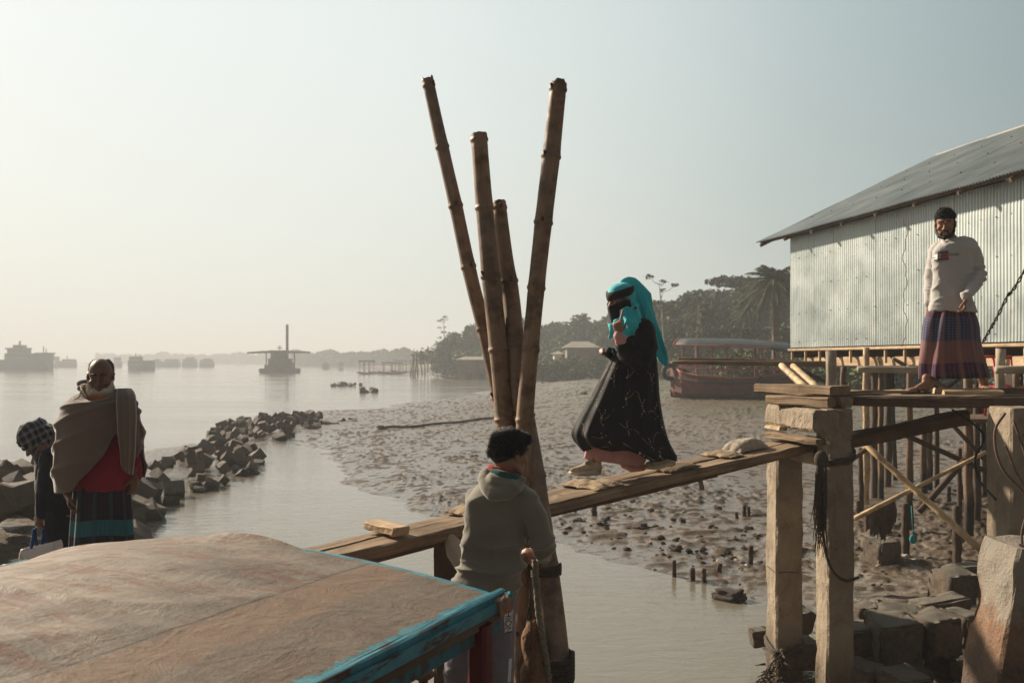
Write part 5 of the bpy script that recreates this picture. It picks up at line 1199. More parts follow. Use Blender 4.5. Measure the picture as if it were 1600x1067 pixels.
m.build('veil_cord', BK, wm_, True)
m = MB(); m.box(q_(971, 494, -.27), (.014, .05, .10), Euler((0, .25, 0)).to_matrix()); o = m.build('mobile_phone', plain('grey_phone', (.20, .19, .17), (.28, .26, .24), 9., .4, .1), origin=q_(971, 494, -.27)); tag(o, 'slim grey phone held edge-on at the chin by the veiled woman', 'phone')
# embroidery: trailing sprigs with small beads, sewn on the cloth
def surf(u, v):
    n = len(AR[0]); fu = (u % 1)*n; i = int(fu); t = fu-i; fv = max(0, min(.999, v))*(nv-1); j = int(fv); s = fv-j
    p = AR[j][i].lerp(AR[j][(i+1) % n], t).lerp(AR[j+1][i].lerp(AR[j+1][(i+1) % n], t), s); c = sum(AR[j][::10], V(0, 0, 0))/len(AR[j][::10])
    nn = V(p.x-c.x, p.y-c.y, 0); return p+(nn.normalized() if nn.length > 0 else nn)*.003
rg = random.Random(9); em = MB(); bd = MB()
EMB = plain('tarnished_thread', (.30, .23, .17), (.46, .36, .27), 40., .6, .3); BEA = plain('pearly_bead', (.50, .38, .27), (.66, .52, .40), 60., .35, .2)
for row, v0 in enumerate((.16, .30, .47, .62, .77, .91)):
    u = .5+.03*row; steps = 46
    pu_, pv = u, v0; pts = []
    for k in range(steps):
        uu_ = .48+k/steps*.62+.02*row; vv_ = v0+.055*math.sin(k*.42+row*1.3)+.018*math.sin(k*1.1+row)-.06*(k/steps-.5); pts.append(surf(uu_, vv_))
        if k % 6 == 3:
            s0 = pts[-1]; up = rg.choice((-1, 1))
            for fl_ in (up, -up) if rg.random() < .6 else (up,):
                br = [s0]; 
                for t in range(1, 4): br.append(surf(uu_+rg.uniform(-.003, .006)*t, vv_+fl_*.013*t))
                em.tube(br, .0014, 4)
                for b in br[1:]: bd.ell(b, rg.uniform(.003, .0052), None, 6, 4)
            if rg.random() < .3: bd.ell(s0, .008, None, 8, 5)
    cutp = rg.randrange(8, 16); em.tube(pts[:cutp], .0023, 4); em.tube(pts[cutp+2:cutp+17], .0023, 4); em.tube(pts[cutp+19:], .0023, 4)
em.build('embroidery_thread', EMB, ab, True); tag(bd.build('bead_sprigs', BEA, ab, True), kind='stuff')

# ================================================== the old man
Yo = 6.5
def q_(x, y, dy=0): return at(x, y, Yo+dy)
om = thing('person', V(q_(160, 700).x, Yo, 1.30), 'balding old man with an orange-tipped white beard, brown shawl and red shirt', 'person')
hc = q_(157, 588, -.02); HR = headR(14, 10); lh = LH(hc, HR, .98)
m = MB(); add_head(m, hc, HR, .98, .95, q_(160, 628, .06))
m.tube([q_(160, 630), q_(160, 680), q_(160, 750), q_(162, 790)], [.08, .11, .11, .11], 18, round_=True, sq=.55, up=(0, 1, 0))
m.tube([q_(110, 645, .0), q_(98, 710, .03), q_(106, 772, -.10)], [.055, .045, .028], 12, round_=True); add_hand(m, q_(107, 770, -.10), (.12, -.1, -1), (.9, .3, 0), -1, .45, 1.0)
m.tube([q_(205, 645, .05), q_(213, 700, .08), q_(211, 746, .0)], [.055, .045, .028], 12, round_=True); add_hand(m, q_(211, 744, .0), (-.05, -.1, -1), (-.9, .3, 0), 1, .5, .98)
m.tube([q_(145, 790), q_(147, 880), V(q_(146, 900).x, Yo, 1.36)], [.10, .06, .04], 12, round_=True); m.tube([q_(178, 790), q_(178, 880), V(q_(180, 900).x, Yo, 1.36)], [.10, .06, .04], 12, round_=True)
for x in (146, 180): b = q_(x, 900); add_foot(m, V(b.x, Yo, 1.37), V(b.x, Yo+.06, 1.30), V(b.x+.01, Yo-.18, 1.30))
m.fuse('body', MT['skin_dark'], om, .0055, 2)
add_eyes(om, hc, HR, .98)
GH = plain('grey_cropped_hair', (.035, .028, .024), (.10, .085, .07), 70., .85, .6, .003)
add_hair(om, hc, HR, .98, GH, [((-.036, .045, .035), (.045, .066, .072)), ((.036, .045, .035), (.045, .066, .072)), ((0, .06, .0), (.07, .062, .07))], 500, .009, 7)
# beard: white at the lips, henna orange at the tip
def beardmat():
    g = G('henna_beard'); v = g.co((1, 1, 1), 'Object', False); z = g.sep(g.n('NewGeometry', out='Position'), 'Z'); n = g.noise(v, 60., 4, .7)
    t = g.n('MapRange', {'Value': g.ma('MULTIPLY_ADD', n, .03, z), 'From Min': hc.z-.115, 'From Max': hc.z-.085})
    return g.set(base=g.mix(t, g.mix(n, (.42, .16, .06), (.55, .27, .12)), g.mix(n, (.48, .44, .38), (.66, .62, .55))), rough=.9, normal=g.bump(n, .6, .003))
bm_ = MB()
bm_.tube([lh((-.072, .0, -.025)), lh((-.068, -.018, -.060)), lh((-.048, -.054, -.100)), lh((0, -.076, -.125)), lh((.048, -.054, -.100)), lh((.068, -.018, -.060)), lh((.072, .0, -.025))], [.008, .016, .024, .027, .024, .016, .008], 10, round_=True)
bm_.ell(lh((0, -.064, -.125)), (.04, .03, .028), HR); bm_.tube([lh((-.036, -.072, -.078)), lh((0, -.082, -.094)), lh((.036, -.072, -.078))], [.012, .014, .012], 8, round_=True)
bd_o = bm_.fuse('beard', beardmat(), om, .0055, 1, lambda P, N: fbm(P*80, 3, 4)*.004)
me = bd_o.data; t = MB(); rg = random.Random(2)
for k in range(900):
    v = me.vertices[rg.randrange(len(me.vertices))]; p = v.co+org(om); l = HR.inverted() @ (p-hc)
    if l.y > -.01: continue
    d = (v.normal*.5+V(0, 0, -1)+V(rg.uniform(-.3, .3), rg.uniform(-.3, .3), 0)).normalized(); L = rg.uniform(.012, .026); t.tube([p, p+d*L*.5, p+d*L+V(0, 0, -.004)], [.002, .0017, .0004], 4, cap=False)
t2 = t.mesh(org(om), 't', True); b = bmesh.new(); b.from_mesh(me); b.from_mesh(t2); b.to_mesh(me); b.free()
# red shirt
RS = cloth('deep_red_shirt', (.27, .012, .035), (.20, .008, .026), wr=.3)
m = MB(); m.loft(rrings([(140, 620, 180, 620, .8), (124, 638, 198, 638, .5), (118, 662, 204, 662, .5), (114, 700, 207, 700, .54), (116, 740, 207, 740, .6), (118, 766, 204, 764, .62)], Yo, 32, 4))
m.tube([q_(198, 650, .04), q_(210, 700, .07), q_(211, 742, .02)], [.055, .050, .042], 14, round_=True); m.tube([q_(120, 650, .03), q_(108, 700, .03), q_(106, 755, -.04)], [.055, .05, .04], 14, round_=True)
m.fuse('shirt', RS, om, .008, 3, wrinkles(.013, (8, 8, 4), 31, .0004))
# lungi
LM2 = lungimat('striped_blue_lungi', [(0, (.022, .016, .026)), (.30, (.020, .014, .024)), (.40, (.018, .17, .20)), (.56, (.022, .016, .03)), (.76, (.115, .115, .12)), (.95, (.03, .024, .03))], ((.05, .04, .05), (.04, .10, .13)))
gmesh(rrings([(119, 758, 202, 758, .6), (116, 780, 204, 780, .62), (114, 810, 206, 808, .62), (112, 840, 208, 838, .62), (111, 870, 210, 866, .62), (110, 925, 214, 920, .62)], Yo, 150, 8, lungi_fold(6, .05, 2.0, -PI/2-.9, .7)), 'lungi', LM2, om, solid=.004)
# shawl: wraps both shoulders, falls in long diagonal folds
def shw(a, v):
    d = math.sin(a*2.1+v*9+.7*math.sin(v*6)); e = math.sin(a*3.3-v*15+1.3)
    f1 = 1-abs(math.sin(a*1.35+v*15+.9*math.sin(v*5+a)+.4)); f2 = 1-abs(math.sin(a*1.8-v*5+.8*math.sin(a*2+v*7)))
    return .04+.080*(f1**2.2-.3)*(1-.6*math.exp(-v/.1))+.05*(f2**2.5-.25)*min(1, v*4)+.012*d
SR_ = rrings([(134, 612, 184, 608, .95, .02), (121, 618, 195, 613, .80, .02), (107, 628, 205, 623, .66, .01), (98, 640, 213, 637, .58), (93, 662, 217, 660, .58), (90, 690, 219, 686, .60), (88, 716, 220, 712, .60), (88, 742, 221, 738, .60), (89, 768, 221, 764, .60)], Yo, 180, 9, shw)
SHM = G('brown_wool_shawl'); v = SHM.co((1, 1, 1), 'Object', False); n1 = SHM.noise(v, 5., 4, .6)
SHM = SHM.set(base=SHM.mix(n1, (.105, .076, .058), (.15, .11, .085)), rough=.95, normal=SHM.bump(SHM.noise(v, 260., 2, .6), .35, .002, SHM.bump(n1, .3, .02)), sheen=.5, spec=.15)
for i in range(len(SR_)):
    k_ = max(0, 1-i/22)
    for j in range(len(SR_[i])):
        fr2 = max(0, -math.sin(2*PI*j/len(SR_[i]))); SR_[i][j] = SR_[i][j]+V(0, 0, -.075*k_*fr2**1.5)
hem = [(88, 770), (112, 768), (122, 752), (140, 735), (160, 715), (176, 690), (184, 676), (188, 676), (200, 735), (221, 700)]
nS = len(SR_[0]); vs = []; NV = 90
def sget(j, v):
    fv = max(0, min(.9999, v))*(len(SR_)-1); i = int(fv); return SR_[i][j].lerp(SR_[i+1][j], fv-i)
rows_ = []
vm = []
for j in range(nS):
    a = 2*PI*j/nS; front = math.sin(a) < .25
    px = 800+SR_[-1][j].x/SR_[-1][j].y*F
    ty = interp(px, hem) if front else 745
    v = .3
    while v < .999:
        p = sget(j, v); 
        if HY+(ZC-p.z)*F/p.y > ty: break
        v += .005
    vm.append(v)
vm = [sum(vm[(j+k) % nS] for k in (-1, 0, 1))/3 for j in range(nS)]
for i in range(NV+1): rows_.append([sget(j, vm[j]*i/NV) for j in range(nS)])
gmesh(rows_, 'shawl', SHM, om, solid=.007)
m = MB(); st_ = [(183, 607, 205, 606, -.05), (181, 622, 212, 618, -.12), (182, 650, 214, 648, -.19), (184, 680, 213, 680, -.215), (187, 705, 212, 706, -.215), (189, 728, 209, 738, -.21), (196, 738, 207, 742, -.21)]
rr = []
SP = spline([Vector((a, b, e)) for a, b, c, d, e in st_], 6); SQ = spline([Vector((c, d, e)) for a, b, c, d, e in st_], 6)
for i, (p, q) in enumerate(zip(SP, SQ)):
    ring = []; N = 22
    for j in range(N):
        t = j/N*2; side = t >= 1; f = (t if t < 1 else 2-t); x = lerp(p.x, q.x, f); y = lerp(p.y, q.y, f); w0 = .012*sh(math.sin(f*13+i*.06), .8)+.035*(1-(2*f-1)**2); ring.append(q_(x, y, p.z-w0*.6+(.016 if side else 0)+.06*f*f))
    rr.append(ring)
m.loft(rr); m.build('shawl_end', SHM, om, True)
m = MB(); m.tube(spline([q_(131, 606, .0), q_(126, 600, .02), q_(138, 598, .06), q_(150, 603, .09)], 6), .028, 12, round_=True, sq=.5); m.ell(q_(133, 606, .02), (.05, .06, .03)); m.build('shawl_roll', SHM, om, True)
m = MB(); rg = random.Random(4)
m.tube(spline([q_(113, 621, -.11), q_(116, 624, -.15), q_(124, 619, -.16), q_(127, 607, -.13), q_(130, 603, -.10)], 6), .005, 6); m.tube(spline([q_(127, 606, -.13), q_(131, 615, -.165), q_(135, 621, -.17), q_(130, 612, -.17), q_(126, 604, -.12)], 6), .005, 6)
m.build('shawl_cord', plain('cream_cord', (.45, .38, .28), (.55, .47, .36), 30., .9, .3), om, True)
m = MB()
for k in range(14): p = q_(194+k*.9, 609+k*.6, .0); m.tube([p, p+V(.01+rg.uniform(-.01, .03), rg.uniform(-.02, .02), -.02), p+V(rg.uniform(0, .05), rg.uniform(-.03, .0), -.045)], [.003, .0025, .001], 4)
m.build('shawl_fringe', SHM, om, True)

# ================================================== the bent person behind him
Yb = 7.25
def q_(x, y, dy=0): return at(x, y, Yb+dy)
bp = thing('person', V(q_(90, 800).x, Yb, 1.29), 'person in dark clothes and a checked headscarf bending forward behind the old man', 'person')
hc = q_(56, 690, 0); HR = headR(-82, 42); lh = LH(hc, HR, .97)
m = MB(); add_head(m, hc, HR, .97, .95, q_(82, 704, .02))
m.tube([q_(85, 706), q_(98, 750), q_(104, 800)], [.14, .16, .14], 18, round_=True, sq=.85, up=(0, 1, 0))
m.tube([q_(88, 712, -.15), q_(80, 765, -.16), q_(64, 803, -.18)], [.055, .045, .028], 12, round_=True); add_hand(m, q_(63, 803, -.18), (-.12, 0, -1), (.35, .9, 0), 1, .8, 1.0)
m.tube([q_(92, 712, .16), q_(84, 765, .18), q_(92, 790, .0)], [.055, .045, .03], 12, round_=True)
for dy in (-.1, .1): x = q_(98, 800).x; m.tube([q_(103, 800, dy), V(x+.02, Yb+dy, 1.6), V(x, Yb+dy, 1.34)], [.10, .06, .04], 12, round_=True); add_foot(m, V(x, Yb+dy, 1.36), V(x+.06, Yb+dy, 1.29), V(x-.18, Yb+dy, 1.29))
m.fuse('body', MT['skin_dark'], bp, .0055, 2); add_eyes(bp, hc, HR, .97)
DN = cloth('dark_navy_jacket', (.012, .013, .022), (.02, .02, .03), wr=.3)
m = MB(); m.tube([q_(82, 690, .02), q_(90, 712), q_(92, 755), q_(96, 800), q_(98, 815)], [.10, .165, .165, .15, .13], 22, round_=True, sq=.9, up=(0, 1, 0))
m.tube([q_(82, 716, -.14), q_(74, 762, -.17), q_(68, 790, -.18), q_(65, 801, -.18)], [.085, .068, .056, .044], 14, round_=True); m.tube([q_(92, 712, .16), q_(84, 765, .18), q_(92, 788, .0)], [.08, .065, .05], 14, round_=True)
m.fuse('jacket', DN, bp, .009, 3, wrinkles(.010, (8, 8, 9), 41))
m = MB()
for dy in (-.09, .09): x = q_(98, 800).x; m.tube([q_(98, 795, dy), V(q_(101, 850).x, Yb+dy, 1.62), V(x+.02, Yb+dy, 1.38)], [.13, .10, .08], 16, round_=True)
m.fuse('trousers', cloth('black_trousers', (.010, .010, .016), (.016, .016, .022)), bp, .009, 2, wrinkles(.008, (8, 8, 9), 43))
def plaid():
    g = G('checked_scarf'); v = g.co((1, 1, 1), 'Object', False); r = g.n('VectorRotate', {'Vector': v, 'Angle': .5}, rotation_type='Y_AXIS')
    x, z, y = g.sep(r, 'X'), g.sep(r, 'Z'), g.sep(r, 'Y')
    fx = g.n('Math', {0: g.ma('MULTIPLY', g.ma('ADD', x, y), 19.)}, operation='FRACT'); fz_ = g.n('Math', {0: g.ma('MULTIPLY', z, 19.)}, operation='FRACT')
    a = g.ramp(fx, [(0, .0), (.5, .0), (.52, .5), (.72, .15), (.8, .9), (.86, .1)], 'CONSTANT'); b = g.ramp(fz_, [(0, .0), (.5, .0), (.52, .5), (.72, .15), (.8, .9), (.86, .1)], 'CONSTANT')
    c = g.mix(g.ma('MULTIPLY', g.ma('ADD', a, b), .5), (.012, .016, .028), (.38, .40, .42)); return g.set(base=c, rough=.9, normal=g.bump(g.noise(v, 16., 4, .6), .4, .008), sheen=.2, spec=.2)
m = MB(); m.ell(lh((0, .03, .045)), (.105, .118, .10), HR, 22, 14); m.ell(lh((0, .07, .0)), (.095, .09, .10), HR); m.ell(lh((-.0, .02, -.06)), (.095, .075, .085), HR); m.ell(lh((0, -.015, -.125)), (.07, .06, .06), HR)
m.tube([lh((0, .09, .0)), q_(78, 695), q_(84, 702)], [.085, .10, .10], 16, round_=True); 
m.fuse('headscarf', plaid(), bp, .008, 3, wrinkles(.028, (12, 12, 9), 44))
m = MB(); m.ell(q_(77, 674, -.02), (.07, .07, .045)); m.ell(q_(86, 678, .0), (.06, .07, .05)); m.ell(q_(70, 671, -.01), (.04, .04, .025)); m.fuse('scarf_knot', plaid(), bp, .008, 2, wrinkles(.016, (14, 14, 14), 47))
m = MB(); m.ell(lh((0, -.086, .052)), (.048, .020, .030), HR); m.fuse('fringe', MT['hair'], bp, .006, 1, lambda P, N: fbm(P*70, 3, 4)*.008)
# carrier bag
bag = thing('carrier_bag', q_(62, 880, -.18), 'white woven carrier bag with blue handles hanging from the bent person\'s hand', 'bag')
BGM = G('white_woven_plastic'); v = BGM.co((1, 1, 1), 'Object', False); dots = BGM.vor(v, 95., rnd=.0); xx = BGM.sep(v, 'X')
dm = BGM.ma('MULTIPLY', BGM.ma('LESS_THAN', dots, .30), BGM.ma('LESS_THAN', xx, -.055))
BGM = BGM.set(base=BGM.mix(dm, BGM.mix(BGM.noise(v, 6., 4, .6), (.66, .62, .59), (.78, .74, .70)), (.10, .09, .10)), rough=.55, normal=BGM.bump(BGM.noise(v, 30., 4, .6), .5, .006))
m = MB(); br = [(33, 858, 93, 843, .28), (33, 866, 95, 858, .36), (34, 880, 95, 874, .36), (36, 905, 93, 902, .30)]
def bf(a, v): return .05*math.sin(5*a+v*4)+.03*math.sin(11*a-v*3)
gmesh(rrings(br, Yb-.18, 64, 6, bf, sup=3.0), 'bag_body', BGM, bag, solid=.002)
BL = cloth('blue_strap', (.012, .06, .19), (.01, .04, .14), wr=.2)
for x0, x1 in ((49, 58), (65, 73)):
    m = MB(); mid = (x0+x1)/2; m.tube(spline([q_(x0, 857, -.22), q_(mid-1.5, 838, -.205), q_(mid, 826, -.19), q_(mid+1.5, 838, -.17), q_(x1, 855, -.15)], 5), .013, 8, sq=.35); m.build('bag_handle', BL, bag, True)
    m = MB(); m.box(q_(mid+2, 858.5, -.222), (.016, .006, .012)); m.build('handle_stitching', DN, bag)
m = MB()
for pts in ([(70, 872), (74, 869), (77, 868), (81, 872)], [(71, 874), (77, 872), (83, 873), (88, 869)]): m.tube(spline([q_(x, y, -.325) for x, y in pts], 4), .006, 6)
m.build('bag_print', DN, bag, True)

# ================================================== the boy in the hoodie
Yk = 5.2
def q_(x, y, dy=0): return at(x, y, Yk+dy)
by = thing('person', V(q_(750, 1000).x, Yk, .91), 'boy in a grey hoodie seen from behind, leaning on the bamboo poles', 'person')
hc = q_(798, 709, -.0); HR = headR(122, 6, 4); lh = LH(hc, HR, .95)
m = MB(); add_head(m, hc, HR, .95, .92, q_(784, 755, .0))
m.tube([q_(783, 765), q_(778, 820), q_(766, 890), q_(758, 945)], [.05, .09, .09, .09], 18, round_=True, sq=.6, up=(0, 1, 0))
HN = q_(842, 868, .10)
m.tube([q_(826, 782, -.02), q_(848, 852, .0), HN], [.045, .038, .027], 12, round_=True); add_hand(m, HN+V(.008, 0, 0), (-.95, .05, .18), (.0, .55, -.8), 1, .9, .97)
m.tube([q_(748, 785, .06), q_(752, 850, .30), q_(815, 868, .32)], [.045, .038, .027], 12, round_=True); add_hand(m, q_(815, 868, .32), (.9, .1, 0), (0, .4, -.9), 1, .9, .95)
for x, dy, xf in ((728, .0, 718), (778, .05, 780)): m.tube([q_(x+6, 940, dy), q_(x-4, 1040, dy), V(q_(xf, 1100).x, Yk+dy, .98)], [.09, .06, .04], 12, round_=True); f = V(q_(xf, 1100).x, Yk+dy, .91); add_foot(m, f+V(0, 0, .06), f+V(0, -.05, 0), f+V(.03, .18, 0))
m.fuse('body', MT['skin'], by, .0055, 2); add_eyes(by, hc, HR, .95)
add_hair(by, hc, HR, .97, blobs=[((0, .020, .058), (.082, .100, .076)), ((0, .052, .012), (.074, .076, .078)), ((0, -.058, .084), (.066, .048, .032)), ((-.058, .018, .03), (.030, .058, .045)), ((.058, .018, .03), (.030, .058, .045))], tufts=8000, tl=.020, seed=8, cond=lambda l: l.z > -.02, amp=.003, flow=(.3, -.8, -.1))
HM = cloth('olive_grey_fleece', (.20, .178, .136), (.165, .147, .112), wr=.25, scale=3., sheen=.5)
m = MB()
rows = [(762, 752, 812, 748, .75, .0), (746, 762, 823, 757, .60), (733, 780, 832, 776, .55), (729, 800, 830, 796, .54), (726, 830, 824, 826, .55), (721, 858, 818, 856, .57), (714, 886, 816, 886, .58), (706, 912, 813, 915, .58), (702, 930, 810, 930, .58), (701, 938, 807, 938, .56)]
m.loft(rrings(rows, Yk, 40, 4))
m.loft(rrings([(701, 932, 806, 932, .56), (703, 941, 805, 941, .55), (704, 947, 803, 947, .55)], Yk, 40, 3))
m.tube([q_(822, 784, -.02), q_(838, 810, -.03), q_(846, 845, -.02), q_(849, 856, .0), q_(850, 866, .06)], [.072, .066, .064, .060, .042], 18, round_=True)
m.tube([q_(749, 785, .05), q_(748, 845, .28), q_(800, 866, .32)], [.07, .062, .05], 16, round_=True)
m.tube(spline([q_(757, 750, -.03), q_(762, 764, -.09), q_(780, 770, -.12), q_(802, 762, -.10), q_(815, 750, -.04)], 5), [.030]*21, 14, round_=True); m.ell(q_(783, 756, -.06), (.085, .065, .055))
m.tube(spline([q_(756, 749, -.02), q_(762, 740, .01), q_(772, 738, .05)], 4), .026, 12, round_=True)
def hx(P, N):
    t = np.array([ (P[:, 0]-q_(760, 830).x), (ZC-P[:, 2]) ]); ph_ = (P[:, 0]*.9-P[:, 2]*1.25)*8.5+fbm(P*2.6, 2, 4)*1.6; d = .020*((1-np.abs(np.sin(ph_)))**2.2-.25)*np.clip((2.2-P[:, 2])/.3, 0, 1)*np.clip((P[:, 2]-1.62)/.1, 0, 1)
    return d
def sh_np(x, p=.8): return np.sign(x)*np.abs(x)**p
hood_o = m.fuse('hoodie', HM, by, .008, 3, wrinkles(.021, (3.5, 3.5, 8), 57, .0007, hx))
m = MB(); m.tube(spline([q_(767, 730, -.03), q_(775, 734, -.06), q_(792, 737, -.05), q_(806, 744, .0)], 4), [.018]*13, 12, round_=True); m.tube(spline([q_(770, 733, .04), q_(795, 742, .06)], 4), .02, 10, round_=True); m.fuse('red_scarf', cloth('red_scarf', (.40, .015, .02), (.3, .01, .015)), by, .006, 1)
m = MB(); m.tube(spline([q_(772, 737, -.06), q_(786, 742, -.10), q_(802, 745, -.075), q_(811, 746, .0)], 4), [.022]*13, 12, round_=True); m.tube(spline([q_(774, 742, .05), q_(806, 749, .06)], 4), .024, 10, round_=True); m.fuse('green_scarf', cloth('green_scarf', (.01, .085, .07), (.008, .06, .055)), by, .006, 1)
m = MB()
m.tube([q_(735, 935, .0), q_(728, 985, .0), q_(720, 1040, .02), q_(716, 1110, .02)], [.135, .105, .085, .08], 18, round_=True); m.tube([q_(772, 935, .0), q_(780, 985, .0), q_(784, 1040, .0), q_(783, 1110, .0)], [.11, .083, .066, .064], 18, round_=True)
TRM = cloth('mauve_grey_tracksuit', (.21, .19, .205), (.17, .15, .17), wr=.3)
tr = m.fuse('trousers', TRM, by, .008, 2, wrinkles(.011, (6, 6, 12), 61))
tree2 = bvh_of(tr); og2 = org(by)
WS = plain('white_stripe', (.55, .53, .52), (.62, .6, .58), 20., .7, .2)
o = patch('side_stripe', WS, tr, q_(789, 986, -.07), q_(800, 986, -.07), q_(802, 942, -.07), q_(786, 942, -.07)); drape(o, tree2, og2, .003)
o = patch('side_stripe', WS, tr, q_(793, 1067, -.07), q_(798, 1067, -.07), q_(800, 1030, -.07), q_(795, 1030, -.07)); drape(o, tree2, og2, .003)
t_ = text_mesh('FASHION', .046, 'lettering', MT['iris'], tr, q_(794, 960, -.07), (0, 0, -1), (1, 0, .0), cuts=1); drape(t_, tree2, og2, .005)
# ------------------------------------------------------------------ stone blocks
def block_mesh(seed, rnd=.10, mat=None, hi=False, shape=(1, 1, 1)):
    b = bmesh.new(); bmesh.ops.create_cube(b, size=1.0)
    rg = random.Random(seed)
    for v in b.verts: v.co = Vector((v.co.x*shape[0], v.co.y*shape[1], v.co.z*shape[2]))*1.0+Vector((rg.uniform(-.07, .07), rg.uniform(-.07, .07), rg.uniform(-.07, .07)))
    bmesh.ops.bevel(b, geom=b.edges[:]+b.verts[:], offset=rnd, segments=2, affect='EDGES')
    bmesh.ops.triangulate(b, faces=b.faces[:]); bmesh.ops.subdivide_edges(b, edges=b.edges[:], cuts=5 if hi else 1, use_grid_fill=True)
    b.normal_update(); P = np.array([v.co for v in b.verts]); N = np.array([v.normal for v in b.verts]); d = fbm(P*3.2+seed*7, 3, seed)*(.075 if hi else .10)+(fbm(P*14+seed, 2, seed)*.035+fbm(P*30+seed, 2, seed)*.014 if hi else 0)
    P = P+N*d[:, None]
    for v, p in zip(b.verts, P): v.co = p
    me = bpy.data.meshes.new('block'); b.to_mesh(me); b.free(); me.polygons.foreach_set('use_smooth', [True]*len(me.polygons)); me.materials.append(mat)
    if not hi: me.polygons.foreach_set('use_smooth', [False]*len(me.polygons))
    return me
def put_mesh(name, me, loc, rot, scale, label, cat, group=None):
    o = bpy.data.objects.new(name, me); col.objects.link(o); o.location = loc; o.rotation_euler = rot; o.scale = scale if hasattr(scale, '__len__') else (scale,)*3
    ROOT[o] = Vector(loc); return tag(o, label, cat, group)
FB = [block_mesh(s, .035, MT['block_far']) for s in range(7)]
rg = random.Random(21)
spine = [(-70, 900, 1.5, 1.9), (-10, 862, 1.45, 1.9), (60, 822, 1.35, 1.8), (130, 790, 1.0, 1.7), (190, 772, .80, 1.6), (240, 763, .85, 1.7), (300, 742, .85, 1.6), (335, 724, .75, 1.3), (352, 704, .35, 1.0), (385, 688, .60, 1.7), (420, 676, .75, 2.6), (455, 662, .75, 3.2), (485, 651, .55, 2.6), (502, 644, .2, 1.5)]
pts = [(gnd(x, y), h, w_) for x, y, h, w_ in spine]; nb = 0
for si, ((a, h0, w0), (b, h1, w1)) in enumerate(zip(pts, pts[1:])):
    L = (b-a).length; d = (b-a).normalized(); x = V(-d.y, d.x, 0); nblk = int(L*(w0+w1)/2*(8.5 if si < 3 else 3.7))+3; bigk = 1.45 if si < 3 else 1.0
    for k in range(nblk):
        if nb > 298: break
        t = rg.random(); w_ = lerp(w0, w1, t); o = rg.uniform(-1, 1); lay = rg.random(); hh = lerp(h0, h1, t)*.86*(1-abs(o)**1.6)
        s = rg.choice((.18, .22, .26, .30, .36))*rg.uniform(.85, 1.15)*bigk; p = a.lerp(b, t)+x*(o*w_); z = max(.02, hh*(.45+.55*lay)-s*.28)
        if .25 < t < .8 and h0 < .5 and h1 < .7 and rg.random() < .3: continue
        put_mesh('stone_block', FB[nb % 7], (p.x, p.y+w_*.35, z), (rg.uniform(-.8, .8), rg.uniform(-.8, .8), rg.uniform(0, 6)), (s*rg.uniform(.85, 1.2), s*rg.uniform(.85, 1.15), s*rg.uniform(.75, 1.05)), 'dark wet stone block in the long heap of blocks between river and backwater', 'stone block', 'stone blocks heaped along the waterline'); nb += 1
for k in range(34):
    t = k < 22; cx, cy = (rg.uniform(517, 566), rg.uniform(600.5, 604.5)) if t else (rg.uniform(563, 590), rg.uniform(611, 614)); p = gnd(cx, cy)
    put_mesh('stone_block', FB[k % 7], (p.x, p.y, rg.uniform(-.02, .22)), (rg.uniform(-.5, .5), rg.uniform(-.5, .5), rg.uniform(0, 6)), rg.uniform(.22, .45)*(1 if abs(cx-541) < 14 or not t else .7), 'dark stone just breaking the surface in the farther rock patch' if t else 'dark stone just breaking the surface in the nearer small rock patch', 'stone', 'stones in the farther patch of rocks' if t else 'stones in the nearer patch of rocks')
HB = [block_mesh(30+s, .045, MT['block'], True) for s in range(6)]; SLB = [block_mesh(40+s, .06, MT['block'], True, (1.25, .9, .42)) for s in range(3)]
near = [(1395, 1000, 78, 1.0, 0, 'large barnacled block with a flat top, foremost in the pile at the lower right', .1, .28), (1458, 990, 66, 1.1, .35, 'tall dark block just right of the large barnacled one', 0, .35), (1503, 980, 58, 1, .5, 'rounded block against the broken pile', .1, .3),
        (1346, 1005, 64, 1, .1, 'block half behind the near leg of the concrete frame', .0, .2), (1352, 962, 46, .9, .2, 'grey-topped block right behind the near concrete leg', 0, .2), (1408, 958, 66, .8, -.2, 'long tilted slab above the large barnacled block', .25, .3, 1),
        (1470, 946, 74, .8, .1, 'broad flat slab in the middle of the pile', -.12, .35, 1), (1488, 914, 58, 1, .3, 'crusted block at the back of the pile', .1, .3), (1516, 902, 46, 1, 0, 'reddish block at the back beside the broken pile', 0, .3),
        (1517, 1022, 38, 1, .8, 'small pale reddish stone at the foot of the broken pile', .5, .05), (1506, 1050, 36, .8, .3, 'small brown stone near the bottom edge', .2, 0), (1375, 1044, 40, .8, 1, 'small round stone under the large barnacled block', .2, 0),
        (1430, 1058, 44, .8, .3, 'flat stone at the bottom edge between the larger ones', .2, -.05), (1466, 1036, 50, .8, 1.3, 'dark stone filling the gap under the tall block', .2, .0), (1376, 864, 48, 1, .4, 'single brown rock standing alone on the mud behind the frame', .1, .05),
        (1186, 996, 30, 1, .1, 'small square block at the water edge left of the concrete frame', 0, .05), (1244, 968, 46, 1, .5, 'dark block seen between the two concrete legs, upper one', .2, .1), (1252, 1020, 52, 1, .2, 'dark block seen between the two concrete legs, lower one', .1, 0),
        (1345, 1060, 60, .9, .7, 'low stone at the bottom edge right of the near concrete leg', .1, 0), (1548, 1040, 60, 1, .2, 'stone jammed behind the foot of the broken pile', .1, .1), (1350, 1035, 50, .8, 1.1, 'brown stone low behind the near concrete leg', .1, 0), (1410, 1075, 70, .8, .4, 'stone half cut off by the bottom edge', .1, 0), (1560, 925, 60, 1, .4, 'block at the right edge behind the broken pile', .1, .2)]
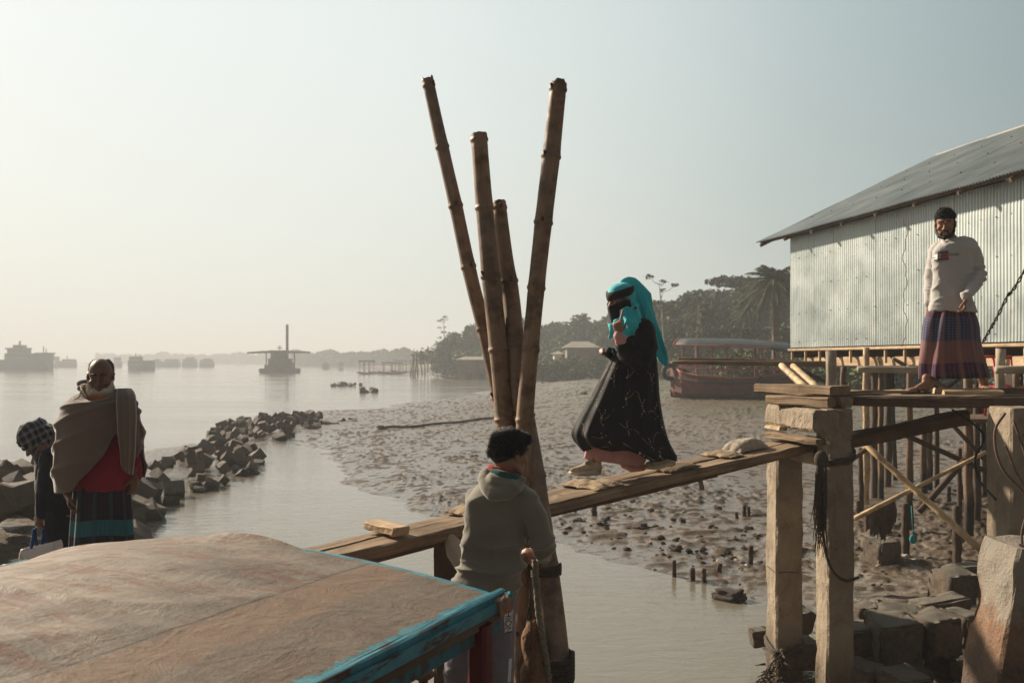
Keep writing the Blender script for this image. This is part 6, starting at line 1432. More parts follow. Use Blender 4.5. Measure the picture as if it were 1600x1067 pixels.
for k, r in enumerate(near):
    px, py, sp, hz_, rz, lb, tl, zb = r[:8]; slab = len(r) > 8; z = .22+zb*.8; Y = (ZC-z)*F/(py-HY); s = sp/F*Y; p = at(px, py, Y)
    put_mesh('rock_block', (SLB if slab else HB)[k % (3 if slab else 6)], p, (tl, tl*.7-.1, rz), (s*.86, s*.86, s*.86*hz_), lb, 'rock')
rg = random.Random(5)
# clods and rubbish on the mud
CL = [block_mesh(60+s, .2, MT['mudlump'], True, (1.3, .9, .55)) for s in range(4)]
big = [(1002, 826, 28, 'largest dark clod on the mud below the gangway'), (1056, 860, 22, 'dark clod behind the stump row'), (1140, 941, 50, 'long dark clod lying in the water near the concrete frame'), (595, 670, 12, 'pair of dark lumps alone on the far mud flat'), (912, 617, 12, 'small pointed mound far out on the wet flat')]
for k, (px, py, sp, lb) in enumerate(big): g0 = on_ground(px, py); s = sp/F*g0.y; put_mesh('mud_clod', CL[k % 4], g0+V(0, 0, s*.12), (0, 0, rg.uniform(0, 3)), s*.8, lb, 'clod')
for k in range(280):
    if k < 190: px, py = rg.uniform(870, 1190), rg.gauss(0, 1); py = 800+(px-870)*.22+py*26
    else: px, py = rg.uniform(1340, 1560), rg.uniform(800, 930)
    g0 = on_ground(px, min(py, 1000)); s = rg.choice((3, 4, 5, 6, 7, 11))*rg.uniform(.8, 1.2)/F*g0.y
    if g0.z < -.01: continue
    put_mesh('mud_clod', CL[k % 4], g0+V(0, 0, s*.1), (rg.uniform(-.4, .4), rg.uniform(-.4, .4), rg.uniform(0, 6)), s, 'small dark clod of mud among the litter near the water edge', 'clod', 'small mud clods near the water edge')
rub = [(1016, 850, (.42, .16, .12), 10, 'pinkish scrap of rubbish on the mud below the gangway'), (1124, 882, (.45, .40, .32), 12, 'pale shell-like scrap beside the muddy stump'), (1150, 880, (.40, .34, .25), 12, 'crumpled beige scrap left of the far concrete leg'), (1167, 886, (.5, .46, .4), 9, 'white scrap close against the far concrete leg'),
       (1068, 803, (.3, .26, .2), 8, 'grey scrap right of the largest clod'), (1415, 872, (.40, .36, .30), 16, 'crumpled pale plastic at the foot of the tall stake'), (1428, 880, (.32, .33, .30), 14, 'clear plastic bottle-like scrap right of the tall stake'), (1372, 888, (.34, .27, .18), 12, 'yellowish scrap in front of the lone brown rock'), (1450, 655+220, (.2, .16, .12), 14, 'brown leaf litter behind the slab pile')]
for k, (px, py, c, sp, lb) in enumerate(rub):
    g0 = on_ground(px, py); s = sp/F*g0.y; me = CL[k % 4].copy(); me.materials.clear(); me.materials.append(plain('litter_%d' % k, c, tuple(q*.7 for q in c), 30., .6, .6, .004)); put_mesh('litter', me, g0+V(0, 0, s*.12), (rg.uniform(-.3, .3), .2, rg.uniform(0, 6)), s*.7, lb, 'litter')
m = MB(); a, b = on_ground(592, 672), on_ground(775, 655); n_ = 24
for i in range(1): m.tube([V(lerp(a.x, b.x, k/n_), lerp(a.y, b.y, k/n_)+.25*math.sin(k*.7), 0) for k in range(n_+1)], .05, 6)
for k_, v in enumerate(m.v): m.v[k_] = (v[0], v[1], v[2]+hz(v[0], v[1])+.06)
o = m.build('washed_up_pole', MT['pole_dark'], origin=a, smooth=True); tag(o, 'long thin dark line of rope and weed lying across the far mud flat', 'rope')
# muddy net hanging on the brace
m = MB(); c = at(1380, 805, 11.9)
for k in range(70):
    x0 = rg.uniform(-.15, .13); L_ = rg.uniform(.18, .5)*(1-abs(x0)*2.5); q0 = c+V(x0, rg.uniform(-.05, .05), .12+x0*.35); m.tube([q0+V(0, 0, .02), q0+V(rg.uniform(-.03, .03), 0, -L_*.5), q0+V(rg.uniform(-.05, .05)-x0*.3, rg.uniform(-.03, .03), -L_)], [.016, rg.uniform(.012, .03), .006], 6, round_=True)
o = m.fuse('hanging_net', MT['mudlump'], None, .012, 1, wrinkles(.008, (22, 22, 8), 3), origin=c); tag(o, 'muddy clump of old netting hung over the lower pale brace', 'net')
# rope stay and packet in front of the hut
m = MB(); pts = spline([at(1536, 535, 11.5), at(1550, 510, 11.5), at(1556, 500, 11.5), at(1575, 462, 11.3), at(1582, 455, 11.3), at(1606, 415, 11.2), at(1640, 355, 11)], 8)
for st in (0, 1): m.tube([p+V(.014*math.sin(i*1.1+st*3.1), 0, .014*math.cos(i*1.1+st*3.1)) for i, p in enumerate(pts)], .009, 6)
o = m.build('stay_rope', MT['rope_dark'], origin=pts[0], smooth=True); tag(o, 'twisted dark rope stretched diagonally across the hut wall right of the man', 'rope')
m = MB(); pts = [at(1414+3*math.sin(y*.09)+2*math.sin(y*.23), y, 16.9) for y in range(342, 545, 8)]; m.tube(pts, .005, 5); o = m.build('hanging_wire', MT['rope_dark'], origin=pts[0], smooth=True); tag(o, 'thin wavy dark wire hanging down the hut wall left of the man', 'wire')
m = MB(); pts = spline([at(1488, 640, 9.0), at(1530, 670, 8.7), at(1537, 690, 8.6), at(1524, 715, 8.5), at(1530, 750, 8.4), at(1556, 780, 8.0)], 8); m.tube(pts, .010, 6); o = m.build('loose_cable', MT['black'], origin=pts[0], smooth=True); tag(o, 'loose black cable looping down from the deck beside the right concrete column', 'cable')
m = MB(); m.tube([at(1424, 790, 12.4), at(1427, 840, 12.4)], .006, 5); m.ell(at(1427, 842, 12.4), (.05, .03, .06)); o = m.build('turquoise_rag', plain('turquoise_scrap', (.04, .28, .28), (.03, .2, .22), 9., .8, .3), origin=at(1427, 842, 12.4), smooth=True); tag(o, 'small turquoise scrap dangling on a string right of the tall stake', 'rag')
# plastic chair behind the deck
ch = thing('plastic_chair', at(1573, 622, 14), 'red plastic chair partly hidden behind the rail at the right edge', 'chair'); RP = plain('red_plastic', (.40, .02, .02), (.45, .03, .025), 5., .4, .1)
s0 = at(1573, 604, 14)
m = MB(); m.box(s0, (.42, .40, .03)); m.build('seat', RP, ch)
for x in (-.19, .19):
    for y in (-.18, .18): m = MB(); m.tube([s0+V(x, y, 0), s0+V(x*1.1, y*1.1, -.42)], .02, 6); m.build('leg', RP, ch, True)
m = MB()
for x in (-.18, -.06, .06, .18): m.tube([s0+V(x, .18, 0), s0+V(x*1.05, .26, .42)], .018, 6)
m.tube([s0+V(-.2, .26, .42), s0+V(.2, .26, .42)], .022, 6); m.build('backrest', RP, ch, True)
m = MB(); m.box(s0+V(.02, 0, .10), (.22, .2, .16), Euler((0, .4, 0)).to_matrix()); o = m.build('white_bundle', plain('white_bundle', (.5, .48, .45), (.6, .57, .52), 9., .8, .4), origin=s0+V(0, 0, .1)); tag(o, 'white folded bundle lying on the red plastic chair', 'bundle')
m = MB(); c = at(1573, 645, 14); m.box(c+V(0, 0, .0), (1.6, 1.2, .05)); 
o = m.build('low_platform', MT['plank_dark'], origin=c); tag(o, 'low board platform under the red plastic chair', 'platform')
ch.location.z = s0.z-.42
for q in ch.children: q.location = V(0, 0, org(ch).z-(s0.z-.42))
o.location.z = s0.z-.445

# ------------------------------------------------------------------ boats
def hull(m, L, Wd, H, sheer=.35, n=16, bow=.25, flat=.0):
    rings = []
    for i in range(n+1):
        q = i/n; x = (q-.5)*L; w_ = Wd/2*max(.04, math.sin(PI*min(1, max(0, (.06+q*.94))))**.45 if q < .5 else math.cos((q-.5)*PI)**.6+.03); zt = H+sheer*abs(2*q-1)**2.4; kz = bow*abs(2*q-1)**3
        rings.append([V(x, -w_, zt), V(x, -w_*.98, zt*.62+kz*.3), V(x, -w_*.72, kz+.12*H), V(x, 0, kz), V(x, w_*.72, kz+.12*H), V(x, w_*.98, zt*.62+kz*.3), V(x, w_, zt), V(x, w_*.9, zt-.02), V(x, w_*.8, zt*.55+.1), V(x, -w_*.8, zt*.55+.1), V(x, -w_*.9, zt-.02)])
    m.loft(rings)
def xf(o_list, loc, rz):
    pass
RB = plain('rusty_red_hull', (.10, .024, .017), (.16, .042, .028), 3., .7, .5, .01, c3=(.085, .045, .035), sc3=2.5)
OR = plain('faded_red_paint', (.30, .06, .035), (.38, .11, .07), 4., .7, .4, .006, c3=(.2, .12, .09), sc3=6.)
rbp = on_ground(1150, 622); rbz = rbp.z-.03; RBY = rbp.y; print('red boat at', rbp[:], flush=True)
rb = thing('wooden_boat', (rbp.x, RBY, rbz), 'red wooden passenger boat with a dark canopy, tyre at its bow, aground', 'boat')
def rbm(fn, name, mat, par=rb, smooth=False):
    mm = MB(); fn(mm); th = -.5; kS = RBY/50; c, s = math.cos(th)*kS, math.sin(th)*kS; mm.v = [(rbp.x+x*c-y*s, RBY+x*s+y*c, rbz+z*kS) for x, y, z in mm.v]; return mm.build(name, mat, par, smooth)
def rh(m):
    rings = []
    for i, (x, w_, k, zt) in enumerate(((-3.45, .06, .05, 2.0), (-3.2, .35, 0, 1.66), (-2.6, .85, 0, 1.28), (-1.6, 1.15, 0, 1.12), (0, 1.2, .0, 1.02), (1.4, 1.15, .02, 1.05), (2.3, .95, .18, 1.2), (3.2, .55, .55, 1.42), (3.7, .12, 1.05, 1.55))):
        rings.append([V(x, -w_, zt), V(x, -w_*1.0, lerp(k, zt, .62)), V(x, -w_*.82, lerp(k, zt, .2)), V(x, 0, k-.02), V(x, w_*.82, lerp(k, zt, .2)), V(x, w_, lerp(k, zt, .62)), V(x, w_, zt), V(x, w_*.88, zt), V(x, w_*.8, zt-.35 if w_ > .5 else zt-.05), V(x, -w_*.8, zt-.35 if w_ > .5 else zt-.05), V(x, -w_*.88, zt)])
    m.loft(rings)
hl = rbm(rh, 'hull', RB, smooth=False)
rbm(lambda m: [m.tube([(x, s_*w_, z) for x, w_, z in ((-3.3, .08, 1.28), (-2.6, .92, .98), (-1.6, 1.19, .86), (0, 1.24, .78), (1.4, 1.19, .82), (2.3, .99, 1.0), (3.4, .45, 1.3))], .05, 6) for s_ in (-1,)], 'rubbing_strake', MT['black'])
rbm(lambda m: m.tube([(x, -w_, z) for x, w_, z in ((-3.3, .08, 1.66), (-2.6, .88, 1.33), (-1.6, 1.17, 1.17), (0, 1.22, 1.07), (1.4, 1.17, 1.10), (2.3, .97, 1.25), (3.4, .45, 1.5))], .05, 6), 'gunwale', OR)
for x, y in ((-2.55, -.8), (-2.3, .8), (-.9, -1.05), (-.8, 1.05), (.6, -1.05), (.7, 1.05), (1.6, -1.0), (1.7, 1.0), (2.6, -.8), (2.6, .8)): rbm(lambda m: m.tube([(x, y, 1.05), (x*.98, y*.98, 2.60)], .05, 6), 'canopy_post', OR)
for zz in (1.62, 1.95): rbm(lambda m: [m.tube([(-2.5, s_*.82, zz), (-1.0, s_*1.0, zz)], .035, 6) for s_ in (-1,)]+[m.tube([(-2.5, -.82, zz), (-2.4, .8, zz)], .035, 6)], 'rail', OR)
rbm(lambda m: m.tube([(-2.8, -.9, 1.55), (0, -1.1, 1.45), (2.6, -.9, 1.5)], .045, 6), 'side_rail', OR)
def rcan(m):
    rings = []
    for x, w_, zz in ((-2.9, 1.0, 2.72), (-2.2, 1.15, 2.74), (-1, 1.25, 2.72), (.5, 1.25, 2.66), (2, 1.2, 2.52), (3.1, 1.05, 2.34), (3.4, 1.0, 2.25)):
        rings.append([V(x, -w_+2*w_*j/10, zz+.34*(1-((j-5)/5)**2)-.02) for j in range(11)]+[V(x, w_-2*w_*j/10, zz+.34*(1-((j-5)/5)**2)-.09) for j in range(11)])
    m.loft(rings)
rbm(rcan, 'canopy', plain('dark_tarpaulin', (.025, .032, .036), (.055, .065, .07), 2., .55, .6, .03), smooth=True)
rbm(lambda m: m.tube([(-2.95, -1.03, 2.69), (-2.95, -.5, 2.94), (-2.95, 0, 3.07), (-2.95, .5, 2.94), (-2.95, 1.03, 2.69)], .055, 6), 'canopy_front', OR)
rbm(lambda m: m.tube([(-2.95, -1.05, 2.69), (-.5, -1.28, 2.65), (2, -1.22, 2.48)], .05, 6), 'canopy_edge', OR)
def tyre(m, c, R_, r, ax='y', th=0):
    rings = []
    for i in range(24):
        a = 2*PI*i/24; d = V(math.cos(a), 0, math.sin(a)); ring = []
        for j in range(8): b = 2*PI*j/8; ring.append(Vector(c)+Matrix.Rotation(th, 3, 'Z') @ (d*(R_+r*math.cos(b))+V(0, r*math.sin(b)*1.3, 0)))
        rings.append(ring)
    rings.append(rings[0]); m.loft(rings, cap=False)
rbm(lambda m: tyre(m, (-3.35, -.35, 1.32), .34, .12, th=.5), 'fender_tyre', MT['black'], smooth=True)
rbm(lambda m: tyre(m, (-3.05, .45, 1.25), .30, .11, th=-.6), 'fender_tyre', MT['black'], smooth=True)
rbm(lambda m: tyre(m, (1.6, -1.25, .85), .20, .09), 'fender_tyre', MT['black'], smooth=True)
rbm(lambda m: [m.tube([(-3.3+q*.1, -.3, .95), (-3.3+q*.12, -.3, .6-.1*q)], .06, 6, round_=True) for q in range(3)], 'fender_rags', MT['rope'], smooth=True)

def far_boat(px, py, L, label, kind, rz=0.0, roof=None, mat=None, name='wooden_boat', group=None):
    b = gnd(px, py); r = thing(name, (b.x, b.y, 0), label, 'boat', group)
    def put(fn, nm, mt, par=r, smooth=False):
        mm = MB(); fn(mm); c, s = math.cos(rz), math.sin(rz); mm.v = [(b.x+x*c-y*s, b.y+x*s+y*c, z) for x, y, z in mm.v]; return mm.build(nm, mt, par, smooth)
    put(lambda m: hull(m, L, L*.27 if kind != 'canoe' else L*.16, L*.075 if kind != 'canoe' else .22, L*.05), 'hull', mat or MT['pole_dark'])
    if kind == 'canopy':
        h = 2.3 if roof is None else roof; w_ = L*.12
        for x in (-.28, 0, .28):
            for y in (-1, 1): put(lambda m: m.tube([(x*L, y*w_, .3), (x*L, y*w_, h)], .07, 6), 'canopy_post', mat or MT['pole_dark'])
        put(lambda m: m.loft([[V(x*L, w_*1.25*a, h+.25*(1-a*a)+d) for a, d in ((-1, 0), (-.5, 0), (0, 0), (.5, 0), (1, 0), (1, -.1), (0, -.1), (-1, -.1))] for x in (-.36, .36)]), 'canopy', MT['dkcan'])
    return r, put
MT['dkcan'] = plain('grey_canopy', (.07, .08, .085), (.12, .13, .13), 2., .7, .3)
ORF = plain('orange_red_hull', (.32, .09, .04), (.22, .06, .04), 2., .7, .3)
far_boat(533, 578, 3.2, 'lone tiny canopied boat out on the river right of the dredger', 'canopy', 1.2, 2.0)
far_boat(573, 585, 5.0, 'small boat with an open frame canopy and orange hull, left end of the moored row', 'canopy', .9, 2.7, ORF)
far_boat(592, 584, 4.5, 'low dark open boat in the moored row', 'open', .2)
far_boat(612, 585, 6.0, 'boat with an orange bow and dark canopy in the middle of the moored row', 'canopy', .3, 2.4, ORF)
far_boat(632, 584, 6.5, 'dark red covered boat at the right end of the moored row', 'canopy', -.4, 2.9, RB)
far_boat(690, 583, 9, 'long dark open boat moored by the date palm', 'open', .05)
cn, _ = far_boat(718, 592, 6.0, 'narrow canoe carrying two standing people', 'canoe', -.05, name='canoe')
PPL = MT['black']
for k, (px, c1, lb) in enumerate(((724, (.03, .03, .035), 'left one of two dark figures standing in the canoe'), (731, (.09, .02, .02), 'right one of two figures in the canoe, in reddish dark clothes'))):
    b = gnd(px, 592); b.z = .25; t = thing('person', b, lb, 'person'); m = MB()
    m.tube([b+V(0, 0, .02), b+V(.03, 0, .45), b+V(.02, 0, .85)], [.07, .10, .16], 10, round_=True); m.tube([b+V(-.14, 0, .02), b+V(-.1, 0, .45), b+V(-.02, 0, .85)], [.07, .10, .15], 10, round_=True); m.tube([b+V(0, 0, .8), b+V(0, 0, 1.15), b+V(0, 0, 1.38)], [.17, .2, .14], 12, round_=True); m.tube([b+V(0, 0, 1.35), b+V(0, 0, 1.5)], .06, 8, round_=True); m.ell(b+V(0, 0, 1.60), (.09, .10, .13))
    for q in (-1, 1): m.tube([b+V(.18*q, 0, 1.38), b+V(.25*q, -.05, 1.05), b+V(.2*q, -.15, .8)], [.06, .05, .04], 8, round_=True)
    m.fuse('body', plain('dark_clothes_%d' % k, c1, tuple(q*1.3 for q in c1), 5., .9, .1), t, .03, 1)
# sticks standing in the water
rg = random.Random(8)
for k, (px, yt, yb, ln) in enumerate(((641, 545, 588, 6), (645, 552, 588, 2), (648, 548, 589, 3), (653, 550, 588, -3), (660, 558, 586, -5), (668, 540, 585, 0), (664, 556, 587, -2), (678, 545, 584, 1), (704, 560, 583, 0), (672, 560, 584, 3))):
    b = gnd(px, yb); t = at(px+ln, yt, b.y); m = MB(); m.tube([b-V(0, 0, .3), b.lerp(t, .5)+V(.1, 0, 0), t], [.16, .12, .06], 6); o = m.build('mooring_stick', MT['pole_dark'], origin=b, smooth=True); tag(o, 'thin leaning stick standing in the water near the moored boats', 'stick', 'mooring sticks in the water')
for k, (px, yt, yb) in enumerate(((901, 528, 575), (907, 540, 583), (1242, 0, 0))[:2]):
    b = on_ground(px, yb+4); t = at(px, yt, b.y); m = MB(); m.tube([b-V(0, 0, .3), t], [.09, .06], 6); o = m.build('thin_post', MT['pole_dark'], origin=b, smooth=True); tag(o, ('taller' if k == 0 else 'shorter')+' of two thin posts on the far wet flat left of the woman', 'post')
# dredger
dp = gnd(438, 583); D = dp.y; u1 = D/F
dr = thing('dredger', (dp.x, D, 0), 'dark dredger with a long horizontal boom and one tall upright spud anchored in the river', 'dredger')
DM = plain('dark_dredger_steel', (.05, .042, .036), (.10, .08, .065), .8, .8, .3)
def dbx(nm, x0, x1, y0, y1, dep=3.0, par=dr, mat=DM): m = MB(); a, b = at(x0, y1, D), at(x1, y0, D); m.box((a+b)/2, (b.x-a.x, dep, b.z-a.z)); return m.build(nm, mat, par)
m = MB(); rr = []
for yy, x0, x1 in ((583.5, 414, 462), (580, 411, 464.5), (575.5, 412, 463)): a, b = at(x0, yy, D), at(x1, yy, D); rr.append([V(a.x, D-4, a.z), V(b.x, D-4, a.z), V(b.x, D+4, a.z), V(a.x, D+4, a.z)])
m.loft(rr); m.build('hull', DM, dr)
dbx('deckhouse', 423, 453, 560, 575.5, 5); dbx('deckhouse', 426, 448, 549, 560, 4); dbx('wheelhouse_roof', 424, 450, 547.5, 549.5, 5); dbx('machinery', 453, 459, 566, 575.5, 2.5); dbx('machinery', 415, 423, 570, 575.5, 2.5)
dbx('spud', 447, 450.5, 507, 575, .55); m = MB(); m.tube([at(386, 551.5, D), at(412, 550, D), at(450, 550, D), at(485, 550.5, D)], [.22, .32, .32, .2], 6); m.build('boom', DM, dr)
for x in (416, 460): m = MB(); m.tube([at(x, 551, D), at(x, 577, D)], .16, 6); m.build('boom_stay', DM, dr)
m = MB(); m.tube([at(437, 548, D), at(437, 540, D)], .1, 5); m.tube([at(433, 544, D), at(441, 544, D)], .1, 5); m.tube([at(434, 541, D), at(440, 541, D)], .06, 5); m.build('mast', DM, dr)
# ships
SM = plain('haze_paled_ship_steel', (.30, .35, .35), (.34, .38, .37), .3, .7, .2); SW = plain('pale_ship_paint', (.40, .42, .41), (.45, .47, .45), .3, .7, .2)  # ship steel is paled so its colour carries part of the distance haze
def ship(Yd, prof, label, boxes, masts=(), wy=None, mat=SM, dep=.22):
    x0, x1 = prof[0][0], prof[-1][0]; c = at((x0+x1)/2, HY, Yd); r = thing('cargo_ship', (c.x, Yd, 0), label, 'ship'); Wd = (x1-x0)/F*Yd*dep/2
    m = MB(); rr = []
    for i, (x, yt) in enumerate(prof):
        a = at(x, yt, Yd); e = .25 if i in (0, len(prof)-1) else 1; rr.append([V(a.x, Yd-Wd*e, a.z), V(a.x, Yd-Wd*e*.8, -.3), V(a.x, Yd+Wd*e*.8, -.3), V(a.x, Yd+Wd*e, a.z)])
    m.loft(rr); m.build('hull', mat, r)
    for b in boxes:
        bx0, bx1, y0, y1 = b[:4]; m = MB(); p, q = at(bx0, y1, Yd), at(bx1, y0, Yd); m.box((p+q)/2, (q.x-p.x, Wd*1.5, q.z-p.z)); bo = m.build('superstructure', b[4] if len(b) > 4 else mat, r)
        if bx1-bx0 > 7:
            m = MB(); zc = (y0*.7+y1*.3); k = 0
            for k in range(int((bx1-bx0)/2.6)):
                m = MB(); m.box(at(bx0+1.6+k*2.6, zc, Yd)-V(0, Wd*.75+.02, 0), (1.2/F*Yd, .05, 1.0/F*Yd))
                m.build('bridge_window', MT['black'], bo)
    for x, y0, y1 in masts: m = MB(); m.tube([at(x, y1, Yd), at(x, y0, Yd)], .0006*Yd, 5); m.build('mast', mat, r)
    return r
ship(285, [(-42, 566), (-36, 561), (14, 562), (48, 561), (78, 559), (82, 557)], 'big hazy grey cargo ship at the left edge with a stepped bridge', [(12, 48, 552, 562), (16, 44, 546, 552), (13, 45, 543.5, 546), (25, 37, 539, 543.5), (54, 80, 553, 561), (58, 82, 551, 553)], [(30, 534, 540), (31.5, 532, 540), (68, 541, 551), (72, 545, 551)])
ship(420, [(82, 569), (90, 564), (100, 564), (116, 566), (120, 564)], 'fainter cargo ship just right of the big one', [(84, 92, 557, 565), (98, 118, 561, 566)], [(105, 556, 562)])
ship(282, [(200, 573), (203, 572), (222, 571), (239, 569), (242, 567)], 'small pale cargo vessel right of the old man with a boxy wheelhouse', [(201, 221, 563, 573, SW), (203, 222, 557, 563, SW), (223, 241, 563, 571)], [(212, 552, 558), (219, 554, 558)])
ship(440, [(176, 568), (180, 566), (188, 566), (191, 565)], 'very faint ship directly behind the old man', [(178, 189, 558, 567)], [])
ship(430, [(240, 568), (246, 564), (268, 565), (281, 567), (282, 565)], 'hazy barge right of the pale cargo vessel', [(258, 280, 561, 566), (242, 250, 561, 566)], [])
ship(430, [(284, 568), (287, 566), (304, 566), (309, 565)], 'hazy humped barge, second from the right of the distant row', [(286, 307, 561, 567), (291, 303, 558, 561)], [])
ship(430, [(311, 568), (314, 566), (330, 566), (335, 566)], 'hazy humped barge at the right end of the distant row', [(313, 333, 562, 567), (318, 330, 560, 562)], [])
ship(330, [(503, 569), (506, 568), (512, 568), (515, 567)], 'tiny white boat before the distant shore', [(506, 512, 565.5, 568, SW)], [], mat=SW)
# ------------------------------------------------------------------ trees
def leafmat(name, c1, c2):
    g = G(name); n = g.noise(g.co(), .6, 3, .6); r = g.n('NewGeometry', out='Random Per Island')
    c = g.mix(g.ramp(g.ma('ADD', g.ma('MULTIPLY', n, .6), g.ma('MULTIPLY', r, .4)), [(.3, 0.), (.7, 1.)]), c1, c2)
    return g.set(base=c, rough=.8, spec=.2, trans=0.0)
LF = [leafmat('dark_foliage', (.024, .038, .012), (.07, .095, .032)), leafmat('olive_foliage', (.045, .06, .02), (.12, .135, .05)), leafmat('green_foliage', (.05, .075, .02), (.11, .14, .04)), leafmat('palm_frond', (.045, .055, .022), (.12, .12, .06))]
BRK = plain('tree_bark', (.10, .075, .055), (.18, .14, .105), 3., .9, .5, .01); BRD = plain('pale_bark', (.22, .19, .15), (.32, .28, .23), 3., .9, .5, .01)
def leafcloud(clumps, n, size, seed, flat=1.0):
    rg = np.random.default_rng(seed); C = np.array([c for c, r in clumps]); Rr = np.array([r for c, r in clumps]); wgt = Rr[:, 0]*Rr[:, 1]*Rr[:, 2]**.7; wgt = wgt/wgt.sum()
    k = rg.choice(len(clumps), n, p=wgt); d = rg.normal(size=(n, 3)); d /= np.linalg.norm(d, axis=1)[:, None]; rad = rg.random(n)**.38
    P = C[k]+d*Rr[k]*rad[:, None]; nr = rg.normal(size=(n, 3)); nr /= np.linalg.norm(nr, axis=1)[:, None]; t = np.cross(nr, rg.normal(size=(n, 3))); t /= np.linalg.norm(t, axis=1)[:, None]; b = np.cross(nr, t)
    s = size*(.5+rg.random(n))[:, None]; q = np.stack([P-t*s-b*s*.3, P-t*s*.1-b*s*.65, P+t*s+b*s*.25, P+t*s*.1+b*s*.7], 1)
    return q.reshape(-1, 3)
def quads_mesh(V4, mat, name):
    n = len(V4)//4; me = bpy.data.meshes.new(name); me.vertices.add(n*4); me.vertices.foreach_set('co', V4.astype(np.float32).ravel()); me.loops.add(n*4); me.loops.foreach_set('vertex_index', np.arange(n*4, dtype=np.int32)); me.polygons.add(n); me.polygons.foreach_set('loop_start', np.arange(0, n*4, 4, dtype=np.int32)); me.update(); me.materials.append(mat); return me
def tree_proto(kind, seed, H, mat):
    rg = random.Random(seed); t = bpy.data.objects.new(kind, None); col.objects.link(t); ROOT[t] = Vector((0, 0, 0)); m = MB(); cl = []
    if kind == 'broadleaf_tree':
        W_ = H*.42
        m.tube([(0, 0, -.5), (.1, 0, H*.2), (rg.uniform(-.3, .3), 0, H*.5)], [H*.03, H*.024, H*.012], 7)
        for k in range(26):
            a = rg.uniform(0, 6.28); z = rg.uniform(.2, .95); rr = W_*(1-((z-.5)/.62)**2)**.5*rg.uniform(.25, .95); p = (math.cos(a)*rr, math.sin(a)*rr, z*H); r = rg.uniform(.10, .17)*H; cl.append((p, (r, r, r*.75)))
            if k % 3 == 0: m.tube([(0, 0, H*.25), (p[0]*.5, p[1]*.5, H*.4+z*H*.1), p], [H*.012, H*.008, H*.003], 5)
        n, sz = 2800, H*.034
    elif kind == 'rain_tree':
        for k in range(17):
            a = rg.uniform(0, 6.28); z = rg.uniform(.58, .98); rr = H*.52*rg.uniform(.15, 1)*(1.15-z*.35); p = (math.cos(a)*rr, math.sin(a)*rr, z*H-abs(rr)*.10); r = rg.uniform(.14, .24)*H; cl.append((p, (r, r, r*.24)))
            m.tube([(0, 0, H*.3), (p[0]*.35, p[1]*.35, H*.55), (p[0]*.95, p[1]*.95, p[2])], [H*.016, H*.010, H*.003], 5)
        m.tube([(0, 0, -.5), (.15, 0, H*.3)], [H*.035, H*.022], 7); n, sz = 2600, H*.022
    elif kind == 'bare_tree':
        m.tube([(0, 0, -.5), (H*.01, 0, H*.4), (-H*.015, 0, H*.75), (-H*.04, 0, H*.97)], [H*.013, H*.010, H*.007, H*.002], 6)
        for k in range(13):
            z = rg.uniform(.55, .97)*H; a = rg.uniform(0, 6.28); L = H*rg.uniform(.06, .17)*(1.3-z/H*.5); p = (math.cos(a)*L-z*.02, math.sin(a)*L, z+L*rg.uniform(.3, .9)); m.tube([(-z*.02, 0, z), ((p[0])*.6, p[1]*.6, z+L*.25), p], [H*.004, H*.0028, H*.001], 4); r = H*rg.uniform(.02, .05); cl.append((p, (r*1.3, r*1.3, r*.5)))
        n, sz = 260, H*.014
    elif kind == 'bush':
        for k in range(14): a = rg.uniform(0, 6.28); rr = H*.8*rg.random(); r = rg.uniform(.22, .38)*H; cl.append(((math.cos(a)*rr, math.sin(a)*rr, rg.uniform(.2, .72)*H), (r, r, r*.8)))
        m.tube([(0, 0, -.3), (0, 0, H*.5)], [.08, .03], 5); n, sz = 1800, H*.045
    m.build('trunk', BRD if kind == 'bare_tree' else BRK, t, True)
    c = bpy.data.objects.new('crown', quads_mesh(leafcloud(cl, n, sz, seed), mat, 'crown')); col.objects.link(c); c.parent = t
    return t
def palm_proto(kind, seed, H, droop=.6, nf=34, fan=False, lean=.06):
    rg = random.Random(seed); t = bpy.data.objects.new(kind, None); col.objects.link(t); ROOT[t] = Vector((0, 0, 0)); m = MB()
    top = V(lean*H, 0, H*.78); m.tube([(0, 0, -.5), (lean*H*.2, 0, H*.3), (lean*H*.6, 0, H*.6), top], [H*.035, H*.024, H*.024, H*.028], 8); m.build('trunk', BRK, t, True)
    m = MB()
    for k in range(nf):
        a = k*2.399; e = 1.25-1.9*(k/nf)-rg.uniform(0, .25); L = H*.30*rg.uniform(.8, 1.1); d = V(math.cos(a), math.sin(a), 0); pts = []
        for i in range(7): q = i/6; pts.append(top+d*(L*q*math.cos(e)*(1-.15*q))+V(0, 0, L*q*math.sin(e)-droop*L*q*q))
        m.tube(pts, [H*.0028]*6+[.001], 4, cap=False)
        side = d.cross(V(0, 0, 1))
        for i in range(26):
            q = .12+.86*i/26; j = q*6; p = pts[int(j)].lerp(pts[min(6, int(j)+1)], j-int(j)); tn = (pts[min(6, int(j)+1)]-pts[int(j)]).normalized()
            for s in (-1, 1):
                l = L*.21*math.sin(PI*min(.97, q+.08))**.6*rg.uniform(.75, 1.1); e2 = p+(side*s*.8+tn*.55+V(0, 0, -.35-rg.uniform(0, .3))).normalized()*l; w_ = tn*(L*.012); m.add([p-w_, p+w_, e2], [(0, 1, 2)])
    m.build('crown', LF[3], t); return t
PR = {}
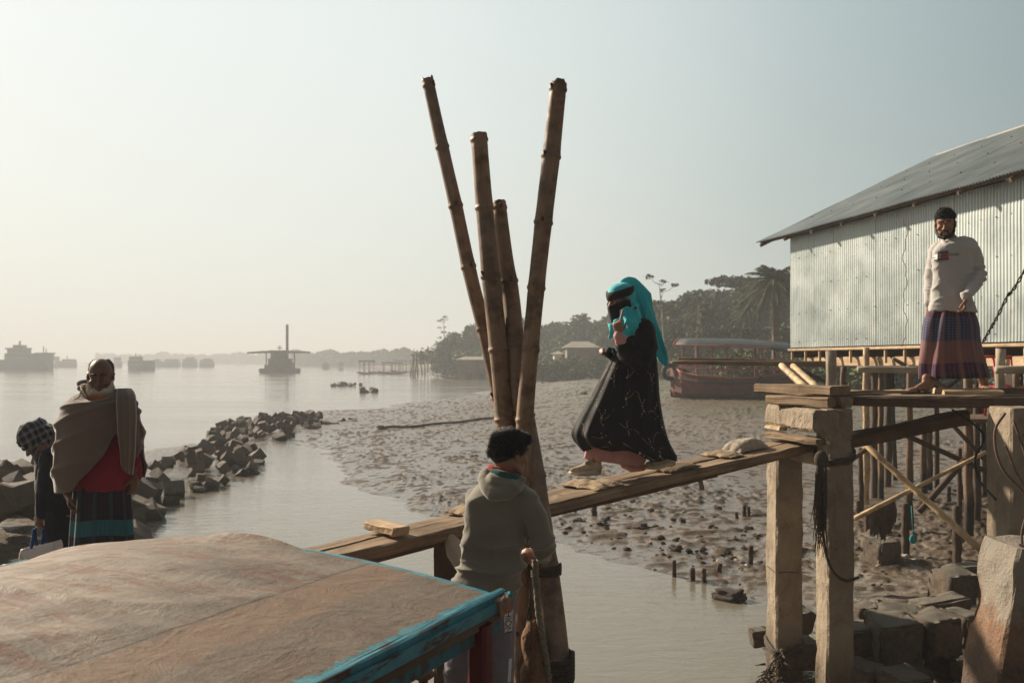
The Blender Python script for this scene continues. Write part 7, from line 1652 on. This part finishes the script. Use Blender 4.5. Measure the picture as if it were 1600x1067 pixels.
def protos():
    PR['broad'] = [tree_proto('broadleaf_tree', s, 10, LF[s % 2]) for s in (1, 2, 3, 4)]+[tree_proto('broadleaf_tree', 5, 10, LF[2])]
    PR['rain'] = [tree_proto('rain_tree', s, 10, LF[0]) for s in (11, 12, 13)]
    PR['bare'] = [tree_proto('bare_tree', s, 10, LF[1]) for s in (21, 22)]
    PR['bush'] = [tree_proto('bush', s, 3, LF[(1, 2, 0)[s-31]]) for s in (31, 32, 33)]
    PR['palm'] = [palm_proto('date_palm', 41, 10, .55, 40), palm_proto('date_palm', 42, 10, .5, 60, lean=-.03)]
protos()
used = set()
def plant(kind, i, px, ytop, Y, label, rz=0.0, group=None, wide=1.0, cat=None):
    p = PR[kind][i % len(PR[kind])]; x = (px-800)/F*Y; gz = max(hz(x, Y), 0); zt = ZC-(ytop-HY)/F*Y; H0 = 3 if kind == 'bush' else 10; s = (zt-gz)/H0
    if p not in used: o = p; used.add(p)
    else: o = copy_tree(p)
    o.name = {'broad': 'broadleaf_tree', 'rain': 'rain_tree', 'bare': 'bare_tree', 'bush': 'bush', 'palm': 'date_palm'}[kind]
    if kind == 'palm': s *= 1.05
    o.location = (x, Y, gz); o.rotation_euler = (0, 0, rz); o.scale = (s*wide, s*wide, s)
    for k in ('group',):
        if k in o: del o[k]
    return tag(o, label, cat or {'bush': 'bush'}.get(kind, 'tree'), group)
rg = random.Random(14)
plant('palm', 0, 683, 529, 205, 'lone round-headed date palm standing at the water among mooring sticks', .4)
plant('palm', 1, 1213, 404, 62, 'tallest date palm with hanging brown fronds beside the hut corner', 1.0, wide=1.25)
plant('palm', 0, 1101, 464, 82, 'shaggy date palm behind the bow of the red boat', 2.0)
plant('palm', 1, 1166, 462, 80, 'date palm with drooping fronds behind the canopy of the red boat', 3.1)
plant('bare', 0, 695, 495, 215, 'spindly nearly leafless tree rising beside the lone date palm', .2)
plant('bare', 1, 1036, 438, 88, 'tall thin nearly leafless tree with small flat leaf tufts right of the woman', .5, wide=1.3)
plant('bare', 0, 1088, 470, 80, 'thin leaning bare tree left of the shaggy date palm', 2.5)
for k, (px, yt, Y, w_, i) in enumerate(((1062, 462, 100, 1.0, 0), (1090, 452, 112, 1.1, 1), (1138, 442, 108, 1.2, 2), (1182, 434, 100, 1.2, 0), (1228, 425, 96, 1.2, 1), (1120, 455, 122, 1.2, 2), (1275, 430, 100, 1.3, 0))):
    plant('rain', i, px, yt, Y, ('first', 'second', 'third', 'fourth', 'fifth', 'sixth', 'seventh')[k]+' dark flat-topped tree, counting along the ridge from the woman towards the hut' if k < 5 else ('dark flat-topped tree in the second row behind the shaggy palm' if k == 5 else 'dark flat-topped tree hidden mostly by the far corner of the hut'), k*1.3, wide=w_)
GT = 'bushy trees along the shore'
bro = [(706, 530, 175, 0), (722, 521, 178, 1), (742, 516, 178, 2), (760, 506, 180, 3), (785, 500, 182, 0), (812, 498, 178, 1), (838, 512, 160, 2), (858, 515, 165, 3), (880, 505, 168, 0), (902, 508, 160, 1), (922, 497, 158, 2), (946, 494, 150, 3), (966, 503, 140, 0), (990, 498, 132, 1), (1012, 488, 118, 2), (1035, 486, 110, 4), (1058, 490, 98, 3), (1080, 492, 98, 4), (1104, 490, 104, 0), (1130, 486, 98, 1), (1152, 488, 94, 4), (1178, 480, 96, 2), (1200, 490, 84, 4), (1224, 478, 88, 3), (1250, 475, 90, 1), (1282, 470, 92, 2), (1320, 470, 92, 0), (870, 528, 150, 4), (1046, 470, 112, 0), (1160, 466, 110, 3), (1110, 470, 116, 2), (1205, 458, 104, 1), (1090, 515, 84, 2), (1140, 512, 84, 0), (1180, 510, 80, 1), (1228, 505, 76, 2), (1060, 515, 88, 1), (1020, 515, 100, 3)]
for k, (px, yt, Y, i) in enumerate(bro): plant('broad', i, px, yt+(22 if px > 1040 and yt < 500 else 0), Y, 'bushy green tree in the dense belt along the shore', k*2.1, GT, 1.15)
for k in range(34):
    px = 700+k*18.5+rg.uniform(-6, 6); Y = interp(px, [(700, 172), (860, 145), (950, 132), (1050, 88), (1200, 70), (1330, 70)])+rg.uniform(-2, 8); plant('bush', k, px, 542+rg.uniform(-8, 6), Y, 'low bush at the foot of the shore trees', k*1.7, 'low bushes along the shore', 1.4)
for k in range(14):
    px = 1180+k*24+rg.uniform(-8, 8); plant('bush', k, px, 556+rg.uniform(-5, 4), 46+rg.uniform(0, 8), 'low bush on the bank behind the hut stilts', k*1.1, 'bushes behind the stilts', 1.6)
for k in range(16):
    px = 845+k*13+rg.uniform(-5, 5); plant('bush', k, px, 556+rg.uniform(-4, 3), 120-k*1.2+rg.uniform(-3, 3), 'low bush on the green bank left of the woman', k*1.3, 'bushes on the green bank', 1.3)
# distant wooded shores fading into the haze
def wood_band(name, x0, x1, Y0, Y1, h0, h1, n, sz, seed, zb=0.4):
    rg_ = np.random.default_rng(seed); px = rg_.random(n)*(x1-x0)+x0; t = (px-x0)/(x1-x0); Y = Y0+(Y1-Y0)*t+rg_.random(n)*18; prof = (vn3(np.stack([px*.035, px*0, px*0], 1), seed)*.5+.5)*.6+(vn3(np.stack([px*.12, px*0, px*0], 1), seed+1)*.5+.5)*.4
    top = (h0+(h1-h0)*t)*(.55+.6*prof); z = zb+top*rg_.random(n)**.7; P = np.stack([(px-800)/F*Y, Y, z], 1); nr = rg_.normal(size=(n, 3)); nr /= np.linalg.norm(nr, axis=1)[:, None]; tt = np.cross(nr, rg_.normal(size=(n, 3))); tt /= np.linalg.norm(tt, axis=1)[:, None]; b = np.cross(nr, tt); s = sz*(.6+rg_.random(n))[:, None]
    q = np.stack([P-tt*s, P-b*s*.7, P+tt*s, P+b*s*.7], 1).reshape(-1, 3); o = bpy.data.objects.new(name, quads_mesh(q, LF[0], name)); col.objects.link(o); ROOT[o] = Vector((0, 0, 0)); tag(o, 'hazy low wooded shore on the horizon beyond the moored boats' if seed == 1 else 'faintest wooded shore far up the river', 'distant wood', None, 'stuff'); return o
wood_band('distant_wood', 455, 720, 520, 330, 7.5, 6.5, 16000, .8, 1)
wood_band('distant_wood', 150, 520, 900, 760, 9, 9, 9000, 1.4, 2)
m = MB(); rr = []
for px, Y in ((440, 560), (520, 500), (600, 420), (700, 340), (800, 330)):
    x = (px-800)/F*Y; rr.append([V(x, Y-8, -.4), V(x, Y-4, .6), V(x, Y+30, 1.0), V(x, Y+60, -.4)])
m.loft(rr); o = m.build('far_shore_bank', MT['mudlump']); tag(o, kind='structure')
m = MB(); rr = []
for px, Y in ((130, 960), (330, 860), (540, 770)):
    x = (px-800)/F*Y; rr.append([V(x, Y-8, -.4), V(x, Y-4, .6), V(x, Y+30, 1.0), V(x, Y+60, -.4)])
m.loft(rr); o = m.build('farthest_shore_bank', MT['mudlump']); tag(o, kind='structure')
# pale sandy slope with reeds behind the red boat
# village houses among the trees
def house(px0, px1, yt, ye, yb, Y, label, wallm, roofm):
    a = at(px0, yb, Y); b = at(px1, yb, Y); g0 = min(a.z, hz(a.x, Y), hz(b.x, Y))-.2; ze = ZC-(ye-HY)/F*Y; zt = ZC-(yt-HY)/F*Y; dpt = 5.0; r = thing('village_house', V((a.x+b.x)/2, Y, g0), label, 'house')
    m = MB(); m.box(V((a.x+b.x)/2, Y+dpt/2, (g0+ze)/2), (b.x-a.x, dpt, ze-g0)); m.build('walls', wallm, r)
    m = MB(); o = .5; e = [V(a.x-o, Y-o, ze), V(b.x+o, Y-o, ze), V(b.x+o, Y+dpt+o, ze), V(a.x-o, Y+dpt+o, ze)]; t = [V(a.x+.8, Y+dpt/2, zt), V(b.x-.8, Y+dpt/2, zt)]
    m.add(e+t, [(0, 1, 5, 4), (1, 2, 5), (2, 3, 4, 5), (3, 0, 4), (3, 2, 1, 0)]); m.build('roof', roofm, r)
    w_ = (b.x-a.x); m = MB(); m.box(V(a.x+w_*.3, Y-.01, g0+1.1), (.9, .06, 1.9)); m.build('door', MT['plank_dark'], r); m = MB(); m.box(V(a.x+w_*.65, Y-.01, g0+1.5), (.9, .06, .9)); m.build('window', MT['black'], r)
TH = plain('grey_thatch', (.26, .23, .18), (.36, .33, .27), 1., .9, .5); WL = plain('pale_mud_wall', (.16, .13, .10), (.26, .21, .16), 1., .9, .3)
house(886, 932, 533, 543, 558, 128, 'small pale-roofed village house among the trees left of the woman', WL, TH)
house(716, 772, 557, 562, 577, 150, 'long low grey-roofed shed by the water behind the canoe', WL, TH)
house(866, 878, 548, 553, 561, 135, 'tiny hut with one pale wall far behind the bamboo', plain('white_wall', (.6, .55, .48), (.66, .6, .52), 1., .9, .1), TH)
m = MB(); m.plank(at(838, 0, 1)*0+V(gnd(760, 577).x, 150, .8), V(gnd(760, 577).x, 150, 3.4), .25, .25, n=3, seed=1); o = m.build('blue_post', plain('blue_tarp', (.05, .16, .3), (.06, .2, .35), 1., .8, .1), origin=(gnd(760, 577).x, 150, .8)); tag(o, 'blue wrapped post glimpsed beside the low shed', 'post')
# ------------------------------------------------------------------ the winter haze
hb = MB(); hb.box((0, 1240, 14.0), (10400, 2800, 32.4)); g = bpy.data.materials.new('river_haze'); g.use_nodes = True; t = g.node_tree; t.nodes.clear(); o_ = t.nodes.new('ShaderNodeOutputMaterial'); pv = t.nodes.new('ShaderNodeVolumePrincipled')
pv.inputs['Color'].default_value = (.93, .97, 1.0, 1); pv.inputs['Density'].default_value = .0016; pv.inputs['Anisotropy'].default_value = .1; t.links.new(pv.outputs[0], o_.inputs['Volume'])
ho = hb.build('haze', g, origin=(0, 1240, 14)); tag(ho, kind='stuff', label='pale winter haze over the whole river', cat='haze')
